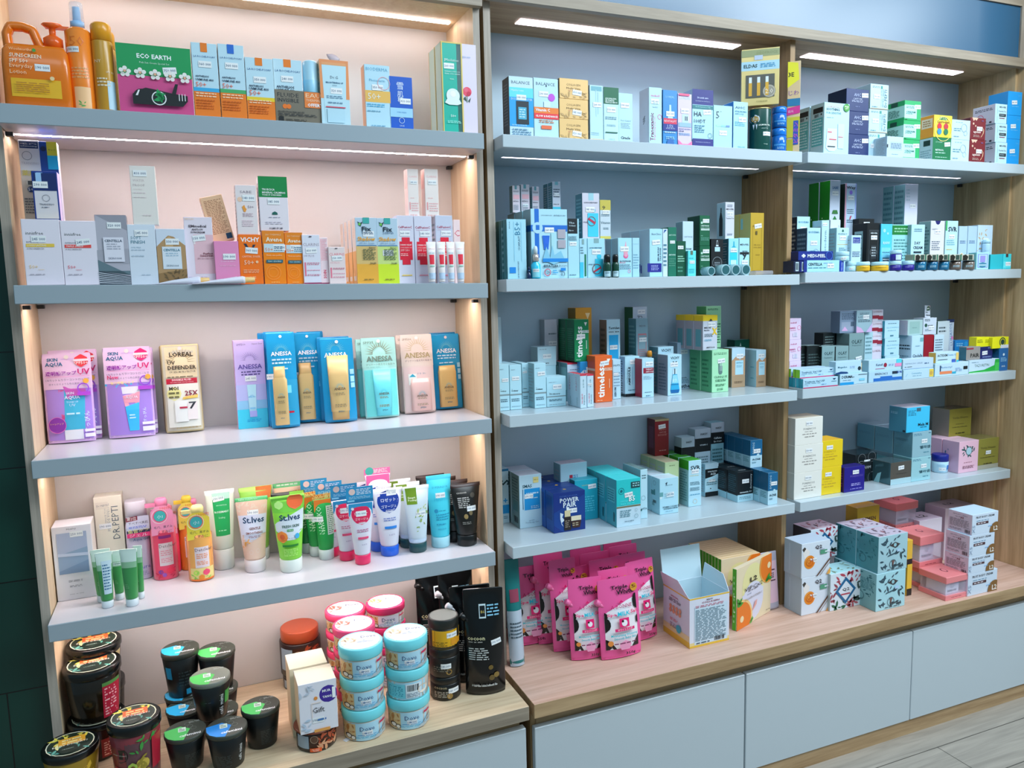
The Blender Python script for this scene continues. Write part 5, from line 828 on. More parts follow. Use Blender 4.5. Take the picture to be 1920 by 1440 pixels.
# ---------------------------------------------------------------- right unit, bay 1, top shelf
BAL = 't .1 .86 .905 BALANCE %s .05;'
B('A1', 955, 1000, 144, 253, .045, 'b4cdd8', 'white and blue serum box picturing a black dropper bottle, first on the shelf', BAL % '2c4a5c'+'r 0 .18 1 .66 1590cc;r 0 .66 1 .82 58c4d4;t .08 .6 .77 Hyaluronic e8f8f8 .04;t .08 .95 .63 DOUBLE_BOOSTER e0f4f8;r .28 .22 .80 .60 14202a;r .36 .3 .7 .5 3f9ab8;l .4 .66 .32 .48 4 bfe4f0;t .1 .7 .2 PLUMP_&_HYDRATE d8f4fc;l .1 .9 .03 .15 3 5a8098', Y=.03, side='4a5058', sops='l .2 .8 .2 .9 14 7a8088', st=(.5, .66, 0))
B('A1', 1001, 1047, 147, 256, .045, 'b4d4e0', 'white and orange vitamin C serum box with purple dot', BAL % '2c4a5c'+'p 1c3a50 .48 .86 .54 .86 .51 .90;c .72 .69 .14 b04ac0;r 0 .42 1 .52 f4802c;r 0 .33 1 .42 dc2c38;b .06 .64 .475 Vitamin_C fff;b .06 .95 .375 GLOW_&_RADIANCE fff;r .4 .52 .66 .62 c8d8e0;l .2 .8 .26 .32 2 c07a50;r .28 .16 .7 .22 e86a40', Y=.03, st=(.4, .74, 0), side='98b0bc')
COL = 't .24 .72 .70 COLLAGEN 5a4020 .1;t .24 .72 .52 Multi_Vita 5a4020 .1;l .3 .66 .38 .42 1 c07060;leaf .05 .95 .05 .35 10 b89460 4'
STACK('A1', 1049, 1103, [260, 223, 186, 148], .055, 'd4ad72', 'gold cream box', COL.replace('gold', ''), Y=.03, st=(.6, .32, -.1), side='6a5848', sops='', metal=.1, top='b08a4c')
B('A1', 1106, 1131, 160, 261, .04, 'b8d8e4', 'slim pale box with faint cyan bottle outline and beige foot', 'r .1 .9 .9 .98 6aa0ac;r .44 .45 .50 .92 9cc4d2;r .6 .5 .64 .88 9cc4d2;r 0 0 1 .06 c8b49a;l .1 .7 .12 .18 2 98b8c8', Y=.035, side='a8c0cc', st=(.55, .66, 0))
B('A1', 1132, 1160, 164, 263, .04, 'b8d8e0', 'slim white serum box with dark green top', 'r 0 .70 1 1 0e5a3c;b .1 .85 .80 AHA_BHA_PHA e0f0e8 .03;b .1 .7 .765 30_DAYS e0f0e8;b .1 .9 .73 MIRACLE_SERUM e0f0e8;l .1 .9 .42 .48 2 6a8a98;l .2 .8 .3 .34 2 8aaab4;r .1 .18 .9 .2 1c5a44;t .3 .7 .07 SOME_BY_MI 4a6a78', Y=.035, side='9cb8c4', st=(.5, .6, 0))
B('A1', 1160, 1186, 175, 265, .038, 'b8dce8', 'slim white serum box with black brand word and orange foot', 'r 0 0 1 .04 ec7840;b .14 .82 .12 Ciracle 14181c .06;l .15 .85 .3 .42 4 8aa4b0;t .15 .85 .46 Pore_Control 4a6a7a .03', Y=.035, st=(.45, .76, 0), side='9cb8c4')
B('A1', 1217, 1241, 164, 267, .05, 'b4d8e4', 'tall white box with magenta vertical lettering and grey flank', 'B .22 .08 .56 Tranexamic 6a1c4c;T .45 .1 .5 Brightening_ampoule d84a8c .12;t .15 .8 .86 medicell d84a8c;o .82 .5 .16 d84a8c .15;l .3 .7 .64 .76 2 a8c4d8', Y=.035, side='c2c2ca', sops='p 2a2a34 .4 .4 .6 .46 .62 .45 .42 .39;p 2a2a34 .4 .44 .6 .5 .62 .49 .42 .43;p 2a2a34 .4 .48 .6 .54 .62 .53 .42 .47', st=(.45, .76, 0))
B('A1', 1243, 1270, 169, 269, .045, '2a7ab4', 'blue serum box with red band picturing a dropper bottle', 't .2 .8 .88 LOREAL 8fc0dc .04;p bcdcec .34 .58 .42 .58 .44 .74 .56 .74 .58 .58 .68 .58 .68 .5 .34 .5;r .04 .40 .96 .5 c42448;t .08 .92 .45 REVITALIFT f4d8e0;r 0 .28 1 .4 14287c;t .3 .7 .36 1.5% d0dcf4;t .2 .8 .32 HYALURON d0dcf4;l .1 .9 .23 .27 1 cfe4f4;l .2 .8 .12 .18 2 a0c8e4;c .5 .06 .25 1c5a9c', Y=.035, st=(.5, .58, 0), side='1c4a84', top='c8a080')
B('A1', 1271, 1297, 176, 270, .045, 'c4b4d8', 'holographic pink serum box with a torn pink flap on top', 't .1 .9 .92 LOREAL 9ac4e0 .05;r .3 .45 .75 .62 b0c8dc;r .5 .5 .56 .58 2a3038;r .62 .5 .68 .58 2a3038;r .05 .38 .95 .46 88a8b8;b .06 .9 .34 INSTANT_GLOWING 1c3a4c;b .06 .4 .30 SERUM 1c3a4c;l .06 .9 .22 .27 2 5a90a8;p f078a8 0 0 1 0 1 .12 .7 .06 .3 .06 0 .14;r .05 .96 .8 1 e85c84', Y=.035, st=(.5, .68, 0), side='b8a0c8')
B('A1', 1298, 1337, 168, 273, .045, 'a8d4e4', 'white and navy ampoule box with large HA 100DT lettering', 'r 0 .74 1 1 1c2070;b .24 .76 .86 Dr.suvit_care c8d0f0 .03;t .15 .85 .80 Dual_Hyaluronic_Acid_Essence c8d0f0;r 0 .67 1 .73 1f6c74;t .15 .85 .70 For_Professional_use_Only a8d8d8;t .08 .44 .58 HA 142030;t .08 .62 .46 100DT 142030;l .1 .6 .26 .40 4 4a7a90;o .84 .22 .1 142030 .14;r 0 0 1 .16 1c2070;t .15 .85 .1 Dual_Hyaluronic_Acid_Essence c8d0f0', Y=.035, side='88a8b8', st=(.7, .62, .1))
B('A1', 1338, 1373, 198, 275, .045, 'a8d6e6', 'plain white box with a thin number 5 and rainbow line', 't .12 .3 .78 5 1c2838 .16;c .38 .86 .02 1c2838;r .12 .52 .4 .56 a0e0b8;r .4 .52 .65 .56 8ac4d8;r .65 .52 .85 .56 6a8ac8;t .4 .64 .05 WELLAGE 4a7a90', Y=.038, side='88a8b8', st=(.5, .38, 0))
B('A1', 1375, 1402, 191, 276, .045, 'a4d4e6', 'white box with blue curved top next to the green can', 'b .1 .8 .88 AHC 1c4a6c .05;b .1 .9 .80 HYALURONIC 1c6a84;t .1 .7 .75 AMPOULE 1c6a84;l .1 .8 .5 .6 3 4a9ab4;t .3 .8 .08 WELLAGE 3a7a90', Y=.04, side='1c6ab0', n=2, st=(.62, .64, 0), group='white boxes with blue tops', behind='white box with blue curved top')
g = RND('A1', 1402, 1445, 206, 279, topvis=False, Y=.03); REG['can'] = g; r, h = g['r'], g['h']; R = E('can', g, 'dark green gift can with gold and white rosette badge', 'can', mat4=rframe(g))
pr = [(.0015, r*.985, r*.985), (.004, r, r), (h-.004, r, r), (h-.0015, r*.985, r*.985)]; mb = MB(); mb.loft([(0, r, r)]+pr+[(h, r, r)], M('12403a', .22), 36); P, yf, ab = loftmap(pr, 'round', 0, h)
art(mb, 'c .22 .74 .20 dfe8f0;c .22 .74 .15 b8944c;b .12 .32 .75 award f4e8c0;p dfe8f0 .12 .62 .2 .62 .16 .50;p dfe8f0 .24 .62 .32 .62 .28 .50;b .36 .9 .60 SALMON_OIL e0e8e0 .06;t .5 .8 .52 HYDRATING a8c0b8 .03;b .6 .8 .16 Omega 8aa89c .04;r 0 0 1 .03 c8a860', P, 2*r, h, curved=True); mb.build('body', R); sticker(R, r*.5, 0, h*.4, yf=yf, w=.022)
mb = MB(); mb.loft([(-.0004+.0006, r*1.02, r*1.02), (.004, r*1.02, r*1.02)], M('c8b070', .25, .8), 36); mb.loft([(h-.003, r*1.02, r*1.02), (h+.0002, r*1.02, r*1.02)], M('c8b070', .25, .8), 36); mb.build('rim', R)
BJ = 'r .1 .4 .9 .5 3f8ac8;l .3 .8 .2 .34 2 8fc4e8;r 0 .0 1 .06 0c3a7c'
JAR('A1', 1446, 1474, 242, 281, 'lower of two shiny blue jars beside the green can', body='1560b0', lid='1c6cc0', lh=.3, ops=BJ, topvis=False, Y=.03, key='bluejar', group='shiny blue jars', brough=.12, lrough=.12)
JAR('A1', 1446, 1475, 202, 242, 'upper of two shiny blue jars beside the green can', body='1560b0', lid='1c6cc0', lh=.3, ops=BJ, on='bluejar', same=True, topvis=False, key='bluejar_upper', group='shiny blue jars', brough=.12, lrough=.12)
# gold ampoule gift box turned towards the camera, standing on the can and jars
zz = max(REG['can']['z1']+.0006, REG['bluejar_upper']['z1']+.0004)+.0006
def eldas_side():
    p0 = at(1390, 150, 'R', Y=.072); o, d = ray(1461, 150, 'R'); yw = -.62; c, s_ = math.cos(yw), math.sin(yw)
    A = np.array([[c, -d[0]], [s_, -d[1]]]); return p0, yw, np.linalg.solve(A, o[:2]-p0[:2])[0]
p0, yw, w = eldas_side(); ztp = at(1461, 87, 'R', Y=p0[1]+w*math.sin(yw))[2]; h = ztp-zz
mb = carton_mesh(w, h, .022, 'c8b478', 'r .0 .62 1 .78 9cc0d0;r .0 .86 1 .98 8a9068;b .06 .42 .70 ELDAS 1c3c40;t .4 .95 .92 DEOPROCE 7a8458 .05;r .34 .80 .56 .88 a8b4c8;l .5 .9 .66 .74 3 3a8ab0;r .12 .14 .88 .54 4a4a44;c .74 .24 .17 8a8478;o .74 .24 .15 c0b8a8 .08;t .64 .84 .24 2.0 d8d0c0;t .4 .7 .07 COREANA 7a7440 .03', side='8aa49a', sops='', metal=.25, rough=.28)
for k in range(3):
    x = (-.5+.24+.22*k)*w; mb.box(x-.0045, x+.0045, -.002, -.0004, h*.17, h*.40, M('c89a3c', .15)); mb.box(x-.004, x+.004, -.002, -.0004, h*.40, h*.50, M('dfe8ec', .15))
o = mb.build('carton', mat4=Matrix.Translation((p0[0]+w/2*math.cos(yw), p0[1]+w/2*math.sin(yw), zz)) @ Matrix.Rotation(yw, 4, 'Z')); tag(o, 'flat gold ampoule gift box with window, turned sideways on the green can', 'box')
p1_ = at(1476, 200, 'R', Y=.052); o2, d2 = ray(1500, 200, 'R'); yw = -.75; A = np.array([[math.cos(yw), -d2[0]], [math.sin(yw), -d2[1]]]); w = np.linalg.solve(A, o2[:2]-p1_[:2])[0]; h = at(1500, 113, 'R', Y=p1_[1]+w*math.sin(yw))[2]-ztop('A1')-.0005
mb = carton_mesh(w, h, .02, 'c8ad84', 'p d8d02c 0 .72 .9 .80 .8 .98 0 1;b .05 .5 .86 3E 14181c .06;t .1 .9 .66 じわ 6a2a8c;r 0 .52 1 .60 1c6c94;p c42a7c 0 .42 1 .44 1 .52 0 .50;r 0 .18 1 .40 b8b028;r .5 .1 .9 .36 2a4a9c;T .7 .12 .34 ビタミン c84a9c;r 0 .02 .5 .16 a8a020;t .1 .5 .46 目元 f4e0f0', side='8a8478', sops='')
o = mb.build('carton', mat4=Matrix.Translation((p1_[0]+w/2*math.cos(yw), p1_[1]+w/2*math.sin(yw), ztop('A1')+.0005)) @ Matrix.Rotation(yw, 4, 'Z')); tag(o, 'tall colourful Japanese box in yellow, magenta and blue behind the blue jars', 'box')
# ---------------------------------------------------------------- bay 1, second shelf
CIC = 'T .14 .84 .96 EFFACLAR 1c3a5c .1;T .62 .48 .72 CICAPLAST 1c3a5c .14;T .55 .74 .95 B5+ 3a7a9c .3;r .1 .1 .42 .2 1c7cc8;T .56 .02 .3 LA_ROCHE-POSAY 1c3a5c .1;r .36 .3 .38 .96 8fc4d8;r .74 .3 .76 .96 8fc4d8'
B('A2', 951, 987, 411, 523, .05, 'a4d4e4', 'pale blue balm box with blue square, at the left end', CIC, Y=.02, side='3f7a84', sops='r .2 0 .28 1 8ab8c4;r .6 0 .7 1 5a98a4;l .3 .55 .1 .9 8 8ab8c4', n=2, st=None, group='pale blue balm boxes')
EF = 'r .10 .0 .22 1 1c64b8;r 0 .68 1 .77 1c64b8;c .18 .73 .14 a8d0e0;r .13 .70 .23 .77 1c64b8;t .28 .58 .91 LA_ROCHE-POSAY 1c3a5c .03;t .62 .95 .91 ANTHELIOS_400 1c3a5c .03;r .1 .0 .22 .3 bcdce8;p 2060c0 .30 .62 .50 .62 .46 .42 .34 .42;r .36 .50 .46 .58 2860c8;p 9cc8d0 .54 .66 .64 .66 .62 .38 .54 .38;r .72 .58 .94 .71 a09aa4;r .72 .44 .94 .56 a09aa4;p 7ab4cc .3 .28 .4 .46 .5 .30 .56 .48 .62 .34 .8 .40 .9 .28 .6 .2;r .3 .24 1 .29 1c7cc8;b .32 .72 .18 EFFACLAR 142840;t .74 .96 .18 DUO(+) 142840;o .42 .09 .09 c83048 .2;t .36 .48 .09 12H 142840;l .56 .72 .07 .13 2 3a9ac8;r .78 .11 .92 .15 1c7cc8;t .78 .9 .06 03 142840'
B('A2', 996, 1064, 392, 523, .05, 'b0dcea', 'large white acne kit box with royal blue cross ribbon print', EF, Y=.02, key='eff', side='94aab4', sops='r .0 .68 1 .77 1c5aa0', n=3, gap=.004, st=(.5, .70, 0), group='white kit boxes with blue ribbon print')
for i, (a_, b_, v0) in enumerate(((961, 975, 348), (977, 993, 346), (998, 1011, 350))):
    B('A2', a_, b_, v0, 398, .022, 'c0b4bc', 'small grey-pink skincare box on the kit boxes, %s of three' % ['left', 'middle', 'right'][i], 'r .3 .86 .6 1 5a8a94;l .1 .9 .75 .82 2 4a4a54;r .1 .5 .9 .66 d8a0a8;b .1 .8 .42 RETINOL 3a3a44;l .1 .8 .1 .3 4 6a7a84', on='eff', Y=.12+.012*i, side='6a8a92', st=(.5, .28, 0) if i == 1 else None, group='small grey-pink boxes')
B('A2', 1036, 1051, 341, 395, .03, 'b8bcc8', 'taller grey and cyan serum box on the kit boxes', 'r 0 0 1 .22 3fb0c8;r .3 .9 .7 1 7ab0bc;l .1 .9 .5 .8 4 4a5464;b .1 .8 .3 HYALU_B5 3a3a44', on='eff', Y=.13, side='3a6a74', n=2, st=(.5, .6, 0), group='grey and cyan serum boxes')
B('A2', 1065, 1086, 410, 523, .04, 'acdae8', 'slim white box with black upper label, right of the kit box', 'r .0 .75 .86 1 14181c;b .1 .6 .93 The a8b8c0 .03;b .1 .7 .88 Ordinary a8b8c0;b .1 .5 .80 illiyoon a8b8c0 .03;l .05 .8 .63 .71 4 4a6a78;l .1 .7 .04 .07 1 5a7a88', Y=.022, st=(.45, .58, 0), side='8fb0bc')
B('A2', 1087, 1101, 447, 522, .03, 'a8d4e4', 'narrow pale box with cyan foot and thin green vial print', 'r 0 0 .5 .4 3ab0cc;r .62 .04 .86 .6 1c6c4c;r .3 .85 .6 .98 7a9a9c;l .1 .5 .6 .8 3 5a7a88', Y=.026, key='narrow', st=None)
B('A2', 1102, 1134, 447, 522, .035, 'a8d8e6', 'white serum box with cyan bottle print and round no-trial badge', 'r .36 .88 .66 1 7a9ca0;b .1 .84 .76 LA_ROCHE-POSAY 1c3a5c;c .66 .54 .13 30b4d0;r .42 .04 .88 .48 30b4d0;b .04 .42 .34 HYALU_B5 1c3a5c;o .52 .22 .27 6a5a60 .16;p b03048 .32 .17 .36 .13 .76 .24 .72 .28', Y=.026, key='hy', st=(.5, .66, 0), group='serum boxes with cyan bottle print')
B('A2', 1092, 1124, 362, 447, .04, 'c0bcc8', 'grey-white serum box with cyan bottle print, standing on the pair below', 'r .36 .84 .66 1 8fb8c4;b .1 .9 .79 LA_ROCHE-POSAY 3a3a4c;c .66 .62 .1 30a8c4;r .3 .04 .92 .56 3ab8d0;b .04 .3 .36 HYALU 3a3a4c .04;o .52 .38 .25 6a5a60 .16;p b03048 .3 .42 .36 .46 .76 .36 .72 .31', on='hy', Y=.035, side='3c6c78', sops='l .15 .85 .1 .9 10 6a98a4', st=(.45, .64, 0), group='serum boxes with cyan bottle print')
B('A2', 1125, 1145, 375, 448, .035, 'b8c4cc', 'white vitamin box with mustard yellow top', 'r 0 .74 1 1 b8a848;r 0 0 1 .07 c8bc5c;t .2 .5 .80 9 2a2c2c .1;t .06 .94 .42 Vitamin 4a6a78;l .1 .9 .58 .64 2 6a8490;l .3 .8 .24 .3 2 6a8490', on='hy', Y=.045, st=(.55, .69, 0))
for i, (a_, b_) in enumerate(((1131, 1146), (1147, 1161))):
    SPRAY('A2', a_, b_, 477, 521, 'small dark green serum bottle with black cap, %s one' % ['left', 'right'][i], '103a2c', '0c0e0e', .34, .82, .0, 'r .1 .05 .9 .5 bcdce8;l .2 .8 .3 .45 2 4a6a78', st=None, shoulder=.18)
g = RND('A2', 996, 1014, 461, 522, topvis=False, Y=-.0); r, h = g['r'], g['h']
def DROPPER(S, u0, u1, vt, vb, label, body, collar, bulb, Y, ops='', st=(.5, .55, 0)):
    g = RND(S, u0, u1, vt, vb, topvis=False, Y=Y); r, h = g['r'], g['h']; R = E('dropper_bottle', g, label, 'bottle', mat4=rframe(g))
    pr = [(0, r*.92, r*.92), (.002, r, r), (h*.42, r, r), (h*.5, r*.55, r*.55), (h*.52, r*.55, r*.55)]; mb = MB(); mb.loft(pr, M(body, .12, alpha=1), 26); P, yf, ab = loftmap(pr, 'round', 0, h*.42); art(mb, ops, P, 2*r, h*.42, curved=True); mb.build('body', R)
    mb = MB(); mb.loft([(h*.525, r*.66, r*.66), (h*.74, r*.66, r*.66), (h*.745, r*.5, r*.5)], M(collar, .25, .6), 22); mb.build('collar', R)
    mb = MB(); mb.loft([(h*.746, r*.42, r*.42), (h*.9, r*.45, r*.45), (h*.97, r*.36, r*.36), (h, r*.14, r*.14)], M(bulb, .4), 20); mb.build('dropper_bulb', R)
    if st: sticker(R, 0, 0, h*.25, yf=yf, w=r*1.3)
    return g
DROPPER('A2', 996, 1014, 461, 522, 'cyan serum dropper bottle with silver collar and white bulb', '2ab4d4', 'c8b8b0', 'dce8ec', .0, 'r .1 .1 .9 .7 8fdcec')
DROPPER('A2', 988, 996, 500, 523, 'tiny navy bottle beside the cyan dropper bottle', '14284c', '1c3a5c', '14284c', .006, st=None)
B('A2', 1159, 1185, 446, 521, .035, 'acdcea', 'white glutathione box with pink water drop', 'p d8a0b0 .55 .92 .70 .62 .62 .56 .46 .56 .38 .62;p e8a4b4 .55 .82 .66 .62 .58 .58 .5 .58 .44 .62;c .55 .55 .17 d8588c;c .55 .57 .13 e8a0b8;b .1 .9 .41 GLUTATHIONE 14284c;t .1 .5 .37 MULTI c83058;l .1 .9 .2 .34 3 6a8a9c;o .78 .15 .1 d84a7c .2', Y=.024, side='98a8b0', n=2, st=(.45, .72, 0), group='white glutathione boxes', sops='')
B('A2', 1186, 1199, 446, 520, .03, 'a8d4e6', 'plain slim white box left of the tall serum boxes', 'l .1 .9 .2 .6 6 6a98ac;r .0 .84 1 .85 8fb4c4', Y=.026, st=None)
B('A2', 1218, 1242, 429, 519, .05, 'b0deec', 'white serum box with vertical lettering and navy label at foot', 't .14 .9 .89 SkinClinic 1c3a5c .05;B .68 .32 .62 SERUM_PULP 14284c .12;B .84 .34 .60 P.A.A_SOYON 14284c .12;r -.18 .1 .92 .28 1c2080;l .1 .7 .13 .25 4 a8b0e8', Y=.024, side='a8b8c2', sops='r .1 .08 .2 .25 1c2080', n=3, st=(.5, .72, .08), group='white serum boxes with navy foot label')
B('A2', 1243, 1252, 429, 519, .04, 'c4d4de', 'very narrow white serum box with blue corner mark', 'p 1c4a8c .1 .9 .8 .98 .3 .98;l .1 .8 .2 .7 6 4a7a90', Y=.028, st=None)
GRX = 'r 0 .0 1 1 %s;t .06 .94 .84 ARTOPIX b8d8cc;b .06 .9 .44 ARTOPIX c8e8dc .05;l .06 .9 .2 .38 4 4a8a74'
B('A2', 1253, 1268, 426, 518, .04, '0c6048', 'slim deep green box with white print', GRX % '0e6650', Y=.028, st=(.5, .70, 0), side='0a4a38')
B('A2', 1269, 1286, 452, 518, .03, '0c4a34', 'short dark green box beside the slim green one', 'l .1 .9 .4 .6 3 8ac0a8;l .1 .7 .1 .3 2 4a8a74', Y=.030, st=(.4, .82, 0), side='0a3a2a')
B('A2', 1280, 1300, 415, 518, .035, 'b4c8d4', 'silver-white box towering over the mint box', 't .1 .9 .72 CARTHAGE 3a5a68 .04;b .2 .8 .5 CREAM 2a4a54;l .3 .8 .34 .46 3 3a6a78', Y=.050, side='7a949c', sops='', st=None)
B('A2', 1290, 1305, 470, 517, .03, '5cccd0', 'small mint box in front of the green ones', 'l .1 .7 .66 .74 1 2a9aa4;r .3 .84 .6 1 5a6a58;l .1 .8 .1 .3 3 2a9aa4', Y=.022, side='4aa8ac', st=(.5, .55, 0))
DGX = 'c .2 .76 .1 a8c8b8;b .1 .9 .66 CARTHAGE d0e4dc .06;b .1 .96 .58 DERMAL_FOR_MEN d0e4dc;r .1 .51 .95 .55 c8dcd4;t .1 .3 .33 HA 7ab09c .04;l .1 .9 .16 .28 3 5a9a84'
STACK('A2', 1312, 1331, [516, 461, 404], .06, '0e5638', 'dark green box with white print', DGX, Y=.045, n=1, side='0a3a26', sops='', st=(.6, .82, 0))
B('A2', 1333, 1356, 448, 519, .05, '0c0e12', 'black box printed with the outline of a dropper bottle', 'p c8d4dc .46 .96 .54 .96 .58 .84 .62 .80 .38 .80 .42 .84;p 0c0e12 .47 .94 .53 .94 .56 .84 .44 .84;r .30 .66 .72 .78 b8dcec;o .5 .36 .38 a8b4bc .04;r .2 .06 .8 .42 24282c;l .28 .72 .1 .38 5 8a949c', Y=.045, key='blackdrop', st=None, side='08090c')
B('A2', 1366, 1385, 447, 519, .045, '9cdcec', 'cyan and white box with dropper bottle picture', 'p 1c9cb8 .46 .92 .56 .92 .58 .8 .72 .76 .3 .76 .44 .8;r .12 .1 .84 .62 30bccc;r .2 .3 .76 .42 c8e8f0;l .2 .76 .14 .26 2 a0e0e8', Y=.045, key='cyanbox', side='2c5c68', st=(.5, .68, 0))
MP = 'b .08 .92 .82 MEDI-PEEL 14181c;b .3 .8 .64 PEPTIDE 14181c .04;r .05 .56 .95 .62 14181c;b .3 .7 .52 9 14181c;l .1 .7 .1 .2 2 4a6a7c'
B('A2', 1386, 1405, 446, 519, .045, 'acdcea', 'white box with black bar and lettering, beside the gold box', MP, Y=.045, st=(.55, .35, 0), group='white boxes with black medical lettering')
B('A2', 1360, 1377, 379, 446, .04, 'c0c0cc', 'white box with black dropper bottle on its flank, standing on the black box', 'b .08 .92 .81 MEDI-PEEL 14181c;t .1 .95 .56 Peptide-Tox 14181c .06;l .2 .8 .86 .94 2 5a6470;l .2 .8 .1 .16 2 5a6470', on='blackdrop', Y=.06, side='9cbcc8', sops='r .44 .74 .56 .86 101418;r .3 .1 .7 .56 101418;p 101418 .3 .55 .44 .74 .56 .74 .7 .55', st=(.5, .68, 0), group='white boxes with black medical lettering')
B('A2', 1407, 1432, 399, 503, .05, 'b8952c', 'gold tall box with fine rectangle outline, right end of the bay', 'r .16 .06 .18 .8 8a6c1c;r .82 .06 .84 .8 8a6c1c;r .16 .78 .84 .80 8a6c1c;r .16 .06 .84 .08 8a6c1c;r .36 .65 .5 .71 5a4a1c;t .25 .75 .49 24K_GOLD 6a5418;t .25 .8 .45 SNAIL_CREAM 6a5418;t .4 .7 .33 RAYMU 6a5418', Y=.075, side='b0a864', sops='r .1 .75 .3 .92 7ab0b0', n=2, metal=.15, st=(.55, .79, .15), group='tall gold boxes')
# clear tubes lying end-on
for i, (uu, vv, rr) in enumerate(((1334, 506, 7), (1361, 507, 8.5), (1380, 507, 8.2), (1399, 507, 8.2))):
    p = at(uu, vv, 'R', Y=.004); q = at(uu+rr, vv, 'R', Y=.004); rad = abs(q[0]-p[0]); z = ztop('A2')+.0006+rad; L = .035
    R = bpy.data.objects.new('vial', None); SC.collection.objects.link(R); R.matrix_world = Matrix.Translation((p[0], .004, z)) @ Matrix.Rotation(-math.pi/2, 4, 'X'); tag(R, 'short clear vial with dark base lying end-on at the shelf edge, %s of four' % ['first', 'second', 'third', 'last'][i], 'vial', 'clear vials lying on their side')
    mb = MB(); mb.loft([(.002, rad, rad), (L, rad, rad)], M('8fb4bc', .1, alpha=.75), 26); mb.build('body', R); mb = MB(); mb.loft([(0, rad*.99, rad*.99), (.0015, rad*.99, rad*.99)], M('9ab8c0', .15), 26); mb.loft([(-.0006, rad*.8, rad*.8), (-.0001, rad*.8, rad*.8)], M('2c5a60', .3), 24); mb.build('base', R)
p = at(1432, 512, 'R', Y=.02); mb = MB(); mb.box(-.034, .034, 0, .03, 0, .012, M('a8a4a8', .15, alpha=.5), bev=.005); o = mb.build('clear_bag', mat4=Matrix.Translation((p[0], .016, ztop('A2')+.0006))); tag(o, 'flat clear plastic sleeve lying in front of the gold box', 'bag')
# ---------------------------------------------------------------- bay 1, third shelf
ORDI = 'r 0 .32 1 .355 7c8c90;b .12 .70 .42 Ordinary 1c2a30 .05;t .12 .24 .46 The 1c2a30 .02;l .12 .5 .88 .91 1 8aa4b0;l .12 .8 .18 .26 2 4a6472;l .12 .9 .06 .09 1 7a96a4'
WB = 'b4dae6'
B('A3', 936, 955, 683, 770, .04, WB, 'white serum box with grey belt, cut off by the left post', ORDI, n=2, st=(.6, .66, 0), side='8fb4bc', group='white boxes with grey belt', behind='white serum box with grey belt by the left post')
B('A3', 956, 978, 684, 768, .04, WB, 'white serum box with grey belt, second from the left post', ORDI, n=3, st=(.5, .7, 0), side='8fb4bc', group='white boxes with grey belt')
B('A3', 979, 992, 681, 763, .04, WB, 'white serum box with grey belt, set back as the third in line', ORDI, n=2, st=(.4, .8, .08), side='8fb4bc', group='white boxes with grey belt')
B('A3', 1002, 1024, 681, 765, .05, WB, 'white serum box with grey belt standing apart with its flank showing', ORDI, st=(.6, .77, .05), side='8aaab2', group='white boxes with grey belt', key='apart')
B('A3', 1025, 1061, 706, 762, .045, WB, 'low wide white box with grey belt beside the apart one', ORDI.replace('.88 .91', '.8 .84'), st=(.55, .66, 0), side='8fb4bc', group='white boxes with grey belt', key='lowwide')
B('A3', 1010, 1043, 686, 752, .05, WB, 'white box with grey belt, lower one of the back pair', ORDI, st=None, side='9ab4ba', group='white boxes with grey belt', key='backlow')
B('A3', 1008, 1043, 650, 686, .05, 'b8d4de', 'white box with grey belt, upper one of the back pair', 'l .1 .5 .84 .9 2 7a929c;b .1 .6 .14 Ordinary 1c2a30 .1', on='backlow', n=2, gap=.002, side='98acb0', sops='bar .5 .8 .05 .25', st=(.5, .5, 0), group='white boxes with grey belt')
g0 = REG['backlow']['Y']
B('A3', 1022, 1046, 599, 740, .035, 'b0b4bc', 'tall grey-white box rising behind the belted white boxes', 'l .3 .9 .8 .84 1 5a6a74;b .3 .9 .38 VITAMIN 2a3a44 .03;l .3 .9 .12 .3 4 6a7a84', Y=g0+.09, side='8a9298', st=(.6, .7, 0))
TM = 'B .34 .10 .84 timeless fff;p ffffff .68 .93 .88 .93 .78 .84;r .52 .68 1 .74 d0dcdc;t .56 .98 .71 SERUM 1c5a44;r .8 .3 .84 .5 c8e0d4;l .1 .4 .03 .06 1 a8d0c0'
gR = B('A3', 1088, 1108, 678, 752, .035, '2a8cc8', 'blue box between the red-edged and orange ones', 'p ffffff .56 .86 .9 .86 .72 .6;B .2 .1 .8 time e8f4fc', st=None, key='bluetime')
gT = B('A3', 1064, 1088, 680, 752, .05, 'b8c4d4', 'white box with red top edge and magenta lettering, back one', 'r 0 .96 1 1 c42038;l .2 .9 .8 .84 1 5a6a84;T .16 .08 .36 SVXDBM 5a1c3c .3;l .4 .9 .1 .5 5 8aa0b4', side='5f8c94', sops='r .12 .3 .88 .88 8ab4b8', n=2, st=None, group='white boxes with red top edges', key='redback', top='c42038')
B('A3', 1077, 1104, 599, 676, .05, '0c7a4a', 'tall green serum box with white vertical lettering on the boxes below', TM, on='bluetime', Y=REG['bluetime']['Y']+.006, side='0c5438', sops='l .15 .85 .08 .8 14 3a8060', n=2, gap=.003, group='tall green serum boxes', st=(.45, .60, 0))
B('A3', 1080, 1110, 577, 740, .05, 'c8902c', 'amber serum box at the very back behind the green ones', 'p ffe8b0 .6 .94 .9 .94 .75 .87;B .4 .6 .84 less fbe0a8;r .6 .3 1 .4 e0c070;r .6 .1 1 .2 e0c070', Y=REG['bluetime']['Y']+.13, side='8a6a24', st=None)
TX = 'r 0 .96 1 1 c42038;T .3 .12 .42 TXA_SERUM d02850 .5;T .62 .1 .38 Brightening 2a5a5c .2;T .5 .62 .86 LDB 1c6a6c .12'
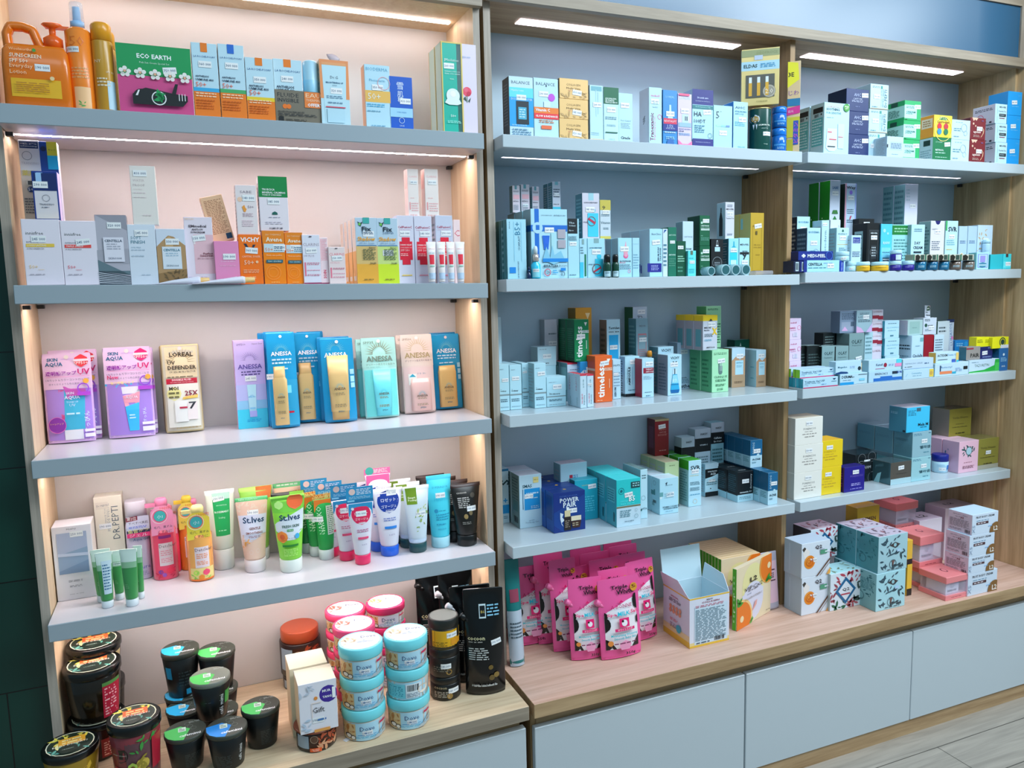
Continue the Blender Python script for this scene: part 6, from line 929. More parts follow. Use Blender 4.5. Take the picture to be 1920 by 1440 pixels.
B('A3', 1088, 1100, 702, 765, .038, 'b8ccd8', 'small white box with red lid edge, left of front pair', TX, side='a8bcc8', sops='T .4 .5 .9 DR.JOU b04a6c .2;T .5 .06 .3 serum 3a7a7c .2', top='c42038', n=2, group='small red-edged boxes', st=None)
B('A3', 1101, 1113, 702, 763, .038, 'b8ccd8', 'small white box with red lid edge and magenta letters, right of the front pair', TX, side='a8bcc8', top='c42038', n=1, group='small red-edged boxes', st=(.4, .7, 0))
B('A3', 1116, 1148, 667, 754, .05, 'f06a2c', 'bright orange serum box with white vertical lettering', TM.replace('1c5a44', 'c8501c').replace('a8d0c0', 'ffc8a0').replace('c8e0d4', 'ffc8a0').replace('d0dcdc', 'f0c8b0'), side='c84a1c', sops='r 0 .68 1 .73 e8b8a0;l .2 .8 .1 .6 6 a03a14', key='orangebox', st=(.55, .84, .1))
B('A3', 1149, 1164, 674, 748, .04, 'b0d0e0', 'white box squeezed behind the orange one', 'b .05 .9 .85 SVLVTS 2a4a5c;l .1 .9 .3 .7 5 7a98ac;B .3 .06 .3 SERUM 2a4a5c .3', st=(.4, .63, 0), key='sqz')
B('A3', 1138, 1163, 599, 730, .045, 'b4d8e6', 'white and cyan serum box with brown-grey flank, tall in the back row', 'r .16 .28 .86 .80 1c98cc;b .14 .94 .89 Torriden 14283c .05;b .14 .5 .84 DIVE-IN 14283c .02;b .6 .9 .84 SERUM 14283c .02;l .2 .8 .1 .2 2 6a90a4', Y=REG['sqz']['Y']+.055, side='7a6e64', sops='l .2 .8 .08 .9 12 4a4440', n=2, gap=.003, st=(.5, .64, 0), group='white and cyan serum boxes')
B('A3', 1193, 1215, 597, 720, .045, '7a98a4', 'grey-teal serum box with fine pink outlined panel', 'r .15 .44 .19 .80 b87078;r .81 .44 .85 .80 b87078;r .15 .78 .85 .80 b87078;r .15 .44 .85 .46 b87078;l .2 .8 .5 .6 4 a87880;t .25 .75 .9 MIZON 4a2a34 .04', Y=REG['sqz']['Y']+.06, side='3f747c', n=2, st=(.55, .72, 0), group='grey-teal serum boxes', sops='l .1 .9 .6 .92 6 6a9aa0')
B('A3', 1187, 1213, 575, 720, .05, 'b0bcc8', 'tall white box with green flank, highest at the back of the bay', 't .3 .7 .87 72 2a3440 .05', Y=REG['sqz']['Y']+.155, side='0f4c20', sops='', st=(.6, .94, 0))
B('A3', 1172, 1199, 668, 743, .045, 'b4dcea', 'white ampoule box with black foot and vertical lettering', 'r 0 0 1 .07 101418;B .3 .28 .74 AMPOULE 14202c .14;T .18 .34 .72 Tea_Tree_Enzyme 2a4a5c .1;r .5 .3 .52 .74 3a7aa4;l .2 .9 .14 .18 1 3a6a84', side='a8a8b0', sops='l .3 .7 .06 .9 14 4a4a54;r 0 0 1 .07 101418', st=(.6, .86, 0))
B('A3', 1204, 1226, 672, 745, .04, 'b4d8e6', 'white ampoule box with dark red panel and red flank', 'r .1 .62 .97 .76 8a2034;b .3 .9 .72 THERAPY f0d8dc;b .3 .95 .66 AMPOULE f0d8dc;l .1 .8 .46 .56 3 8aa0b0;l .2 .8 .12 .15 1 4a6a7c;l .3 .7 .02 .07 1 5a7a8c', side='8a2034', sops='', st=(.6, .86, 0), key='redamp')
SPRAY('A3', 1213, 1223, 657, 735, 'narrow bottle with glowing orange cap peeking over the red-flanked box', '3c6c78', 'f0a030', .14, .95, REG['redamp']['Y']+.06, st=None, topvis=True)
VY = 'b .2 .84 .92 VICHY 14283c .09;p 14283c .34 .84 .42 .84 .5 .79 .46 .77;p 14283c .66 .84 .58 .84 .5 .79 .54 .77;r .34 .52 .64 .64 b8ccd4;r .46 .5 .52 .66 14202c;p 2a9ac4 .34 .52 .66 .52 .84 .12 .78 .06 .24 .06 .18 .12;p 8fd0e4 .34 .50 .66 .50 .74 .3 .28 .3;p 0f5a94 .20 .14 .82 .14 .76 .06 .24 .06;t .3 .62 .37 89 d8f0f8 .09;l .2 .8 .25 .29 1 1c6a9c'
B('A3', 1252, 1278, 665, 741, .055, 'b4d8e6', 'white serum box with blue teardrop bottle picture, front one', VY, side='788a98', sops='l .15 .85 .1 .8 9 4a6474', st=(.45, .76, 0), key='vichyf', group='white serum boxes with blue bottle')
B('A3', 1234, 1263, 650, 738, .05, 'b0d0de', 'white serum box with blue bottle hidden behind the front one', VY, Y=REG['vichyf']['Y']+.062, side='5a8a98', st=None, group='white serum boxes with blue bottle')
B('A3', 1270, 1295, 642, 729, .05, 'b0c8dc', 'white box with bold dark lettering at the foot, left of the pale green pair', 'b .1 .95 .06 esthe 14283c .08;b .15 .7 .24 ampoule 2a4a6c .04;l .12 .9 .12 .22 3 5a84a0', side='8aa0b0', sops='', st=(.5, .8, 0), key='est')
CLQ = 'l .1 .9 .88 .94 2 3a6a4a;p 5a7470 .38 .62 .62 .62 .62 .46 .56 .42 .44 .42 .38 .46;r .38 .62 .44 .7 5a7470;r .46 .5 .5 .7 9ab0ac;r .54 .5 .58 .7 9ab0ac;t .12 .9 .36 CLINIQUE 2a5a40 .06;l .2 .85 .25 .31 2 3a6a4a;l .2 .8 .14 .2 2 3a6a4a;l .3 .7 .04 .1 2 4a7a5a'
B('A3', 1335, 1366, 656, 735, .055, '9cd0a8', 'pale green moisturiser box with test tube mark', CLQ, side='4f9a6a', sops='l .12 .7 .1 .8 7 2a6a44', n=2, gap=.003, st=(.55, .74, .08), key='clq', group='pale green moisturiser boxes')
B('A3', 1324, 1352, 574, 655, .05, '8cc49a', 'taller pale green box behind the yellow-topped white ones', 'l .1 .8 .9 .95 2 2a5a3c;l .7 .95 .1 .6 8 2a5a3c', on='clq', Y=REG['clq']['Y']+.07, side='3f8a5a', sops='', st=None, group='pale green moisturiser boxes')
MLS = 'r 0 .84 1 1 ecc81c;b .08 .55 .645 MELAS 2a2a30 .05;b .08 .45 .57 PLUS+ 2a2a30 .05;p e0b81c .62 .64 .72 .64 .98 .44 .88 .44;p e0b81c .9 .64 .98 .64 .72 .44 .62 .44;l .1 .7 .38 .48 3 5a6a74;l .1 .6 .26 .32 2 3a9ab4;b .25 .8 .08 METTION 14181c .04;p 14181c .4 .84 .64 .84 .52 .90'
B('A3', 1318, 1345, 591, 655, .045, 'b8bcc8', 'white capsule box with yellow top on the pale green pair', MLS, on='clq', Y=REG['clq']['Y']+.008, side='9a949c', sops='r 0 .84 1 1 e0bc1c;r .2 .1 .8 .6 5a949c', n=3, gap=.002, st=(.6, .74, 0), group='white boxes with yellow tops', top='e8c41c')
CB_ = 'p b08a6c 0 .68 .3 .78 .6 .70 1 .8 1 .3 0 .3;r 0 0 1 .30 a08468;r .25 .32 .86 .68 a8ccdc;b .3 .8 .62 CENTELLA 3a8aa4;l .35 .75 .5 .56 2 6a9aac;l .2 .8 .1 .16 2 5a4430'
B('A3', 1372, 1397, 652, 726, .045, 'b8d4e4', 'white and brown ampoule box with rocky photograph, larger one', CB_, side='7c6450', sops='', st=(.6, .79, 0), key='cb')
B('A3', 1418, 1436, 656, 725, .045, 'b0ccdc', 'white and brown ampoule box with rocky photograph, near the divider', CB_, side='8fb0bc', sops='l .4 .8 .5 .56 1 4a8aa0;l .4 .8 .2 .26 1 4a8aa0', n=2, st=(.5, .84, 0), group='ampoule boxes near the divider')
B('A3', 1380, 1407, 637, 715, .04, '0e5c4c', 'dark green box with small pale triangle behind the brown ones', 'p d0e4dc .32 .86 .44 .86 .38 .94', Y=REG['cb']['Y']+.07, side='0a4438', sops='', st=None, top='6a8a90')
# tall white box edge against the left post
B('A3', 931, 941, 595, 740, .03, 'b0c8d4', 'white box edge jutting out beside the left post, set far back', 'r 0 .2 1 .24 4a5a64', Y=.16, st=None, side='a0b4bc')
# ---------------------------------------------------------------- bay 1, fourth shelf
SM = 'b .14 .56 .79 SMAS 14404c .06;r .22 .34 .92 .74 1c88c4;r .14 .36 .17 .74 3a6a8c;p f0dc90 .62 .84 .86 .84 .86 .95 .62 .95;t .66 .84 .9 NO.1 6a5010;l .3 .88 .62 .68 1 c0e0f4;l .5 .88 .54 .58 1 c0e0f4;l .5 .88 .36 .42 2 c0e0f4;t .4 .64 .14 with 3a6a84 .02;t .24 .84 .10 You_Energy_Care 3a6a84'
B('A4', 974, 1016, 890, 989, .06, 'b4cedb', 'white ampoule box with blue panel and gold seal', SM, side='6f9098', sops='l .15 .85 .5 .94 8 3a5a64;r .2 .3 .8 .5 4f8088;bar .3 .8 .08 .2', n=2, gap=.003, st=(.42, .60, 0), top='b4b8c4', group='white ampoule boxes with blue panel')
B('A4', 941, 954, 879, 981, .05, 'b4cedb', 'white box with blue square and plus sign beside the left post', 'B .5 .7 .8 S 1c3a44;r 0 .18 1 .34 1c88c4;b .2 .8 .42 + 1c88c4 .1;l .2 .8 .08 .14 2 3a6a84;r 0 .96 1 1 1c6a94', side='9ab0b8', st=None)
PP = 'r .0 0 1 1 0c2a70;p 10387c 0 .5 1 .9 1 .3 .3 0 0 .2;t .2 .76 .90 ESTEE_LAUDER 4a6ab0 .03;b .2 .8 .80 POWER dce6f0;b .3 .72 .68 PAIR dce6f0;p d8e4f0 .20 .5 .3 .46 .26 .38 .34 .3 .24 .24 .3 .14 .24 .2 .2 .34;r .40 .54 .48 .62 f0f4f4;r .34 .38 .52 .54 c8b890;r .32 .04 .54 .38 241814;l .35 .5 .1 .3 4 8a7a6a;r .54 .26 .86 .38 d0c4a8;p 3a2018 .54 .25 .86 .25 .82 .08 .58 .08;l .58 .8 .12 .22 2 a89a80'
B('A4', 1038, 1097, 922, 996, .05, '0c2f7c', 'navy blue gift box lettered POWER PAIR with bottle and jar', PP, side='0f4a9c', sops='r .1 .3 .8 .9 0c3a80', n=4, gap=.002, st=(.6, .52, 0), top='0c2a6c', tops='c .5 .6 .05 b8902c', group='navy gift boxes', metal=.05)
B('A4', 1051, 1101, 868, 975, .045, 'a8cad6', 'white box with a small red and blue stripe, behind the navy boxes', 'r .34 .73 .46 .79 b02038;l .48 .66 .73 .79 2 2a6a9c;r 0 .0 .02 1 8aa4ac', Y=.165, side='6f949c', top='a49ca8', st=(.5, .60, 0))
B('A4', 1078, 1121, 899, 975, .05, '1f98ac', 'teal serum box with gold line of text and price sticker', 't .3 .6 .86 CELLMAZING c8b860 .03;l .4 .86 .2 .6 7 5ac0d0', side='146a78', n=2, gap=.003, st=(.75, .82, .05), group='teal serum boxes', top='2a8a9c', key='teal4')
HB = 'r 0 0 1 .44 b4cad6;r 0 .40 1 .435 6a6a50;o .2 .76 .12 0c5a68 .12;c .2 .76 .05 0c5a68;r .60 .80 .97 .93 1c4044;l .66 .95 .82 .92 2 8ac0c4;t .16 .48 .54 HYDRA 5ad8dc .05;b .5 .76 .58 B5 f0f8f8 .11;t .16 .72 .485 MAX_SERUM 5ad8dc .05;l .14 .6 .2 .36 4 5a8490;o .80 .33 .05 5a8490;o .80 .2 .08 5a8490;b .3 .7 .11 wonjin 2a4a5c .03'
B('A4', 1156, 1201, 898, 986, .06, '22b2b4', 'turquoise and white serum box with large B5', HB, side='48a0a8', sops='r .18 .5 .84 .8 6abcc0;l .2 .8 .52 .78 5 2a7a80;bar .7 .84 .1 .3', n=3, gap=.003, st=(.5, .67, .1), top='40c4c8', group='turquoise and white serum boxes')
B('A4', 1201, 1214, 880, 972, .10, 'b4d4e0', 'white box edge beside the turquoise ones with grey-green top', 'l .2 .8 .8 .9 2 3a5a64;o .4 .42 .3 6a94a0;r .0 .16 .2 .2 2a5a5c;t .1 .9 .2 VITA 2a4a5c', side='8ab0b8', top='5f7c7c', tops='l .1 .9 .2 .8 5 8aa4a4', st=None)
VT = 'r .0 .50 .18 .62 5f9498;r .0 .44 .12 .50 d8e8ec;l .3 .7 .78 .82 1 7a98a4;p 14283c .3 .86 .4 .9 .36 .8;l .24 .8 .44 .6 3 9ab8c4;b .14 .96 .20 VITAMIN_C_12_DAILY 2a4450;b .2 .94 .15 WHITENING_SERUM 2a4450;l .3 .7 .06 .09 1 6a94a8'
B('A4', 1237, 1272, 896, 963, .045, 'b0d8e6', 'white vitamin box with grey-green wrapped band', VT, side='9cc4d0', sops='r 0 .50 .3 .62 4f8488;r .3 .5 .46 .66 4f8488;bar .2 .6 .28 .36;l .1 .4 .2 .3 3 2a6a6c;o .4 .84 .16 6a8a94', n=5, gap=.002, st=(.55, .54, .05), group='white vitamin boxes with grey-green band', top='b8c8d4')
SV = 'b .14 .9 .84 SVR 14202c .09;l .3 .7 .74 .78 1 4a6a7c;l .1 .8 .66 .68 1 c8b060;l .12 .9 .46 .54 3 3a6070;l .12 .9 .34 .42 3 3a6070;l .12 .9 .24 .28 1 5a98b4;o .5 .11 .16 c8b490'
B('A4', 1291, 1315, 863, 949, .05, 'b0d4e2', 'tall white box with green lid and large black SVR lettering', SV, side='8ab0b8', sops='r 0 .8 1 1 2f8a1c;l .15 .85 .1 .76 12 4f8088', n=3, gap=.004, top='3f9c2c', st=(.5, .76, 0), group='white boxes with green lids')
gB = B('A4', 1247, 1273, 866, 935, .045, 'a8b88c', 'beige-green box with black foot, supporting the dark red box', 'l .3 .7 .9 .94 1 6a7a54;r 0 0 1 .06 0c0e10', side='90a078', n=3, gap=.002, st=(.55, .60, 0), top='b8b090', key='beige', Y=.128, group='beige-green boxes')
B('A4', 1228, 1254, 786, 866, .045, '7c1018', 'dark red serum box with beige lid standing high at the back', 't .3 .8 .72 AHC c07a70 .06;t .3 .8 .64 CAPTURE d09a94 .03;l .2 .9 .54 .60 2 b06a64;l .3 .8 .12 .16 1 c08a84;r 0 .95 1 1 a89a70', on='beige', Y=REG['beige']['Y']+.09, side='4a1218', sops='r .2 .2 .8 .8 5a2a3a', top='9a9070', st=(.5, .80, .1))
INK = 'r 0 .84 1 1 a8b4c0;r 0 .44 1 .84 101215;b .34 .8 .92 INKEY 3a4048 .03;b .2 .9 .66 %s d0d8dc .06;l .1 .9 .08 .36 5 5a747c'
yb = .17
B('A4', 1278, 1302, 820, 930, .04, 'a8c4cc', 'white and black serum box, shortest of the stepped three', INK.replace('.44', '.62') % 'NIACINAMIDE', Y=yb+.02, side='8aa0a8', sops='r 0 .62 1 .84 14181a', st=(.6, .62, 0), group='stepped white and black boxes')
B('A4', 1303, 1332, 804, 930, .04, 'a8bcc8', 'white and black serum box, middle of the stepped three', 'r 0 .86 1 1 a8b4c0;r 0 .66 1 .86 101215;b .34 .8 .92 INKEY 3a4048 .03;b .3 .8 .76 VITAMIN_C d0d8dc .03;l .1 .9 .32 .6 7 5a747c', Y=yb+.03, side='8aa0a8', sops='r 0 .66 1 .86 14181a', st=None, group='stepped white and black boxes')
B('A4', 1333, 1357, 792, 930, .04, '8fc0cc', 'white, black and teal box, tallest of the stepped three', 'r 0 .86 1 1 a8b4c0;r 0 .70 1 .86 101215;b .34 .8 .92 INKEY 3a4048 .03;b .2 .8 .78 Caffeine e0e8ec .04;b .2 .8 .73 Eye_Cream e0e8ec .04;l .1 .9 .44 .64 4 4a747c;c .5 .42 .05 14181a', Y=yb+.045, side='8aa0a8', sops='r 0 .7 1 .86 14181a', st=None, group='stepped white and black boxes')
B('A4', 1322, 1347, 869, 930, .04, 'acd0dc', 'white and black acid serum box right of the green-lidded ones', 'r 0 .86 1 1 a8c0cc;r 0 .52 1 .84 101215;b .2 .9 .76 HYALURONIC d0d8dc .06;b .4 .8 .68 ACID d0d8dc .06;p acd0dc 0 .52 0 .56 .5 .60 1 .68 1 .52;l .1 .9 .34 .46 2 5a747c;c .4 .24 .04 14181a;r 0 .0 1 .14 101215', side='8ab0bc', n=2, st=(.5, .50, 0), group='small white and black acid boxes')
B('A4', 1383, 1412, 884, 940, .05, '101317', 'black and white box with vertical side lettering', 'r 0 0 1 .24 a8ccd8;T .86 .4 .9 dermatory c8d0d4 .14;b .14 .9 .32 niacinamide_10+ d0d8dc;l .1 .9 .08 .18 2 6a94a0', side='0c1014', sops='r 0 0 1 .22 98c0cc;l .15 .85 .3 .9 9 2a4a54', n=3, gap=.003, top='0c0f12', tops='l .3 .8 .3 .5 1 8a8a8a', st=(.5, .68, 0), group='black boxes with white foot')
AC = 'r 0 .44 1 1 0f5a84;T .26 .50 .92 SOMOS c0d8e0 .18;b .14 .86 .30 ACNE 1c3a4c .07;c .64 .44 .12 b0d0dc;l .14 .5 .16 .22 2 4a7a8c'
B('A4', 1440, 1458, 886, 946, .036, 'b0d0de', 'white box with deep blue upper half lettered ACNE, lower column', AC, side='8fb8c4', sops='r 0 .44 1 1 0c4a68;l .1 .8 .2 .4 4 4a7a84', n=6, gap=.002, top='14587c', st=(.6, .66, 0), key='acne', group='blue and white acne boxes')
B('A4', 1407, 1429, 825, 881, .036, 'b0d0de', 'white box with deep blue upper half, raised column by the divider', AC, on='acne', Y=REG['acne']['Y']+.076, side='8fb8c4', sops='r 0 .44 1 1 0c4a68;l .1 .8 .2 .4 4 4a7a84', n=4, gap=.002, top='14587c', st=(.55, .6, 0), group='blue and white acne boxes on the raised row')
# ---------------------------------------------------------------- bay 1 worktop
def cow(w): return 'r 0 .0 1 1 ee5c9c;p f4eef2 .10 .12 .90 .12 .90 .74 .62 .70 .36 .64 .10 .58;p 14100f .10 .12 .34 .12 .22 .22 .10 .26;p 14100f .72 .12 .90 .12 .90 .26 .82 .20;p 14100f .10 .34 .18 .36 .24 .44 .18 .52 .10 .54;p 14100f .10 .6 .16 .58 .17 .52 .10 .5;p 14100f .90 .58 .82 .62 .80 .72 .86 .78 .90 .78;p 14100f .90 .40 .85 .43 .86 .5 .90 .52;b .30 .72 .88 Triple 241420 .06;b .42 .84 .825 White 241420 .06;c .86 .86 .09 c88a2c;t .80 .92 .87 5 5a2a10 .04;t .24 .76 .655 A_BONNE b01c5c .045;p c81c5c .44 .70 .56 .70 .52 .72 .5 .73;b .14 .36 .56 Spa d8286c .045;b .38 .68 .565 MILK 1cb0c4 .055;b .70 .90 .575 Salt d8286c .045;r .40 .40 .64 .51 d82068;c .52 .45 .07 f8f0f4;c .48 .475 .025 14100f;r .28 .355 .76 .39 d02868;t .34 .70 .373 ホワイトニング fff;b .18 .82 .305 Moisturizing_Whitening 22a8b4;b .24 .78 .265 Smooth_Baby_Skin 22a8b4;p f4a0c4 .34 .20 .5 .24 .66 .20 .60 .12 .4 .12;l .24 .8 .19 .22 1 7a3a5c;c .16 .22 .06 d8843c;b .50 .74 .07 350g 1c1418 .045'
def MILK(u0, u1, vt, vb, lb, Y=None, st=None, yaw=0., full=True, **k):
    return POUCH('A5', u0, u1, vt, vb, 'pink cow-print bath salt pouch, '+lb, 'ee5c9c', cow(1), .034, Y=Y, group='pink cow-print bath salt pouches', hole=False, rough=.25, lean=.10, foot=.75, spout=(.04, .70, 'f070a4'), st=st, yaw=yaw, name='refill_pouch', **k)
MILK(1131, 1207, 1091, 1234, 'front row right, nearest', st=(.5, .48, 0), key='milkfront')
MILK(1073, 1137, 1092, 1236, 'front row left, nearest', st=(.56, .48, .05), key='milkleft', yaw=-.1)
MILK(1043, 1113, 1072, 1213, 'directly behind the nearest left one')
MILK(966, 1040, 1068, 1209, 'alone at the far left of the front', st=(.5, .60, 0), key='milkfar')
MILK(1186, 1238, 1057, 1202, 'far right and narrow, beside the open carton', st=(.6, .60, 0), yaw=.12, key='milkright')
YM = REG['milkfront']['Y']
for u0, u1, vt, dy, lb in ((1132, 1189, 1074, .045, 'second row, behind the nearest right one'), (1116, 1172, 1055, .10, 'third row, centre'), (1040, 1090, 1056, .10, 'third row, between the far left and centre ones'), (1011, 1066, 1043, .16, 'back row, far left'),
                           (1098, 1152, 1043, .15, 'back row, left of centre'), (1080, 1138, 1034, .195, 'very back against the wall, left'), (1166, 1222, 1045, .10, 'third row, right'), (1154, 1206, 1029, .155, 'back row, right of centre'), (1143, 1196, 1021, .20, 'very back against the wall, right')):
    MILK(u0, u1, vt, 1200, lb, Y=YM+dy)
POUCH('A5', 946, 974, 1058, 1198, 'teal and white refill pouch half hidden by the left post', '1c6c6c', 'r 0 0 1 .52 a8b4c0;r .2 .6 .8 .72 8a3c50;l .1 .9 .26 .42 5 4a5a64', .03, hole=False, st=None, name='refill_pouch', Y=.03)
# open white carton with raised flaps
g = place('A5', 1293, 1367, 1124, 1208); w, h = g['w'], g['h']; hl = at(1293, 1124, 'R', Y=g['Y'])[2]-g['z0']; h = hl; d = w*.97
R = E('open_carton', g, 'large empty white carton with yellow foot and all four flaps standing open', 'box')
t = .0012; IN = M('b8ccd4', .5); OUT = M('d4d4e0', .4)
mb = MB(); mb.box(-w/2, w/2, 0, t, 0, h, OUT, mats=dict(back=IN)); mb.box(-w/2, w/2, d-t, d, 0, h, OUT, mats=dict(front=IN)); mb.box(-w/2, -w/2+t, t, d-t, 0, h, OUT, mats=dict(right=IN)); mb.box(w/2-t, w/2, t, d-t, 0, h, OUT, mats=dict(left=IN)); mb.box(-w/2+t, w/2-t, t, d-t, 0, t, OUT, mats=dict(top=IN))
art(mb, 'r 0 .97 1 1 dcb040;r 0 0 1 .04 e0b43c;r 0 .04 1 .10 e4cc8c;r .12 .05 .95 .82 c4d4e0;b .42 .58 .93 BEAUTY 4a2a3c .03;b .3 .74 .885 COLLAGEN 8a3a4c .03;l .14 .9 .79 .84 2 b04a5c;l .14 .92 .12 .76 22 5f7884;bar .62 .88 .07 .15;l .16 .5 .06 .1 1 2a3a44', lambda x, y, o: ((x-.5)*w, -o, y*h), w, h)
art(mb, 'r 0 .97 1 1 dcb040;r 0 0 1 .12 e0b43c;r 0 .12 1 .24 e0cc9c;b .3 .6 .86 SPECIAL a84a5c .03;l .24 .7 .74 .82 3 5a4a54;c .3 .64 .05 d08a6c;c .42 .64 .05 d08a6c;c .54 .64 .05 d08a6c;c .66 .64 .05 d08a6c;c .3 .56 .05 d08a6c;c .42 .56 .05 d08a6c;c .54 .56 .05 d08a6c;c .66 .56 .05 d08a6c;l .3 .6 .36 .42 2 c04a5c;l .3 .55 .22 .32 3 7a6a74;c .62 .26 .09 3aa0b0', lambda x, y, o: (-w/2-o, d*(1-x), y*h), d, h); mb.build('body', R)
def flap(name, pts, nrm=(0, 0, 0)):
    mb = MB(); n = len(pts); o_ = Vector(nrm).normalized()*.0012; vs = [tuple(p) for p in pts]+[tuple(Vector(p)+o_) for p in pts]
    mb.add(vs, [tuple(range(n))], IN); mb.add(vs, [tuple(range(n, 2*n))[::-1]], OUT); mb.add(vs, [(k, (k+1) % n, (k+1) % n+n, k+n) for k in range(n)], OUT); return mb.build(name, R)
flap('back_flap', [(-w/2, d, h), (w/2, d, h), (w/2+.002, d+.016, h+w*.72), (-w/2-.001, d+.016, h+w*.72)], (0, 1, 0))
flap('side_flap', [(-w/2, .002, h), (-w/2, d-.002, h), (-w/2-.012, d-.004, h+w*.30), (-w/2-.012, d*.30, h+w*.32)], (-1, 0, .2))
flap('side_flap', [(w/2, .002, h), (w/2, d-.002, h), (w/2+.006, d-.006, h+w*.33), (w/2+.006, d*.28, h+w*.28)], (1, 0, .2))
REG['opencarton'] = g
# citrus boxes
VC = 'p ecd8b4 .02 .02 .98 .02 .98 .98 .02 .98;c .46 .66 .30 ece0a0;r .16 .5 .76 .68 ece0a0;r .16 .38 .76 .52 d4d0e0;c .46 .36 .30 d4d0e0;c .92 .82 .28 f4ac50;c .92 .82 .25 f07c1c;c .92 .82 .05 f8e0b0;c .14 .15 .30 f8d08c;c .14 .15 .26 f07c1c;c .14 .15 .05 f8e0b0;leaf .02 .12 .4 .52 4 3a8a2c 3;leaf .86 .98 .58 .62 3 3a8a2c 8;leaf .36 .42 .02 .06 3 6aa84c 2;b .36 .56 .73 L2 201814 .08;t .2 .72 .60 VIPCx2 2a1c1c .06;l .3 .6 .545 .57 1 3a2c2c;t .2 .7 .44 COLLAGEN_&_VITAMIN_C 6a5a4c;p e0a098 .5 .34 .56 .36 .54 .28 .46 .22 .40 .2 .46 .26;b .82 .94 .08 NET_28g 2a1c1c .02'
B('A5', 1381, 1445, 1052, 1176, .014, 'ecd4b4', 'citrus vitamin box turned askew, green spine, standing in front', VC, yaw=.36, side='4a9a1c', sops='c .5 .3 .2 e0f0d0;c .5 .55 .2 e0f0d0;l .3 .6 .1 .9 9 a8d08c', st=(.35, .50, 0), top='ecd8b8', key='vip', group='citrus vitamin boxes')
gv = place('A5', 1352, 1424, 1040, 1160, Y=None); Yv = REG['vip']['Y']+.062
for i in range(11):
    mm = 1 if i else 0
    if i == 0: g1 = B('A5', 1352, 1424, 1043, 1160, .0148, 'ecd4b4', 'citrus vitamin box, foremost of the long row behind the askew one', VC, Y=Yv, side='4a9a1c', sops='', st=None, top='e4c494', group='citrus vitamin boxes'); o1 = g1['o']
    elif Yv+i*.0156 < .245:
        c = o1.copy(); SC.collection.objects.link(c); c.matrix_world = o1.matrix_world @ Matrix.Translation((0, i*.0156, 0)); tag(c, 'citrus vitamin box, '+ORD[i]+' in the long row behind the askew one', 'box', 'citrus vitamin boxes')
POUCH('A5', 1432, 1465, 1040, 1140, 'small grey and pink pouch leaning between the citrus boxes and divider', 'a8a4b4', 'r .3 .12 .94 .84 e0b8c8;r .5 .5 .8 .52 5a3a44;r .5 .68 .8 .70 5a3a44;l .55 .75 .55 .65 3 5a3a44', .02, st=None, hole=False, name='pouch', Y=.035)
# ---------------------------------------------------------------- bay 2, top shelf
B('B1', 1545, 1592, 193, 287, .055, 'b0d4e0', 'white soothing set box with bottle pictures and round green gift seal', 't .1 .6 .92 realbarrier b04a54 .03;b .08 .6 .87 SOOTHING 1c4a5c .06;t .08 .66 .80 FOR_SENSITIVE 3a7a84 .04;l .1 .4 .70 .72 1 7aa0ac;p d8ecf4 .12 .5 .5 .5 .52 .12 .42 .06 .2 .06 .08 .12;p c4dce8 .54 .6 .8 .6 .78 .12 .56 .12;r .14 .42 .3 .44 c84a5c;r .2 .28 .48 .30 c04a5c;r .14 .14 .44 .16 14202c;r .56 .34 .74 .35 c84a5c;c .86 .92 .12 2f8a2c;b .78 .94 .94 FREE e8f4d0 .03;b .79 .93 .90 GIFT e8f4d0 .03', Y=.02, side='9cb4ba', sops='r .1 .18 .9 .72 4f9a9c;l .14 .86 .2 .7 9 b0c8cc;r .2 .82 .9 .92 14181c;bar .3 .6 .74 .80;c .8 .78 .05 14181c', n=2, gap=.004, st=None, group='soothing set boxes')
STACK('B1', 1587, 1629, [288, 252, 209, 167], .075, '10265c', 'navy box with pale lettering', 't .34 .64 .74 AHC a0a8c8 .14;t .3 .7 .56 CAPTURE c0c8e0 .08;l .24 .76 .4 .5 2 a0a8c8;l .4 .6 .18 .24 1 6a74a0', Y=.045, side='0d1c34', sops='', top='1c3050', st=(.82, .74, .05))
DPP = 'l .1 .5 .84 .92 2 3a6a7c;r .56 .82 .66 .94 3a8a84;T .84 .1 .8 Dr.PEPTI 2a5a6c .14;T .7 .1 .8 PEPTIDE_CREAM 5a8494 .08;T .6 .1 .8 VOLUME 7a9ca8 .05;l .1 .4 .06 .12 1 5a8494;r 0 .0 1 .03 a08468'
STACK('B1', 1660, 1697, [291, 249, 205, 158], .06, 'b4d2de', 'white box with vertical lettering and brown foot line', DPP, Y=.055, us=[(1626, 1660), (1629, 1664), (1632, 1666)], side='98b4bc', sops='', st=(.35, .5, 0))
GC = 'r .0 .1 .74 .78 b0d4dc;l .1 .6 .6 .72 2 1c6a5c;b .1 .66 .42 CREAM 2a7a6c .1;l .1 .5 .3 .36 1 2a8a6c;r .06 .02 .16 .05 1c4a3c'
STACK('B1', 1696, 1727, [295, 262, 226, 189], .085, '1fa05c', 'green cream box with white label', GC, Y=.025, us=[(1693, 1724), (1694, 1726), (1696, 1727)], side='9cc4b8', sops='r 0 .74 1 1 148a4c;r 0 0 1 .14 148a4c;r .4 .76 .7 .98 0c3c2c;l .3 .8 .2 .6 6 2a5a4c;bar .05 .25 .2 .7', st=(.78, .70, .05))
B('B1', 1663, 1694, 256, 292, .05, 'b8cede', 'low white box in front of the green-labelled ones', 'r .2 .34 .92 .74 a4b8cc;l .24 .88 .4 .68 4 4a6a84;l .3 .7 .1 .16 1 7a9ab0;r .0 .44 .06 .6 14202c', Y=.004, st=None, side='9cb0bc')
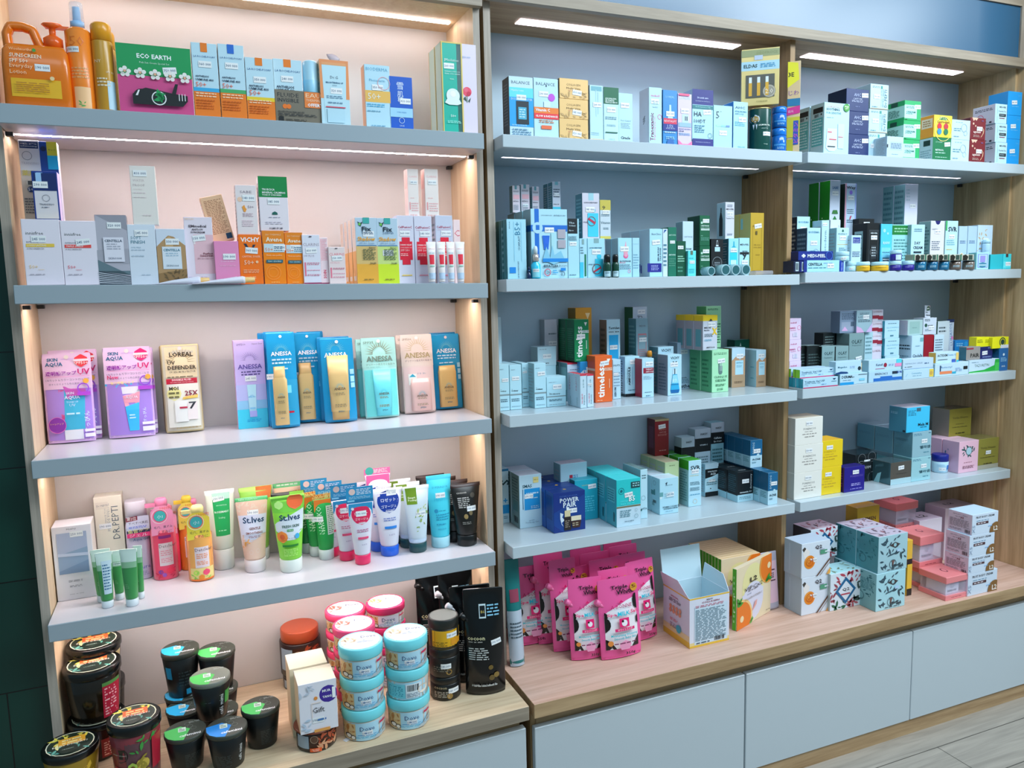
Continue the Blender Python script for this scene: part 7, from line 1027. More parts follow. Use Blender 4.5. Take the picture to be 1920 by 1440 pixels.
g1 = B('B1', 1749, 1783, 258, 297, .05, '0c6a40', 'dark green box with white lettering under the yellow one', 't .14 .5 .80 CUTOMEN a8d0bc .08;b .14 .6 .46 RETINOL e0f0e8 .08;l .14 .7 .3 .38 1 a8d0bc;l .14 .8 .12 .18 1 a8d0bc', Y=.02, side='a8bcc4', sops='r .3 .66 .8 .9 14302c;l .1 .9 .1 .5 4 7a94a0', key='dgr', st=(.78, .72, .1), n=2, gap=.004, group='dark green boxes')
B('B1', 1751, 1785, 216, 258, .05, 'e0c83c', 'yellow cream box with four coloured capsule pictures', 'r .3 .78 .72 .92 2a6a2c;t .34 .68 .85 PTN e8f0c0;b .2 .84 .70 Lacrodex 8a4a1c .12;c .3 .50 .12 c42838;c .66 .50 .12 b82c3c;c .3 .26 .12 2c84b8;c .66 .26 .12 1c6a4c;o .5 .38 .48 f0e08c .05', on='dgr', side='e0902c', sops='r .1 .44 .9 .86 e0c8b0;l .2 .8 .5 .8 3 9a6a34', st=None)
WF = 'l .2 .6 .82 .92 1 8aa8b4;l .1 .5 .4 .6 2 5a8494;o .66 .60 .16 8aa0b0 .12;o .74 .34 .10 8aa0b0 .14;l .1 .4 .1 .2 1 7a98a8'
STACK('B1', 1784, 1818, [298, 262, 225], .06, 'b8d2de', 'white box with faint flower line drawing', WF, Y=.02, us=[(1783, 1817), (1785, 1819)], side='a0bac4', sops='', st=None)
MAR = 'p c8a890 .1 1 .5 1 .38 .86 .3 .92 .2 .84;c .2 .72 .05 c8a890;c .34 .62 .04 c8a890;b .2 .68 .34 ageless d0b8b0 .14;p c8a080 .76 .6 .84 .44 .8 .26 .66 .1 .74 .14 .86 .3 .88 .46;l .2 .6 .1 .22 2 b09088;l .7 .88 .84 .9 1 6a5a94'
STACK('B1', 1818, 1847, [301, 262, 221], .055, '6c0f1c', 'maroon cream box with gold sprigs', MAR, Y=.02, us=[(1817, 1847), (1819, 1848)], side='4a1018', sops='', st=(.6, .5, 0))
MP2 = 'b .34 .9 .84 MEDI-PEEL 1c2a34 .08;T .18 .1 .9 Peptide_9_Hyaluronic 3a8a8c .08;t .3 .9 .62 Peptide-Tox 1c3440;r .34 .36 .9 .50 1c242c;l .4 .84 .39 .47 1 8aa4b0;r .34 .26 .8 .29 8a1c44'
STACK('B1', 1866, 1888, [302, 267, 232, 195], .08, 'b4d4e0', 'white box with teal vertical line and black bar', MP2, Y=.02, side='b0b0bc', sops='l .1 .9 .7 .85 2 2a2a34;o .34 .36 .16 b04a6c;l .1 .7 .1 .2 1 5a5a64;r .76 .06 .86 .14 2a2a34', st=None)
STACK('B1', 1891, 1918, [305, 261, 217, 172], .07, '1490d4', 'sky blue box with small pale brand line', 'l .3 .8 .36 .4 1 8fd0f0;t .7 .95 .84 LIRIKOS 6ac0ec .08', Y=.03, us=[(1891, 1916), (1892, 1918), (1893, 1919)], side='1a7cb4', sops='', st=(.45, .54, .08))
# ---------------------------------------------------------------- bay 2, second shelf
B('B2', 1555, 1574, 338, 505, .045, 'b4bccc', 'tall white box with vivid green flank at the back left', 'b .2 .8 .92 SABE 2a5a8c .03;p 1c6a2c .3 .58 .5 .62 .7 .58 .5 .54;l .1 .9 .42 .52 4 3a4a54;l .2 .8 .34 .38 2 3a4a54;c .5 .46 .01 1c6a2c;p 2a6a2c .2 .64 .8 .64 .7 .68 .3 .68', Y=.13, side='167a14', sops='c .3 .6 .05 d0e0c0', n=2, gap=.003, st=(.5, .86, 0), group='tall white boxes with green flanks')
B('B2', 1583, 1604, 344, 505, .035, 'a8bcd0', 'tall rainbow-edged box with dark lettering at the back', 'r 0 .0 .12 1 c88aa0;r .9 0 1 1 8a9ad0;b .1 .9 .95 Way 2a2a34 .04;c .5 .9 .14 8a6ad0;l .2 .8 .66 .72 3 4a6070;l .2 .8 .56 .6 2 4a6070;p b02048 .5 .64 .6 .64 .5 .6 .4 .6', Y=.14, side='20282c', sops='', st=(.5, .84, 0))
B('B2', 1695, 1719, 345, 505, .045, 'c4c4d4', 'tall white-lilac box with grey-teal printed flanks at the back', 'l .1 .4 .8 .95 4 a8b4c4;b .2 .8 .38 HYDRA 3a5064 .02;l .1 .9 .28 .34 3 5a7080', Y=.13, side='6f9aa0', sops='l .1 .9 .1 .95 14 4a747c', n=2, st=(.6, .75, 0), group='tall white-lilac boxes')
BIO = 'b .1 .9 .90 BIODERMA 3a7a94 .06;o .66 .44 .22 4a7a94 .08;l .2 .7 .42 .5 2 3a7a94;c .5 .44 .0001 fff'
B('B2', 1494, 1518, 406, 505, .04, 'b0d4e2', 'white cream box with ring mark, first behind the navy lying boxes', BIO, Y=.10, st=(.5, .78, 0), side='1c2c44', group='white cream boxes with ring mark')
B('B2', 1513, 1538, 427, 505, .045, 'b0d4e2', 'white cream box with ring mark and slate flank, second one', BIO, Y=.055, st=(.5, .66, 0), side='2c4a68', sops='l .1 .9 .1 .9 8 6a8aa4', group='white cream boxes with ring mark')
B('B2', 1540, 1554, 413, 505, .04, 'b0d0dc', 'white box with vertical lettering between the ring-mark and wax boxes', 'T .5 .3 .8 Photoderm 3a6a7c .3', Y=.06, st=(.4, .92, 0), side='90b0bc')
B('B2', 1556, 1575, 412, 505, .04, 'bcc4d4', 'tall plain white-lilac box under the green-flanked ones', 'T .8 .55 .9 sensibio 3a4a5c .12', Y=.085, st=None, side='a0acb8')
B('B2', 1568, 1591, 427, 505, .045, 'b4d4e0', 'white box with thin amber stripe and teal leaf sprig', 'p 1c5a4c .4 .92 .5 .97 .6 .92 .5 .9;t .14 .86 .86 EVENLY 2a5a6c .03;r .08 .62 .9 .63 d0b060;r .08 .38 .9 .39 c8b45c;l .2 .8 .44 .56 3 5a8494', Y=.055, side='8ab0b8', st=(.5, .77, 0))
B('B2', 1596, 1614, 441, 505, .04, 'b4cede', 'small white box with navy square at its head', 'r .14 .78 .9 .94 1c3084;t .2 .8 .88 Mount c8d4f0;t .2 .84 .82 Desert c8d4f0;l .1 .9 .4 .56 4 3a4a64;l .2 .8 .1 .2 2 6a84a0', Y=.04, st=None, side='98b0bc')
BKG = 'r .14 .06 .84 .86 2c3034;r .2 .1 .78 .82 0c0e10;b .26 .74 .79 MEDI-PEEL b8c0c4 .03;o .48 .4 .24 8a9094 .05;r .3 .26 .68 .54 24282c;l .34 .64 .3 .52 4 9aa0a4'
B('B2', 1625, 1651, 418, 505, .055, '0c0e10', 'black box with silver frame drawing and price sticker', BKG, Y=.045, side='0a0c0e', sops='r .1 .2 .7 .84 88a8ac;l .15 .65 .24 .8 8 2a3a3c', st=(.5, .70, 0))
B('B2', 1609, 1638, 410, 505, .05, '0e1012', 'second black box standing behind the silver-framed one', '', Y=.115, side='0a0c0e', sops='', st=(.5, .9, 0))
B('B2', 1651, 1672, 420, 505, .04, '48b4d4', 'cyan hyaluronic box with pale wave and bubbles', 'r .1 .0 .9 .5 7ac8e0;c .3 .86 .12 a8e0f0;c .6 .8 .08 a8e0f0;b .2 .8 .60 RNW c8f0fc .1;b .16 .84 .40 HYALURONIC 14485c;l .2 .8 .2 .3 2 14485c', Y=.04, st=(.5, .22, 0), side='2c6a84')
B('B2', 1672, 1708, 421, 505, .04, '8fc4c8', 'grey-teal box with green top band showing mostly its printed face', 'r 0 .78 1 .98 14702c;l .1 .9 .1 .7 9 4a8084;l .1 .9 .82 .94 2 8ac09a', Y=.055, st=None, side='6a9ca0', n=2, gap=.004, group='grey-teal boxes with green tops')
B('B2', 1708, 1733, 421, 505, .05, 'b0d2e0', 'white day cream box with bold dark lettering', 'b .25 .7 .60 DAY 1c2c38 .1;b .16 .86 .50 CREAM 1c2c38 .1;r .2 .38 .78 .42 1c2c38;t .2 .44 .28 40% 2a4a5c .06;o .64 .28 .09 4a7a8c;l .2 .8 .84 .92 2 5a8494;l .3 .7 .1 .18 1 5a8494', Y=.04, st=None, side='7aa0a8')
B('B2', 1744, 1770, 414, 505, .045, 'c8c4c8', 'ivory box with navy semicircle, dot and curly initial', 'p 1c1c60 .3 1 .7 1 .62 .94 .5 .92 .38 .94;t .1 .5 .83 DERMEDIC 5a6474 .03;l .1 .7 .4 .6 5 6a7480;c .2 .22 .09 1c2430;o .4 .08 .12 1c2430', Y=.04, st=(.5, .78, 0), side='7a9a9c', sops='l .1 .9 .1 .9 12 4a6a6c')
B('B2', 1772, 1795, 414, 505, .045, 'b0d0de', 'white box with green left stripe lettered SVR', 'r 0 .8 .12 1 2c9a4c;b .2 .9 .83 SVR 14202c .10;l .1 .8 .5 .62 3 6aa0b0;l .1 .6 .4 .44 1 c8b06c;t .2 .8 .12 SEBIACLEAR 3a8a7c .03', Y=.04, st=(.5, .68, 0), side='90b0b4', n=2, gap=.004, group='white boxes lettered SVR')
for i, (a_, b_) in enumerate(((1797, 1813), (1814, 1831))):
    B('B2', a_, b_, 424, 505, .05, 'a4bcd0', 'blue-white box with golden sphere picture, %s of two' % ['left', 'right'][i], 'c .4 .34 .2 e0d8cc;c .4 .34 .14 b08c4c;l .14 .8 .6 .68 2 4a6a8c', Y=.055, st=None, side='8aa4b4', group='blue-white boxes with golden sphere')
B('B2', 1832, 1860, 422, 505, .05, 'b8ccdc', 'white box with tan marble figure print by the end panel', 'leaf .1 .6 .55 .95 14 b89a74 4;leaf .0 .9 .3 .6 14 c0a880 7;leaf .4 1 .1 .5 12 a88a68 9', Y=.055, st=(.55, .66, .05), side='98aebc', metal=0)
SPRAY('B2', 1839, 1855, 449, 505, 'slim white bottle in front of the tan figure print box', 'b4d4e8', 'b8dcec', .14, .96, .035, 't .2 .8 .76 CENTELLA 4a84a0;l .2 .8 .5 .6 2 6a9cb4', st=None)
# items lying along the edge
NV1 = 'b .26 .78 .5 MEDI-PEEL e8f0f4 .36;p e8f0f4 .09 .58 .2 .58 .2 .42 .09 .42;p e8f0f4 .12 .7 .17 .7 .17 .3 .12 .3;o .88 .5 .1 3a6ab8 .12'
B('B2', 1513, 1574, 488, 511, .032, 'a8dcea', 'white and navy box lying flat, lettered CENTELLA', 'r -.1 0 .0 1 14287c;b .03 .46 .66 CENTELLA 142030 .36;l .5 .8 .7 .8 1 6a8ac0;l .03 .6 .3 .42 1 3a7a8c', Y=.004, side='142c80', sops='', key='cent', st=(.72, .52, 0), group='flat cream boxes')
B('B2', 1497, 1562, 471, 488, .032, '14287c', 'navy box lying flat on another, lettered in white with a swirl', NV1, on='cent', Y=.006, side='0c1850', sops='', st=None, group='flat cream boxes', cat='box')
B('B2', 1488, 1500, 489, 511, .045, '0c1434', 'small dark navy box end with code label, left of two', 'r .3 .1 .8 .9 a8bcc4;bar .36 .74 .2 .8', Y=.006, st=None, side='0c1434', sops='', group='navy box ends')
B('B2', 1500, 1511, 489, 511, .045, '101c60', 'small dark navy box end with code label, right of two', 'r .3 .1 .8 .9 a8bcc4;bar .36 .74 .2 .8', Y=.006, st=None, side='0c1434', sops='', group='navy box ends')
B('B2', 1575, 1582, 489, 510, .03, '1c3aa0', 'narrow blue box end with white vertical word', 'T .5 .1 .9 MEDI-PEEL c8d8f0 .5', Y=.006, st=None, sops='')
JAR('B2', 1584, 1604, 490, 510, 'white cream jar lying lowest beside the amber jars', body='a8d8e4', lid='b4e0ea', lh=.45, Y=.003, topvis=False, key='wjar', group='white cream jars', st=(.5, .5, 0))
JAR('B2', 1566, 1592, 472, 490, 'white cream jar raised on the jar below and the blue end', body='a8d4e0', lid='b4dce8', lh=.45, Y=.004, topvis=False, z0=REG['wjar']['z1']+.0006, group='white cream jars', st=(.5, .5, 0))
for i, (a_, b_) in enumerate(((1605, 1631), (1632, 1666))):
    JAR('B2', a_, b_, 491, 509, 'low amber cream jar with white lid, %s of two' % ['left', 'right'][i], body='e4b020', lid='b8dce4', lh=.40, lr=1.0, ops='r .0 .0 1 1 e4b020;t .2 .8 .6 FORENCOS 8a6414', Y=.0, topvis=False, group='low amber cream jars')
for i, (a_, b_) in enumerate(((1667, 1690), (1690, 1714))):
    JAR('B2', a_, b_, 489, 508, 'purple cream jar with white lid, %s of the lower two' % ['left', 'right'][i], body='2a1c84', lid='b4d8e8', lh=.42, ops='t .2 .8 .6 FORENCOS a8a0d8', Y=.0, topvis=False, key='pjar%d' % i, group='purple cream jars')
JAR('B2', 1666, 1690, 469, 489, 'purple cream jar with white lid stacked on top', body='2a1c84', lid='b4d8e8', lh=.38, ops='r .4 .1 .9 .9 c8dce8', on='pjar0', same=True, topvis=False, group='purple cream jars')
for i, (a_, b_, c_, k) in enumerate(((1715, 1736, '1c6488', 'blue'), (1737, 1758, '1c5c80', 'blue'), (1759, 1779, '1c6488', 'blue'), (1780, 1802, '6a5a50', 'brown'), (1803, 1827, '6a6058', 'brown'))):
    lb = '%s glass cream jar under a boxed lid, %s' % (k, ['leftmost', 'second', 'third', 'fourth', 'rightmost'][i])
    JAR('B2', a_, b_, 489, 508, lb, body=c_, lid='14181a', lh=.12, ops='l .2 .8 .3 .6 2 a8c8d4', Y=.0, topvis=False, key='gjar%d' % i, group='glass cream jars under boxed lids', brough=.1)
    gq = REG['gjar%d' % i]
    B('B2', a_-3, b_-1, 477, 488, .03, 'b4b0a0', 'small ivory and black patterned carton on the %s jar from the left' % ['first', 'second', 'third', 'fourth', 'fifth'][i], 'p 1c1810 .2 0 .5 0 .6 .6 .4 1 .2 .8;r .62 .1 .9 .9 2a4038;r .0 0 .12 1 3a6a54', Y=gq['Y'], z0=gq['z1']+.0008, st=None, side='8a8a74', sops='', group='small patterned cartons')
B('B2', 1831, 1854, 473, 502, .03, 'a8d4e4', 'white box with violet framed label at the shelf edge', 'r .1 .1 .9 .9 7a8ac8;r .16 .14 .84 .86 b0d0e4;r .28 .42 .7 .8 8a84c4;p 3a7a94 .2 .36 .5 .42 .8 .36 .8 .3 .2 .3;p 3a7a94 .2 .22 .8 .22 .7 .14 .5 .1 .3 .14', Y=.008, st=None, side='70b0b4')
B('B2', 1881, 1896, 476, 502, .04, '38bcc4', 'turquoise box at the right shelf end, narrow printed face', 'r .3 .78 .6 1 3a2a2c;r .04 .1 .96 .5 60ccd4', Y=.01, side='20a4b4', sops='', st=(.6, .34, 0))
B('B2', 1857, 1880, 477, 502, .03, '24a8b4', 'turquoise box showing its wide plain face beside its twin', '', Y=.012, side='1c8c98', sops='', st=None)
# ---------------------------------------------------------------- bay 2, third shelf
TR = 'b .1 .6 .80 medicell b04a74 .1;b .0 .52 .56 xamic b04a74 .16;o .82 .56 .15 c84a74 .14;l .1 .6 .42 .48 1 c88aa4;r .3 .14 .7 .34 c8c0d4;r .44 .14 .47 .34 8a8a9c;r .56 .14 .58 .34 8a8a9c'
STACK('B3', 1480, 1502, [716, 677, 637, 597], .05, 'd0bcd4', 'pink-white box with magenta print beside the divider', TR, Y=.10, side='b8b0c0', st=None)
TGL = 'b .04 .62 .66 Tretinoin_Gel_USP 14506c .2;l .04 .5 .42 .52 1 3a6a84;t .04 .14 .3 15g 3a6a84 .12;r 0 0 1 .1 b82858;p 1c3a5c .84 .84 .94 .84 .89 .68;l .8 .98 .5 .58 1 3a6a84;l .52 .66 .24 .4 1 6a9ac4'
B('B3', 1506, 1571, 708, 729, .03, 'b0d2e4', 'flat gel tube box with crimson base line, lower front left', TGL, side='1c8aa0', sops='r .1 .0 .2 1 3cb0c4;r .5 0 .56 1 146c84', n=3, gap=.002, key='tgl', st=None, group='flat gel tube boxes with crimson line', yaw=0)
B('B3', 1500, 1565, 691, 708, .03, 'b4d2e4', 'flat gel tube box with crimson base line, upper front left', TGL, on='tgl', Y=REG['tgl']['Y']+.012, side='7cb82c', sops='r .3 0 .36 1 2c5a10', n=2, gap=.008, st=None, group='flat gel tube boxes with crimson line')
OL = 'b .16 .86 .80 OLAY 2c4448 .14;t .2 .8 .68 Regenerist 4a6468 .05;p b8d4e0 .2 .0 .3 .3 .5 .34 .8 .5 .76 .3 .96 .2 .96 0;c .64 .4 .08 d8e4e8'
B('B3', 1541, 1565, 649, 692, .045, '7a9496', 'grey cream box with white swoosh and near-black flank, left of two', OL, side='0e1413', sops='l .1 .9 .1 .8 9 3a4a48', n=1, Y=.08, key='olay', st=(.55, .24, 0), group='grey cream boxes with white swoosh')
B('B3', 1567, 1591, 649, 690, .045, '7a9496', 'grey cream box with white swoosh and near-black flank, right of two', OL, side='0e1413', sops='', Y=REG['olay']['Y']+.002, st=None, group='grey cream boxes with white swoosh')
for i, (a_, b_) in enumerate(((1513, 1540), (1500, 1514))):
    B('B3', a_, b_, 648, 690, .045, '0e1413', 'near-black printed box face left of the grey swoosh boxes, %s' % ['wider one', 'narrower outer one'][i], 'l .1 .9 .1 .8 9 3a4a48', Y=REG['olay']['Y']+.014+.01*i, st=None, side='0a0e0e', sops='', group='near-black printed boxes', top='6a7c7c')
yo = REG['olay']['Y']
B('B3', 1592, 1620, 625, 690, .055, '738c8e', 'large grey cream box picturing a dark and gold jar', 'b .14 .86 .82 OLAY 2c4448 .1;t .2 .8 .74 Regenerist 4a6468 .04;c .56 .32 .34 1c1a1c;r .22 .26 .9 .36 d8b87c;r .22 .2 .9 .26 b89058;r .22 .0 .9 .2 d8dcdc', Y=yo+.008, st=(.65, .46, .15), side='5a7072', sops='', key='olbig')
for i, (a_, b_) in enumerate(((1543, 1565), (1568, 1591))):
    B('B3', a_, b_, 624, 690, .04, '12181a', 'taller near-black printed box behind the grey swoosh boxes, %s one' % ['left', 'right'][i], 'r 0 .72 1 1 101618;l .15 .9 .66 .94 5 5a6a6a', Y=yo+.060+.003*i, st=None, side='0a0e0e', sops='', group='taller near-black boxes')
LGM = 'l .2 .8 .8 .9 2 4a5c68;b .1 .9 .70 LOREAL 5a6c78 .08;l .1 .9 .46 .6 3 3a4c58;p c49ac0 0 0 .5 0 .3 .2 0 .3;p b8a0c8 .6 0 1 0 1 .4'
B('B3', 1621, 1636, 622, 690, .05, '9cbcc4', 'iridescent grey box below the large mirrored one', 'l .1 .9 .5 .9 5 5a8088;p c49ac0 0 0 1 .3 1 0', Y=yo+.03, st=None, side='7a9aa0', key='irl')
B('B3', 1606, 1635, 582, 623, .05, '8aa4ae', 'iridescent grey box raised on the large cream box', LGM, z0=REG['olbig']['z1']+.001, Y=yo+.02, side='6c7c90', sops='l .1 .9 .5 .9 6 4a5a6c;r .6 .3 .86 .55 8a94a8', st=(.6, .70, 0), key='irr')
B('B3', 1575, 1605, 583, 623, .04, '74849a', 'iridescent box with printed back, left of its raised twin', 'l .1 .9 .6 .9 5 3a4a5c;r .1 .08 .9 .5 8a94a8;r .66 .3 .9 .5 4a5a6c;p c49ac0 .1 .1 .5 .1 .3 .3', z0=REG['olbig']['z1']+.001, Y=yo+.03, st=None, side='5c6c80', sops='')
MW = 'r 0 .28 .62 .56 8a1c30;r .5 .2 1 .5 8a1c30;t .1 .9 .86 LOREAL a07a84 .12;l .5 .95 .08 .2 2 7a98a8;r .1 .22 .5 .26 d8c8d0'
STACK('B3', 1635, 1655, [673, 650, 627, 604, 581], .045, 'c8c0cc', 'white and maroon cream box', MW, Y=yo+.045, side='a8a8b4', sops='', st=None, us=[(1634, 1653), (1634, 1654), (1635, 1655), (1636, 1656)])
STACK('B3', 1659, 1686, [700, 667, 634, 601], .05, 'b0d2e0', 'white box with cyan flank edge', 't .1 .96 .6 GLOWING 4a90a8 .08;l .2 .8 .8 .86 1 2a5a74;l .2 .8 .4 .46 1 6a9cb0;r .38 .1 .6 .18 4a7a8c', Y=yo+.035, side='2a90a4', sops='', st=None)
B('B3', 1709, 1731, 629, 692, .055, 'b0cad8', 'white dark-spot cream box with wide printed flank', 'b .1 .95 .48 Cindella 1c3440 .12;b .1 .95 .36 White_Cream 1c3440 .1;r .7 .84 .96 .94 6aa0a4;l .3 .7 .7 .76 1 8aa8b4', Y=yo+.01, side='b0c0cc', sops='l .1 .9 .62 .78 2 2a3a44;l .1 .8 .2 .5 5 6a8a98', st=None, key='cin')
B('B3', 1732, 1750, 628, 690, .05, '8c1020', 'box with wine red flank side turned outward', '', Y=yo+.018, side='7a0c1a', st=None, sops='', key='wine')
B('B3', 1751, 1769, 628, 690, .05, 'b4c8d4', 'white printed box right of the wine red one', 'l .1 .9 .5 .9 6 4a6474;l .1 .6 .3 .4 2 6a8494', Y=yo+.015, st=None, side='8c1020', sops='')
B('B3', 1702, 1730, 600, 629, .05, '9cb4b4', 'silvery box with faint green panel, on top of the dark-spot cream', 'r .12 .1 .8 .9 88a8a4;t .3 .6 .5 mist 4a6a6c .08', on='cin', Y=REG['cin']['Y']+.012, side='b8b0bc', sops='', st=None)
B('B3', 1731, 1756, 596, 628, .04, 'b8c0cc', 'white box with green cross, standing on the wine red one', 'c .2 .56 .1 1c4a3c;b .34 .7 .54 BE.PLAN 1c2a2c .07;l .14 .6 .2 .36 2 5a707c;l .1 .5 .8 .94 2 3a4a54', z0=REG['wine']['z1']+.001, Y=REG['wine']['Y']+.004, st=(.6, .4, 0), side='8a98a4', key='bepl')
mb = MB(); hh = .03; mb.box(-.0125, .0125, 0, .0012, 0, hh+.012, M('c4c8d4')); art(mb, 'p 1c4a34 .3 .55 .9 .6 1 .8 .8 .95 .4 .9;c .5 .74 .1 e8e8e0;c .7 .76 .1 e8e8e0;p e0c030 .4 .9 .8 .98 .9 1 .6 .92;p c83028 .84 .94 1 .98 .96 .9;b .1 .5 .42 BTS 2a3a3c .1;b .1 .9 .2 CREAM 2a3a3c .12', lambda x, y, o: ((x-.5)*.025, -o, y*(hh+.012)), .025, hh+.012)
gb = REG['bepl']; o = mb.build('promo_card', mat4=Matrix.Translation((gb['x']+.002, gb['Y']+.012, gb['z1']+.0005)) @ Matrix.Rotation(-.12, 4, 'X') @ Matrix.Rotation(.08, 4, 'Y')); tag(o, 'upright white promo card with green badge and red chilli, highest on its shelf', 'card')
B('B3', 1757, 1779, 602, 690, .045, 'b8c4cc', 'tall white box with printed rows and dark green top, near the tube', 'l .1 .7 .76 .9 2 3a4a54;l .1 .5 .5 .6 2 2a3a44;l .1 .6 .3 .36 1 6a8494', Y=yo+.045, st=None, side='1c4a34', sops='', top='1c4a34')
TUBE('B3', 1779, 1793, 599, 682, 'slim white tube with green cap and pink print, leaning at the back right', 'a8b4c4', '4ab0a0', '1c2c54', capw=.6, caph=.24, ops='T .4 .3 .9 LUNASOL 3a5a8c .3;c .6 .5 .2 c86aa4', st=None, Y=yo+.05)
FR = dict(side='8fb0bc', sops='', st=None)
def FB(u0, u1, vt, vb, col, label, ops, key=None, **k):
    kw = dict(FR); kw.update(k); return B('B3', u0, u1, vt, vb, kw.pop('d', .028), col, label, ops, key=key, group='medicine tube boxes along the front', **kw)
FB(1575, 1626, 700, 724, 'b4d4e4', 'white medicine box lettered DERMA with blue lower stripe', 'b .06 .46 .72 DERMA 1c2a3c .24;t .36 .52 .7 bio 1c2a3c .2;r 0 0 .5 .24 1c8cc8;l .1 .4 .38 .46 1 4a6a8c;r .7 .3 .9 .5 7ac0dc;r .66 .84 .98 .88 1c2a3c', key='derma')
FB(1567, 1615, 677, 700, 'b0cede', 'white medicine box with navy wave and round mark', 'b .08 .44 .52 Megaduo 3a6a84 .2;p 143c6c 0 .0 .5 0 .45 .14 .2 .2 0 .1;c .92 .36 .06 1c2a34;l .55 .75 .4 .6 2 8aa4c8', on='derma', Y=REG['derma']['Y']+.004, key='mega')
FB(1629, 1691, 695, 717, 'a8c8dc', 'white and blue acne gel box with blue stripe', 'b .18 .56 .74 BENZAC_AC_5 1c2a4c .2;r .14 .08 1 .36 2464b4;r .34 .36 .7 .5 2464b4;r .7 .66 .86 .9 1c2a3c;b .84 1 .8 5% 1c3a8c .2', key='benz')
FB(1629, 1690, 674, 695, 'b0ccdc', 'white cream box with cyan and pink corner', 'b .22 .42 .56 Kamsil 2a4a6c .22;c .5 .5 .05 8a1c34;r .84 .6 1 .96 4ac0d4;r .8 .3 1 .6 e08ab8;r .2 .18 .48 .22 a84a74;l .6 .76 .4 .6 2 8aa4c8', on='benz', Y=REG['benz']['Y']+.003)
FB(1694, 1750, 692, 714, 'b4d0e0', 'white scar gel box with yellow sun corner', 't .26 .6 .6 Contractubex 3a8aa4 .2;r .86 .1 1 .9 e8c84c;c .92 .5 .05 c0984a;p 8fb4c8 .06 .3 .12 .6 .14 .6 .08 .3;l .3 .6 .3 .4 1 8aaabc', key='contr')
FB(1693, 1750, 672, 692, 'b0c4d4', 'pale cream box with plain grey lettering', 't .08 .64 .56 HIDRACAO_GELEE 6a84a0 .14;l .06 .3 .2 .3 1 1c2a3c;r .0 .06 1 .09 8aa0bc;l .7 .84 .4 .6 1 4a6a8c', on='contr', Y=REG['contr']['Y']+.003, key='pale')
FB(1753, 1816, 680, 704, 'b4ccda', 'white acne box with orange step and black code square', 't .18 .5 .66 Retacnyl 2a6a9c .2;r .14 .16 .5 .38 f08a5c;r .5 .14 .62 .3 2a9ab8;r .14 .4 .17 .84 1c3a5c;r .84 .42 .96 .66 14181c;l .6 .8 .3 .6 3 8aa4c4', key='ret')
FB(1755, 1797, 660, 680, 'b4ccd8', 'white acne gel box lettered ACTIDEM with amber corner', 'b .06 .5 .70 ACTIDEM 142030 .24;t .52 .92 .72 Derma_Gel 4a84ac .18;r .7 .0 .9 .3 3a5aa8;r .88 0 1 .9 ecc870;r .9 .0 1 .2 3ab0c0;r .08 .3 .5 .34 1c2a3c', on='ret', Y=REG['ret']['Y']+.006, side='c89a40')
FB(1817, 1873, 674, 698, 'b8ccdc', 'white gel box with green sweep and green right end', 't .18 .66 .56 TAZORETIN 4a6a5c .22;p 1c9a3c 0 0 1 0 1 .96 .86 .96 .84 .5 .5 .2 0 .12;r .86 .1 1 .7 3ab04c;l .08 .3 .78 .86 1 6a8a9c;r 0 0 1 .04 c8e8d0', key='tazo')
FB(1812, 1838, 650, 674, '8a8480', 'greyish box lettered PAIR on the green-swept one', 'b .3 .92 .34 PAIR 14181c .3;r .0 .8 .5 .92 8a2c3c', on='tazo', Y=REG['tazo']['Y']+.008, side='2c6474', key='pair')
FB(1838, 1861, 650, 673, '101c58', 'navy box with price sticker beside the grey one', 'l .2 .9 .1 .24 2 8a9ac8;l .6 .95 .84 .94 1 8a9ac8', on='tazo', Y=REG['tazo']['Y']+.010, side='0c1440', st=(.35, .5, .05))
FB(1873, 1890, 653, 692, '1c5c94', 'blue upright box with white drop at the right end', 'c .5 .72 .1 e0f0f8;l .2 .9 .4 .6 3 8fc0dc;t .3 .7 .2 AHA e0f0f8', side='14486c', d=.04, key='blueup', Y=REG['tazo']['Y']+.002)
for i, (a_, b_) in enumerate(((1831, 1846), (1846, 1860), (1861, 1891))):
    FB(a_, b_, 632, 653, 'e0d81c', 'bright yellow small box, %s of three on the right' % ['leftmost', 'middle', 'rightmost'][i], ('c .62 .55 .2 1c3a34;o .62 .55 .15 e0d81c .2;r .5 .0 1 .3 c4c8d0' if i == 2 else 'l .1 .8 .5 .8 3 5a5a10'), z0=REG['blueup']['z1']+.0008, Y=REG['tazo']['Y']+.003+(.014 if i < 2 else 0), side='c8c01c')
FB(1845, 1872, 653, 690, '1c4c7c', 'dark blue box behind the green-ended one, under the yellow boxes', '', Y=REG['tazo']['Y']+.034, d=.03)
JARg = RND('B3', 1789, 1816, 637, 652, topvis=True, Y=.10, z0=None) if False else None
FB(1790, 1815, 638, 688, '1c78bc', 'blue box with curly logo peeking over the grey lettered one', 'l .1 .6 .78 .92 2 8fd0f0;c .8 .86 .14 2a94d0', Y=yo+.05, d=.03, side='1c5c94')
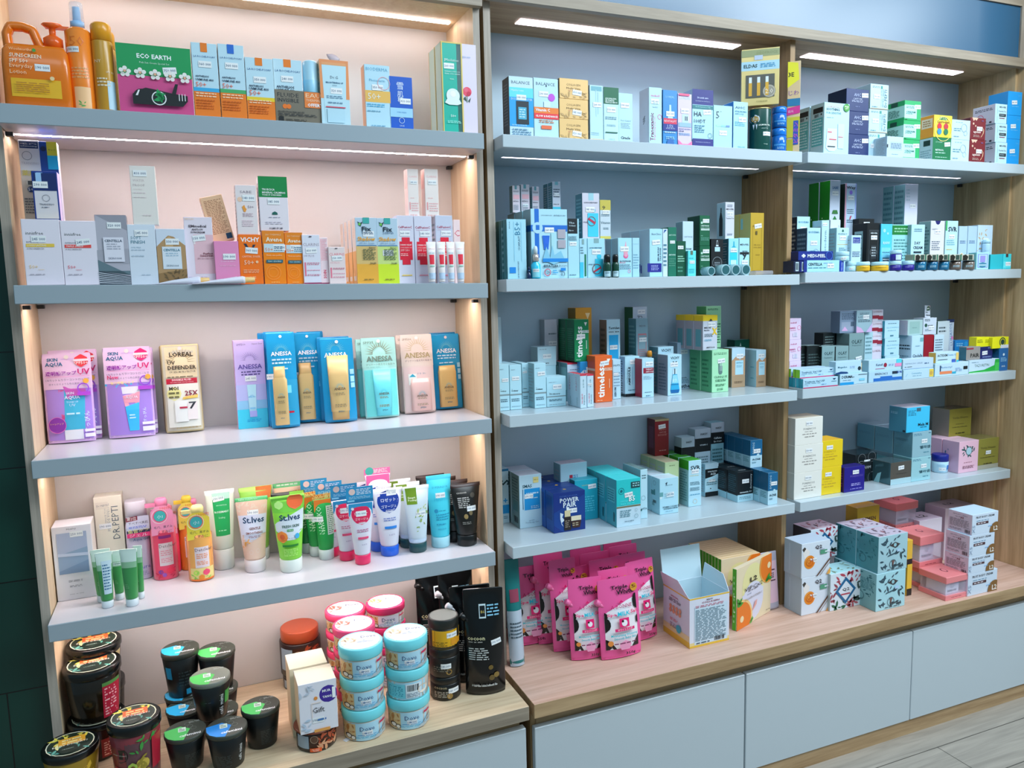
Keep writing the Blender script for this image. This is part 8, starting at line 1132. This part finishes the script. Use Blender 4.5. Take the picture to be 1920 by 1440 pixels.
# ---------------------------------------------------------------- bay 2, fourth shelf
FO = 't .3 .74 .58 FORENCOS %s .07;l .34 .66 .46 .5 1 %s;l .26 .8 .36 .42 1 %s;l .34 .7 .26 .32 1 %s'
fw = FO % (('4a4a50',)+('8a8480',)*3)
STACK('B4', 1478, 1530, [936, 887, 835, 784], .07, 'dcd8d0', 'ivory cream box with black underside edge', fw, us=[(1475, 1527), (1476, 1529), (1478, 1530)], side='a8a49c', sops='', top='b8ac98', st=(.5, .78, 0), gap=.001)
STACK('B4', 1529, 1579, [927, 876, 826], .07, 'f4d01c', 'bright yellow cream box', FO % (('a8801c',)+('b8942c',)*3), us=[(1528, 1577), (1530, 1580)], side='c8a41c', sops='', top='e8b41c', st=(.5, .74, 0))
B('B4', 1583, 1621, 875, 921, .04, '1c1078', 'small deep purple cream box in front of the black one', 't .3 .9 .62 FORENCOS 6a5aa8 .08;l .34 .8 .22 .34 2 b0a8e0;l .3 .9 .08 .14 1 8a80c8', side='2a1454', sops='l .2 .8 .2 .8 6 a8509c', top='1c1064', st=(.55, .78, 0))
B('B4', 1603, 1643, 851, 903, .075, '14181b', 'large glossy black box with scroll pattern', 'o .3 .5 .26 6a7074 .06;o .76 .56 .24 6a7074 .06;o .2 .16 .2 6a7074 .07;o .8 .14 .2 6a7074 .07;o .3 .84 .18 6a7074 .07;o .76 .88 .18 6a7074 .07;r .34 .3 .74 .72 14181b;b .36 .72 .52 SU:M 9a9ea2 .1', side='0e1113', sops='', top='1a2226', st=(.55, .72, 0), rough=.18, key='blk')
B('B4', 1670, 1708, 866, 907, .075, '6c645c', 'mirror-finish silver-brown box, front middle', 't .4 .76 .22 OHUI c8ccd0 .1;l .3 .8 .44 .5 1 3a3430;r 0 0 1 .26 a0bcc4', side='4c7078', sops='p 8ac0c8 .1 .0 .4 .0 .5 .5 .3 .4', top='5c7074', st=(.5, .74, .05), rough=.12, metal=.6, key='mirror')
ME = 'l .06 .5 .84 .94 2 3a6a84;b .4 .94 .38 멜라엠 14404c .12;l .6 .9 .14 .2 1 3a7a8c;l .84 .95 .9 .95 1 2a5a74'
g1 = B('B4', 1709, 1745, 857, 901, .075, '9cc8d0', 'pale metallic teal cream box, lower one with dark characters', ME, side='6aa0a8', sops='', st=(.62, .62, 0), key='melo', rough=.25, metal=.25, group='metallic teal cream boxes')
B('B4', 1711, 1746, 809, 856, .075, '9cc0cc', 'pale metallic teal cream box, upper one with dark characters', ME, on='melo', Y=REG['melo']['Y']+.002, side='6a9cac', sops='l .1 .8 .6 .7 2 3a6474', n=3, gap=.004, st=(.62, .62, 0), rough=.22, metal=.35, key='meup', top='a0b4c0', group='metallic teal cream boxes')
B('B4', 1700, 1743, 763, 809, .07, '3cb4dc', 'bright cyan cream box on the very top of the teal pile', 'r .42 .82 .6 .96 3a5c6c;b .5 .94 .28 Mela_M 142c3c .12;l .06 .4 .66 .9 4 2a7a98;l .6 .9 .14 .2 1 1c6484', on='meup', Y=REG['meup']['Y']+.003, side='3c7c94', sops='l .1 .5 .7 .8 2 8ab8c8;r .8 .02 .95 .1 1c2c34', top='a4a4b0', st=None)
B('B4', 1637, 1674, 779, 812, .05, 'b8a4b4', 'pink-lilac flat box resting at the back behind the cyan one', 'l .1 .8 .4 .7 3 4a4a5c', z0=REG['meup']['z1']-.012, Y=REG['meup']['Y']+.155, st=None, side='8a8494') if False else None
B('B4', 1676, 1709, 857, 901, .075, '7cb0b8', 'lower metallic teal box under the left of the pile', '', Y=REG['melo']['Y']+.08, side='5a949c', sops='', st=None, rough=.25, metal=.25, key='mesup', n=2, group='metallic teal cream boxes')
JAR('B4', 1745, 1778, 848, 887, 'white ribbed cream jar with navy lid and parrot tag', body='b0d0e0', lid='101c74', lh=.38, lr=.98, r0=.92, ops='r .5 .2 .8 .4 b8ccdc;l .2 .8 .5 .8 3 9cc0d4;r .84 .3 .98 .7 2a6ab0', st=(.55, .36, 0))
B('B4', 1798, 1834, 827, 885, .065, 'dcaec0', 'pink cream box with dark green flowers', 'leaf .2 .8 .5 .86 16 1c4c4c 6;c .5 .68 .14 9cb8c4;o .5 .68 .16 1c4c4c .12;l .26 .7 .3 .34 1 a0707c;l .2 .8 .12 .22 3 7a4a5c', side='c49cb0', sops='leaf .1 .4 .3 .8 8 1c5c6c 4', n=2, gap=.003, top='c4a4b4', st=None, key='pinkf', group='pink flower cream boxes')
VV = 't .14 .84 .7 Verite_Vivante 3a3410 .09;l .3 .7 .46 .5 1 4a4218;l .14 .86 .36 .4 1 4a4218;l .3 .7 .14 .2 1 2a2410'
B('B4', 1833, 1872, 822, 878, .07, '8a843c', 'olive gold cream box at the right end of the shelf', VV+';r 0 0 1 .14 9a9484', side='8a8470', sops='', st=(.5, .54, 0), key='ver', top='7a7444', rough=.25, metal=.2, group='olive gold cream boxes')
gq = REG['ver']
B('B4', 1790, 1828, 820, 872, .075, '8a843c', 'olive gold cream box hidden behind the pink ones', '', Y=gq['Y']+.075, side='8a8470', sops='', st=None, key='ver2', group='olive gold cream boxes')
B('B4', 1780, 1821, 766, 820, .07, '8c8438', 'olive gold cream box raised high at the back right', VV, on='ver2', Y=REG['ver2']['Y']+.001, side='857c70', sops='', top='5c5448', st=None, rough=.25, metal=.2, group='olive gold cream boxes')
# ---------------------------------------------------------------- bay 2 worktop
Q2 = 'p 3a3430 .02 .84 .10 .9 .22 .78 .10 .70;p e8e0dc .04 .72 .16 .86 .28 .74 .16 .40;c .28 .44 .19 e8861c;c .24 .50 .11 f4a440;c .33 .40 .09 d06c14;o .28 .45 .13 c05c10 .2;o .26 .46 .06 c05c10 .3;b .46 .70 .84 Q2 2a1c24 .12;l .62 .84 .70 .78 2 8a8a94;r .64 .62 .88 .74 4a8a6c;r .8 .66 .98 .7 d0d8dc;p 5a3a28 .50 0 .56 0 .98 .42 .98 .48;p 8a7a74 .62 0 .65 0 .98 .34 .98 .37;p d8943c .86 0 1 0 1 .18 .94 .12'
STACK('B5', 1503, 1555, [1149, 1080, 1016], .075, 'ccd2dc', 'white box with orange rose and Q2 lettering', Q2, us=[(1503, 1555), (1503, 1556)], side='96a8b4', sops='r .3 .1 .34 .9 a8b8c4', top='aebccc', st=(.42, .48, 0), key='q2')
QF = 'leaf .0 1 .7 .98 16 a83c4c 3;leaf .0 .3 .2 .8 8 8a3c48 9;leaf .8 1 .1 .7 8 3a4a44 5;leaf .1 .5 .02 .25 8 1c5a3c 4;leaf .6 1 .02 .2 8 a04a54 8;p 1c5a84 .5 .86 .84 .5 .5 .12 .16 .5;p d8dce4 .5 .76 .75 .5 .5 .22 .25 .5;b .38 .62 .52 Q2 2a1c24 .1;r .34 .38 .64 .42 a83c4c'
B('B5', 1557, 1613, 1072, 1140, .075, 'ced6de', 'white floral box with blue diamond frame and Q2, front lower', QF, side='98a4a4', top='a8d0d4', tops='leaf .05 .95 .1 .9 14 7a8a74 4', st=None, key='qf', group='floral boxes with blue diamond')
B('B5', 1520, 1570, 990, 1048, .075, 'c8d0d8', 'white floral box with blue diamond frame, raised behind the rose boxes', QF, on='q21', Y=REG['q21']['Y']+.08, side='505058', sops='', top='c4b0bc', tops='leaf .05 .95 .1 .9 16 a05c64 4;leaf .1 .9 .1 .9 8 5a4a54 2', n=2, gap=.002, st=None, group='floral boxes with blue diamond') if False else None
yq = REG['q20']['Y']
B('B5', 1502, 1552, 1050, 1110, .08, 'b8c4d0', 'plain pale box behind the orange rose boxes', '', Y=yq+.08, side='94a4b0', sops='', st=None, key='qback', top='a8b4c4')
B('B5', 1520, 1570, 990, 1048, .08, 'c8d0d8', 'white floral box with blue diamond frame, raised behind the rose boxes', QF, on='qback', Y=yq+.082, side='505058', sops='', top='c4b0bc', tops='leaf .05 .95 .1 .9 16 a05c64 4;leaf .1 .9 .1 .9 8 5a4a54 2', st=None, group='floral boxes with blue diamond')
FE = 'leaf .05 .35 .1 .95 9 2c4450 3;leaf .3 .9 .5 .95 9 3a4c58 7;leaf .5 .95 .05 .5 9 2c4048 5;p 3a3030 .38 .72 .56 .80 .74 .72 .56 .64;c .56 .72 .05 8ab4bc;p 2c4450 .3 .42 .6 .48 .64 .52 .34 .46;p 6a4a44 .46 .30 .50 .14 .56 .30;o .5 .2 .12 3a4c54 .14;l .3 .86 .04 .08 1 3a3c44;r .62 .52 .76 .6 a8c4dc'
FS = 'leaf .05 .95 .3 .95 18 1c5c64 5;l .1 .9 .5 .8 8 3a747c;o .3 .3 .16 2c5a64 .14'
B('B5', 1643, 1697, 1072, 1141, .085, '9cc4cc', 'blue-grey feather print box, lower front one', FE, side='6fa0a4', sops=FS, st=None, key='fe', top='a8c4cc', n=2, gap=.002, group='feather print boxes')
B('B5', 1647, 1701, 1003, 1074, .085, '98b8c0', 'blue-grey feather print box, upper front one', FE, on='fe', Y=REG['fe']['Y']+.002, side='3f7c84', sops=FS, top='b4a8b8', tops='leaf .05 .95 .1 .9 16 5a4c5c 4;leaf .1 .9 .1 .9 8 8a5c64 2', st=None, n=2, gap=.002, group='feather print boxes')
BK = REG['fe']['Y']+.178
B('B5', 1701, 1710, 1058, 1103, .05, 'e8b83c', 'yellow box edge with black foot, lower of two beside the feather boxes', 'r 0 0 1 .22 1c1a18', Y=REG['fe']['Y']+.05, side='c8982c', st=None, key='yel', group='yellow box edges')
B('B5', 1701, 1711, 1013, 1058, .05, 'e8b43c', 'yellow box edge with black foot, upper of two beside the feather boxes', 'r 0 0 1 .22 1c1a18', on='yel', side='c8982c', st=None, group='yellow box edges')
B('B5', 1606, 1647, 950, 1085, .05, 'b8941c', 'dark gold box lettered PREMIEN at the back centre', 'b .16 .84 .84 PREMIEN 4a2c1c .05', Y=BK+.01, side='a8842c', sops='', top='a07c1c', st=(.55, .72, 0))
# pink lidded boxes with clear windows
def WIN(u0, u1, vt, vb, label, Y=None, on=None, key=None, d=.10, wl=True):
    g = place('B5', u0, u1, vt, vb, Y, on=on); w, h = g['w'], g['h']; R = E('gift_box', g, label, 'box', 'pink lidded boxes with clear windows')
    PK = M('f08c90', .35); mb = MB(); mb.box(-w/2, w/2, 0, d, 0, h*.20, PK, bev=.0006); art(mb, 'l .25 .75 .4 .6 1 8a3a44', lambda x, y, o: ((x-.5)*w, -o, y*h*.2), w, h*.2); mb.build('base', R)
    mb = MB(); iw = w*.92; mb.box(-iw/2, iw/2, .003, d-.003, h*.2+.0003, h*.74, M('dcd4e4', .12, alpha=.35)); mb.build('window', R)
    mb = MB(); mb.box(-iw*.44, iw*.22, .010, d*.8, h*.2+.0005, h*.70, M('d8d8e8', .3), bev=.0008); art(mb, 'o .5 .66 .13 4a4a6c .14;o .5 .66 .07 4a4a6c .2;b .16 .84 .28 RIMOW 3a3450 .2;r .66 .66 .98 .86 c0c8e4', lambda x, y, o: ((x-.5)*iw*.66-iw*.11, .010-o, h*.2+y*h*.5), iw*.66, h*.5); mb.build('inner_box', R)
    mb = MB(); mb.box(-w/2-.0015, w/2+.0015, -.0015, d+.0015, h*.72, h, M('f28a8c', .3), bev=.0015); art(mb, 'p 6a2a3c .40 .5 .46 .64 .54 .64 .6 .5 .54 .36 .46 .36;p f08c90 .43 .5 .47 .6 .53 .6 .57 .5 .53 .4 .47 .4', lambda x, y, o: ((x-.5)*w, y*d, h+o), w, d); mb.build('lid', R)
    if key: REG[key] = g
    return g
WIN(1774, 1815, 1079, 1122, 'pink-lidded window box alone in front, lowest', key='w1')
y1 = REG['w1']['Y']
WIN(1729, 1770, 1062, 1115, 'pink-lidded window box, bottom of the middle pile', Y=y1+.104, key='w2')
WIN(1725, 1768, 1003, 1056, 'pink-lidded window box, top of the middle pile', on='w2', Y=y1+.105, key='w3')
STACK('B5', 1818, 1866, [1112, 1072, 1041, 1001, 962], .085, 'c8d2e0', 'white fruit body cream box with brown round logo', 'b .14 .84 .84 FRUIT_BODY_CREAM 2c2428 .16;l .16 .7 .64 .7 1 4a7a94;r .16 .48 .62 .60 4a2c30;l .2 .56 .5 .58 1 e0d8dc;T .06 .1 .5 X5 8a98ac .1;c .92 .06 .24 7a5428;b .82 .98 .18 L2 f4ece4 .24;l .62 .76 .3 .38 1 6aa4d0', us=[(1815, 1869), (1816, 1863), (1818, 1864), (1823, 1871)], side='c4b0c0', sops='t .2 .8 .86 KEM_BODY_U_TRANG 6a5a64 .07;l .3 .5 .72 .78 1 8a7a84;b .5 .66 .74 X5 6a2a34 .1;l .08 .92 .26 .66 10 8a7a84;l .08 .6 .1 .2 2 8a7a84;bar .72 .94 .06 .22', top='b4c8d8', st=None)
yw = REG['white fruit body cream box with brown round logo0']['Y']
B('B5', 1722, 1764, 974, 1090, .085, 'd0c8d4', 'white-lilac body cream carton with black logo on top, behind the pink lids', '', Y=.095, side='c4b4c4', top='c8b8c8', tops='b .3 .7 .5 L2 1c1418 .3', st=None, sops='l .1 .8 .7 .8 2 6a5a64', group='pale body cream cartons at the back')
B('B5', 1770, 1822, 950, 1090, .085, 'c4b4c0', 'large pale body cream carton at the back, behind the white pile', '', Y=.12, side='b4a0ac', top='b4a0a8', tops='b .3 .6 .5 L2 1c1418 .2', st=None, sops='', group='pale body cream cartons at the back')
B('B5', 1681, 1719, 992, 1090, .10, 'f08c90', 'pink carton supporting the highest window box at the back', 'r .05 .3 .95 .6 dcd4e4', Y=.115, side='e8888c', sops='', st=None, key='w8')
WIN(1680, 1720, 942, 990, 'pink-lidded window box, highest at the back left of its group', on='w8', Y=.117, key='w9', d=.095)
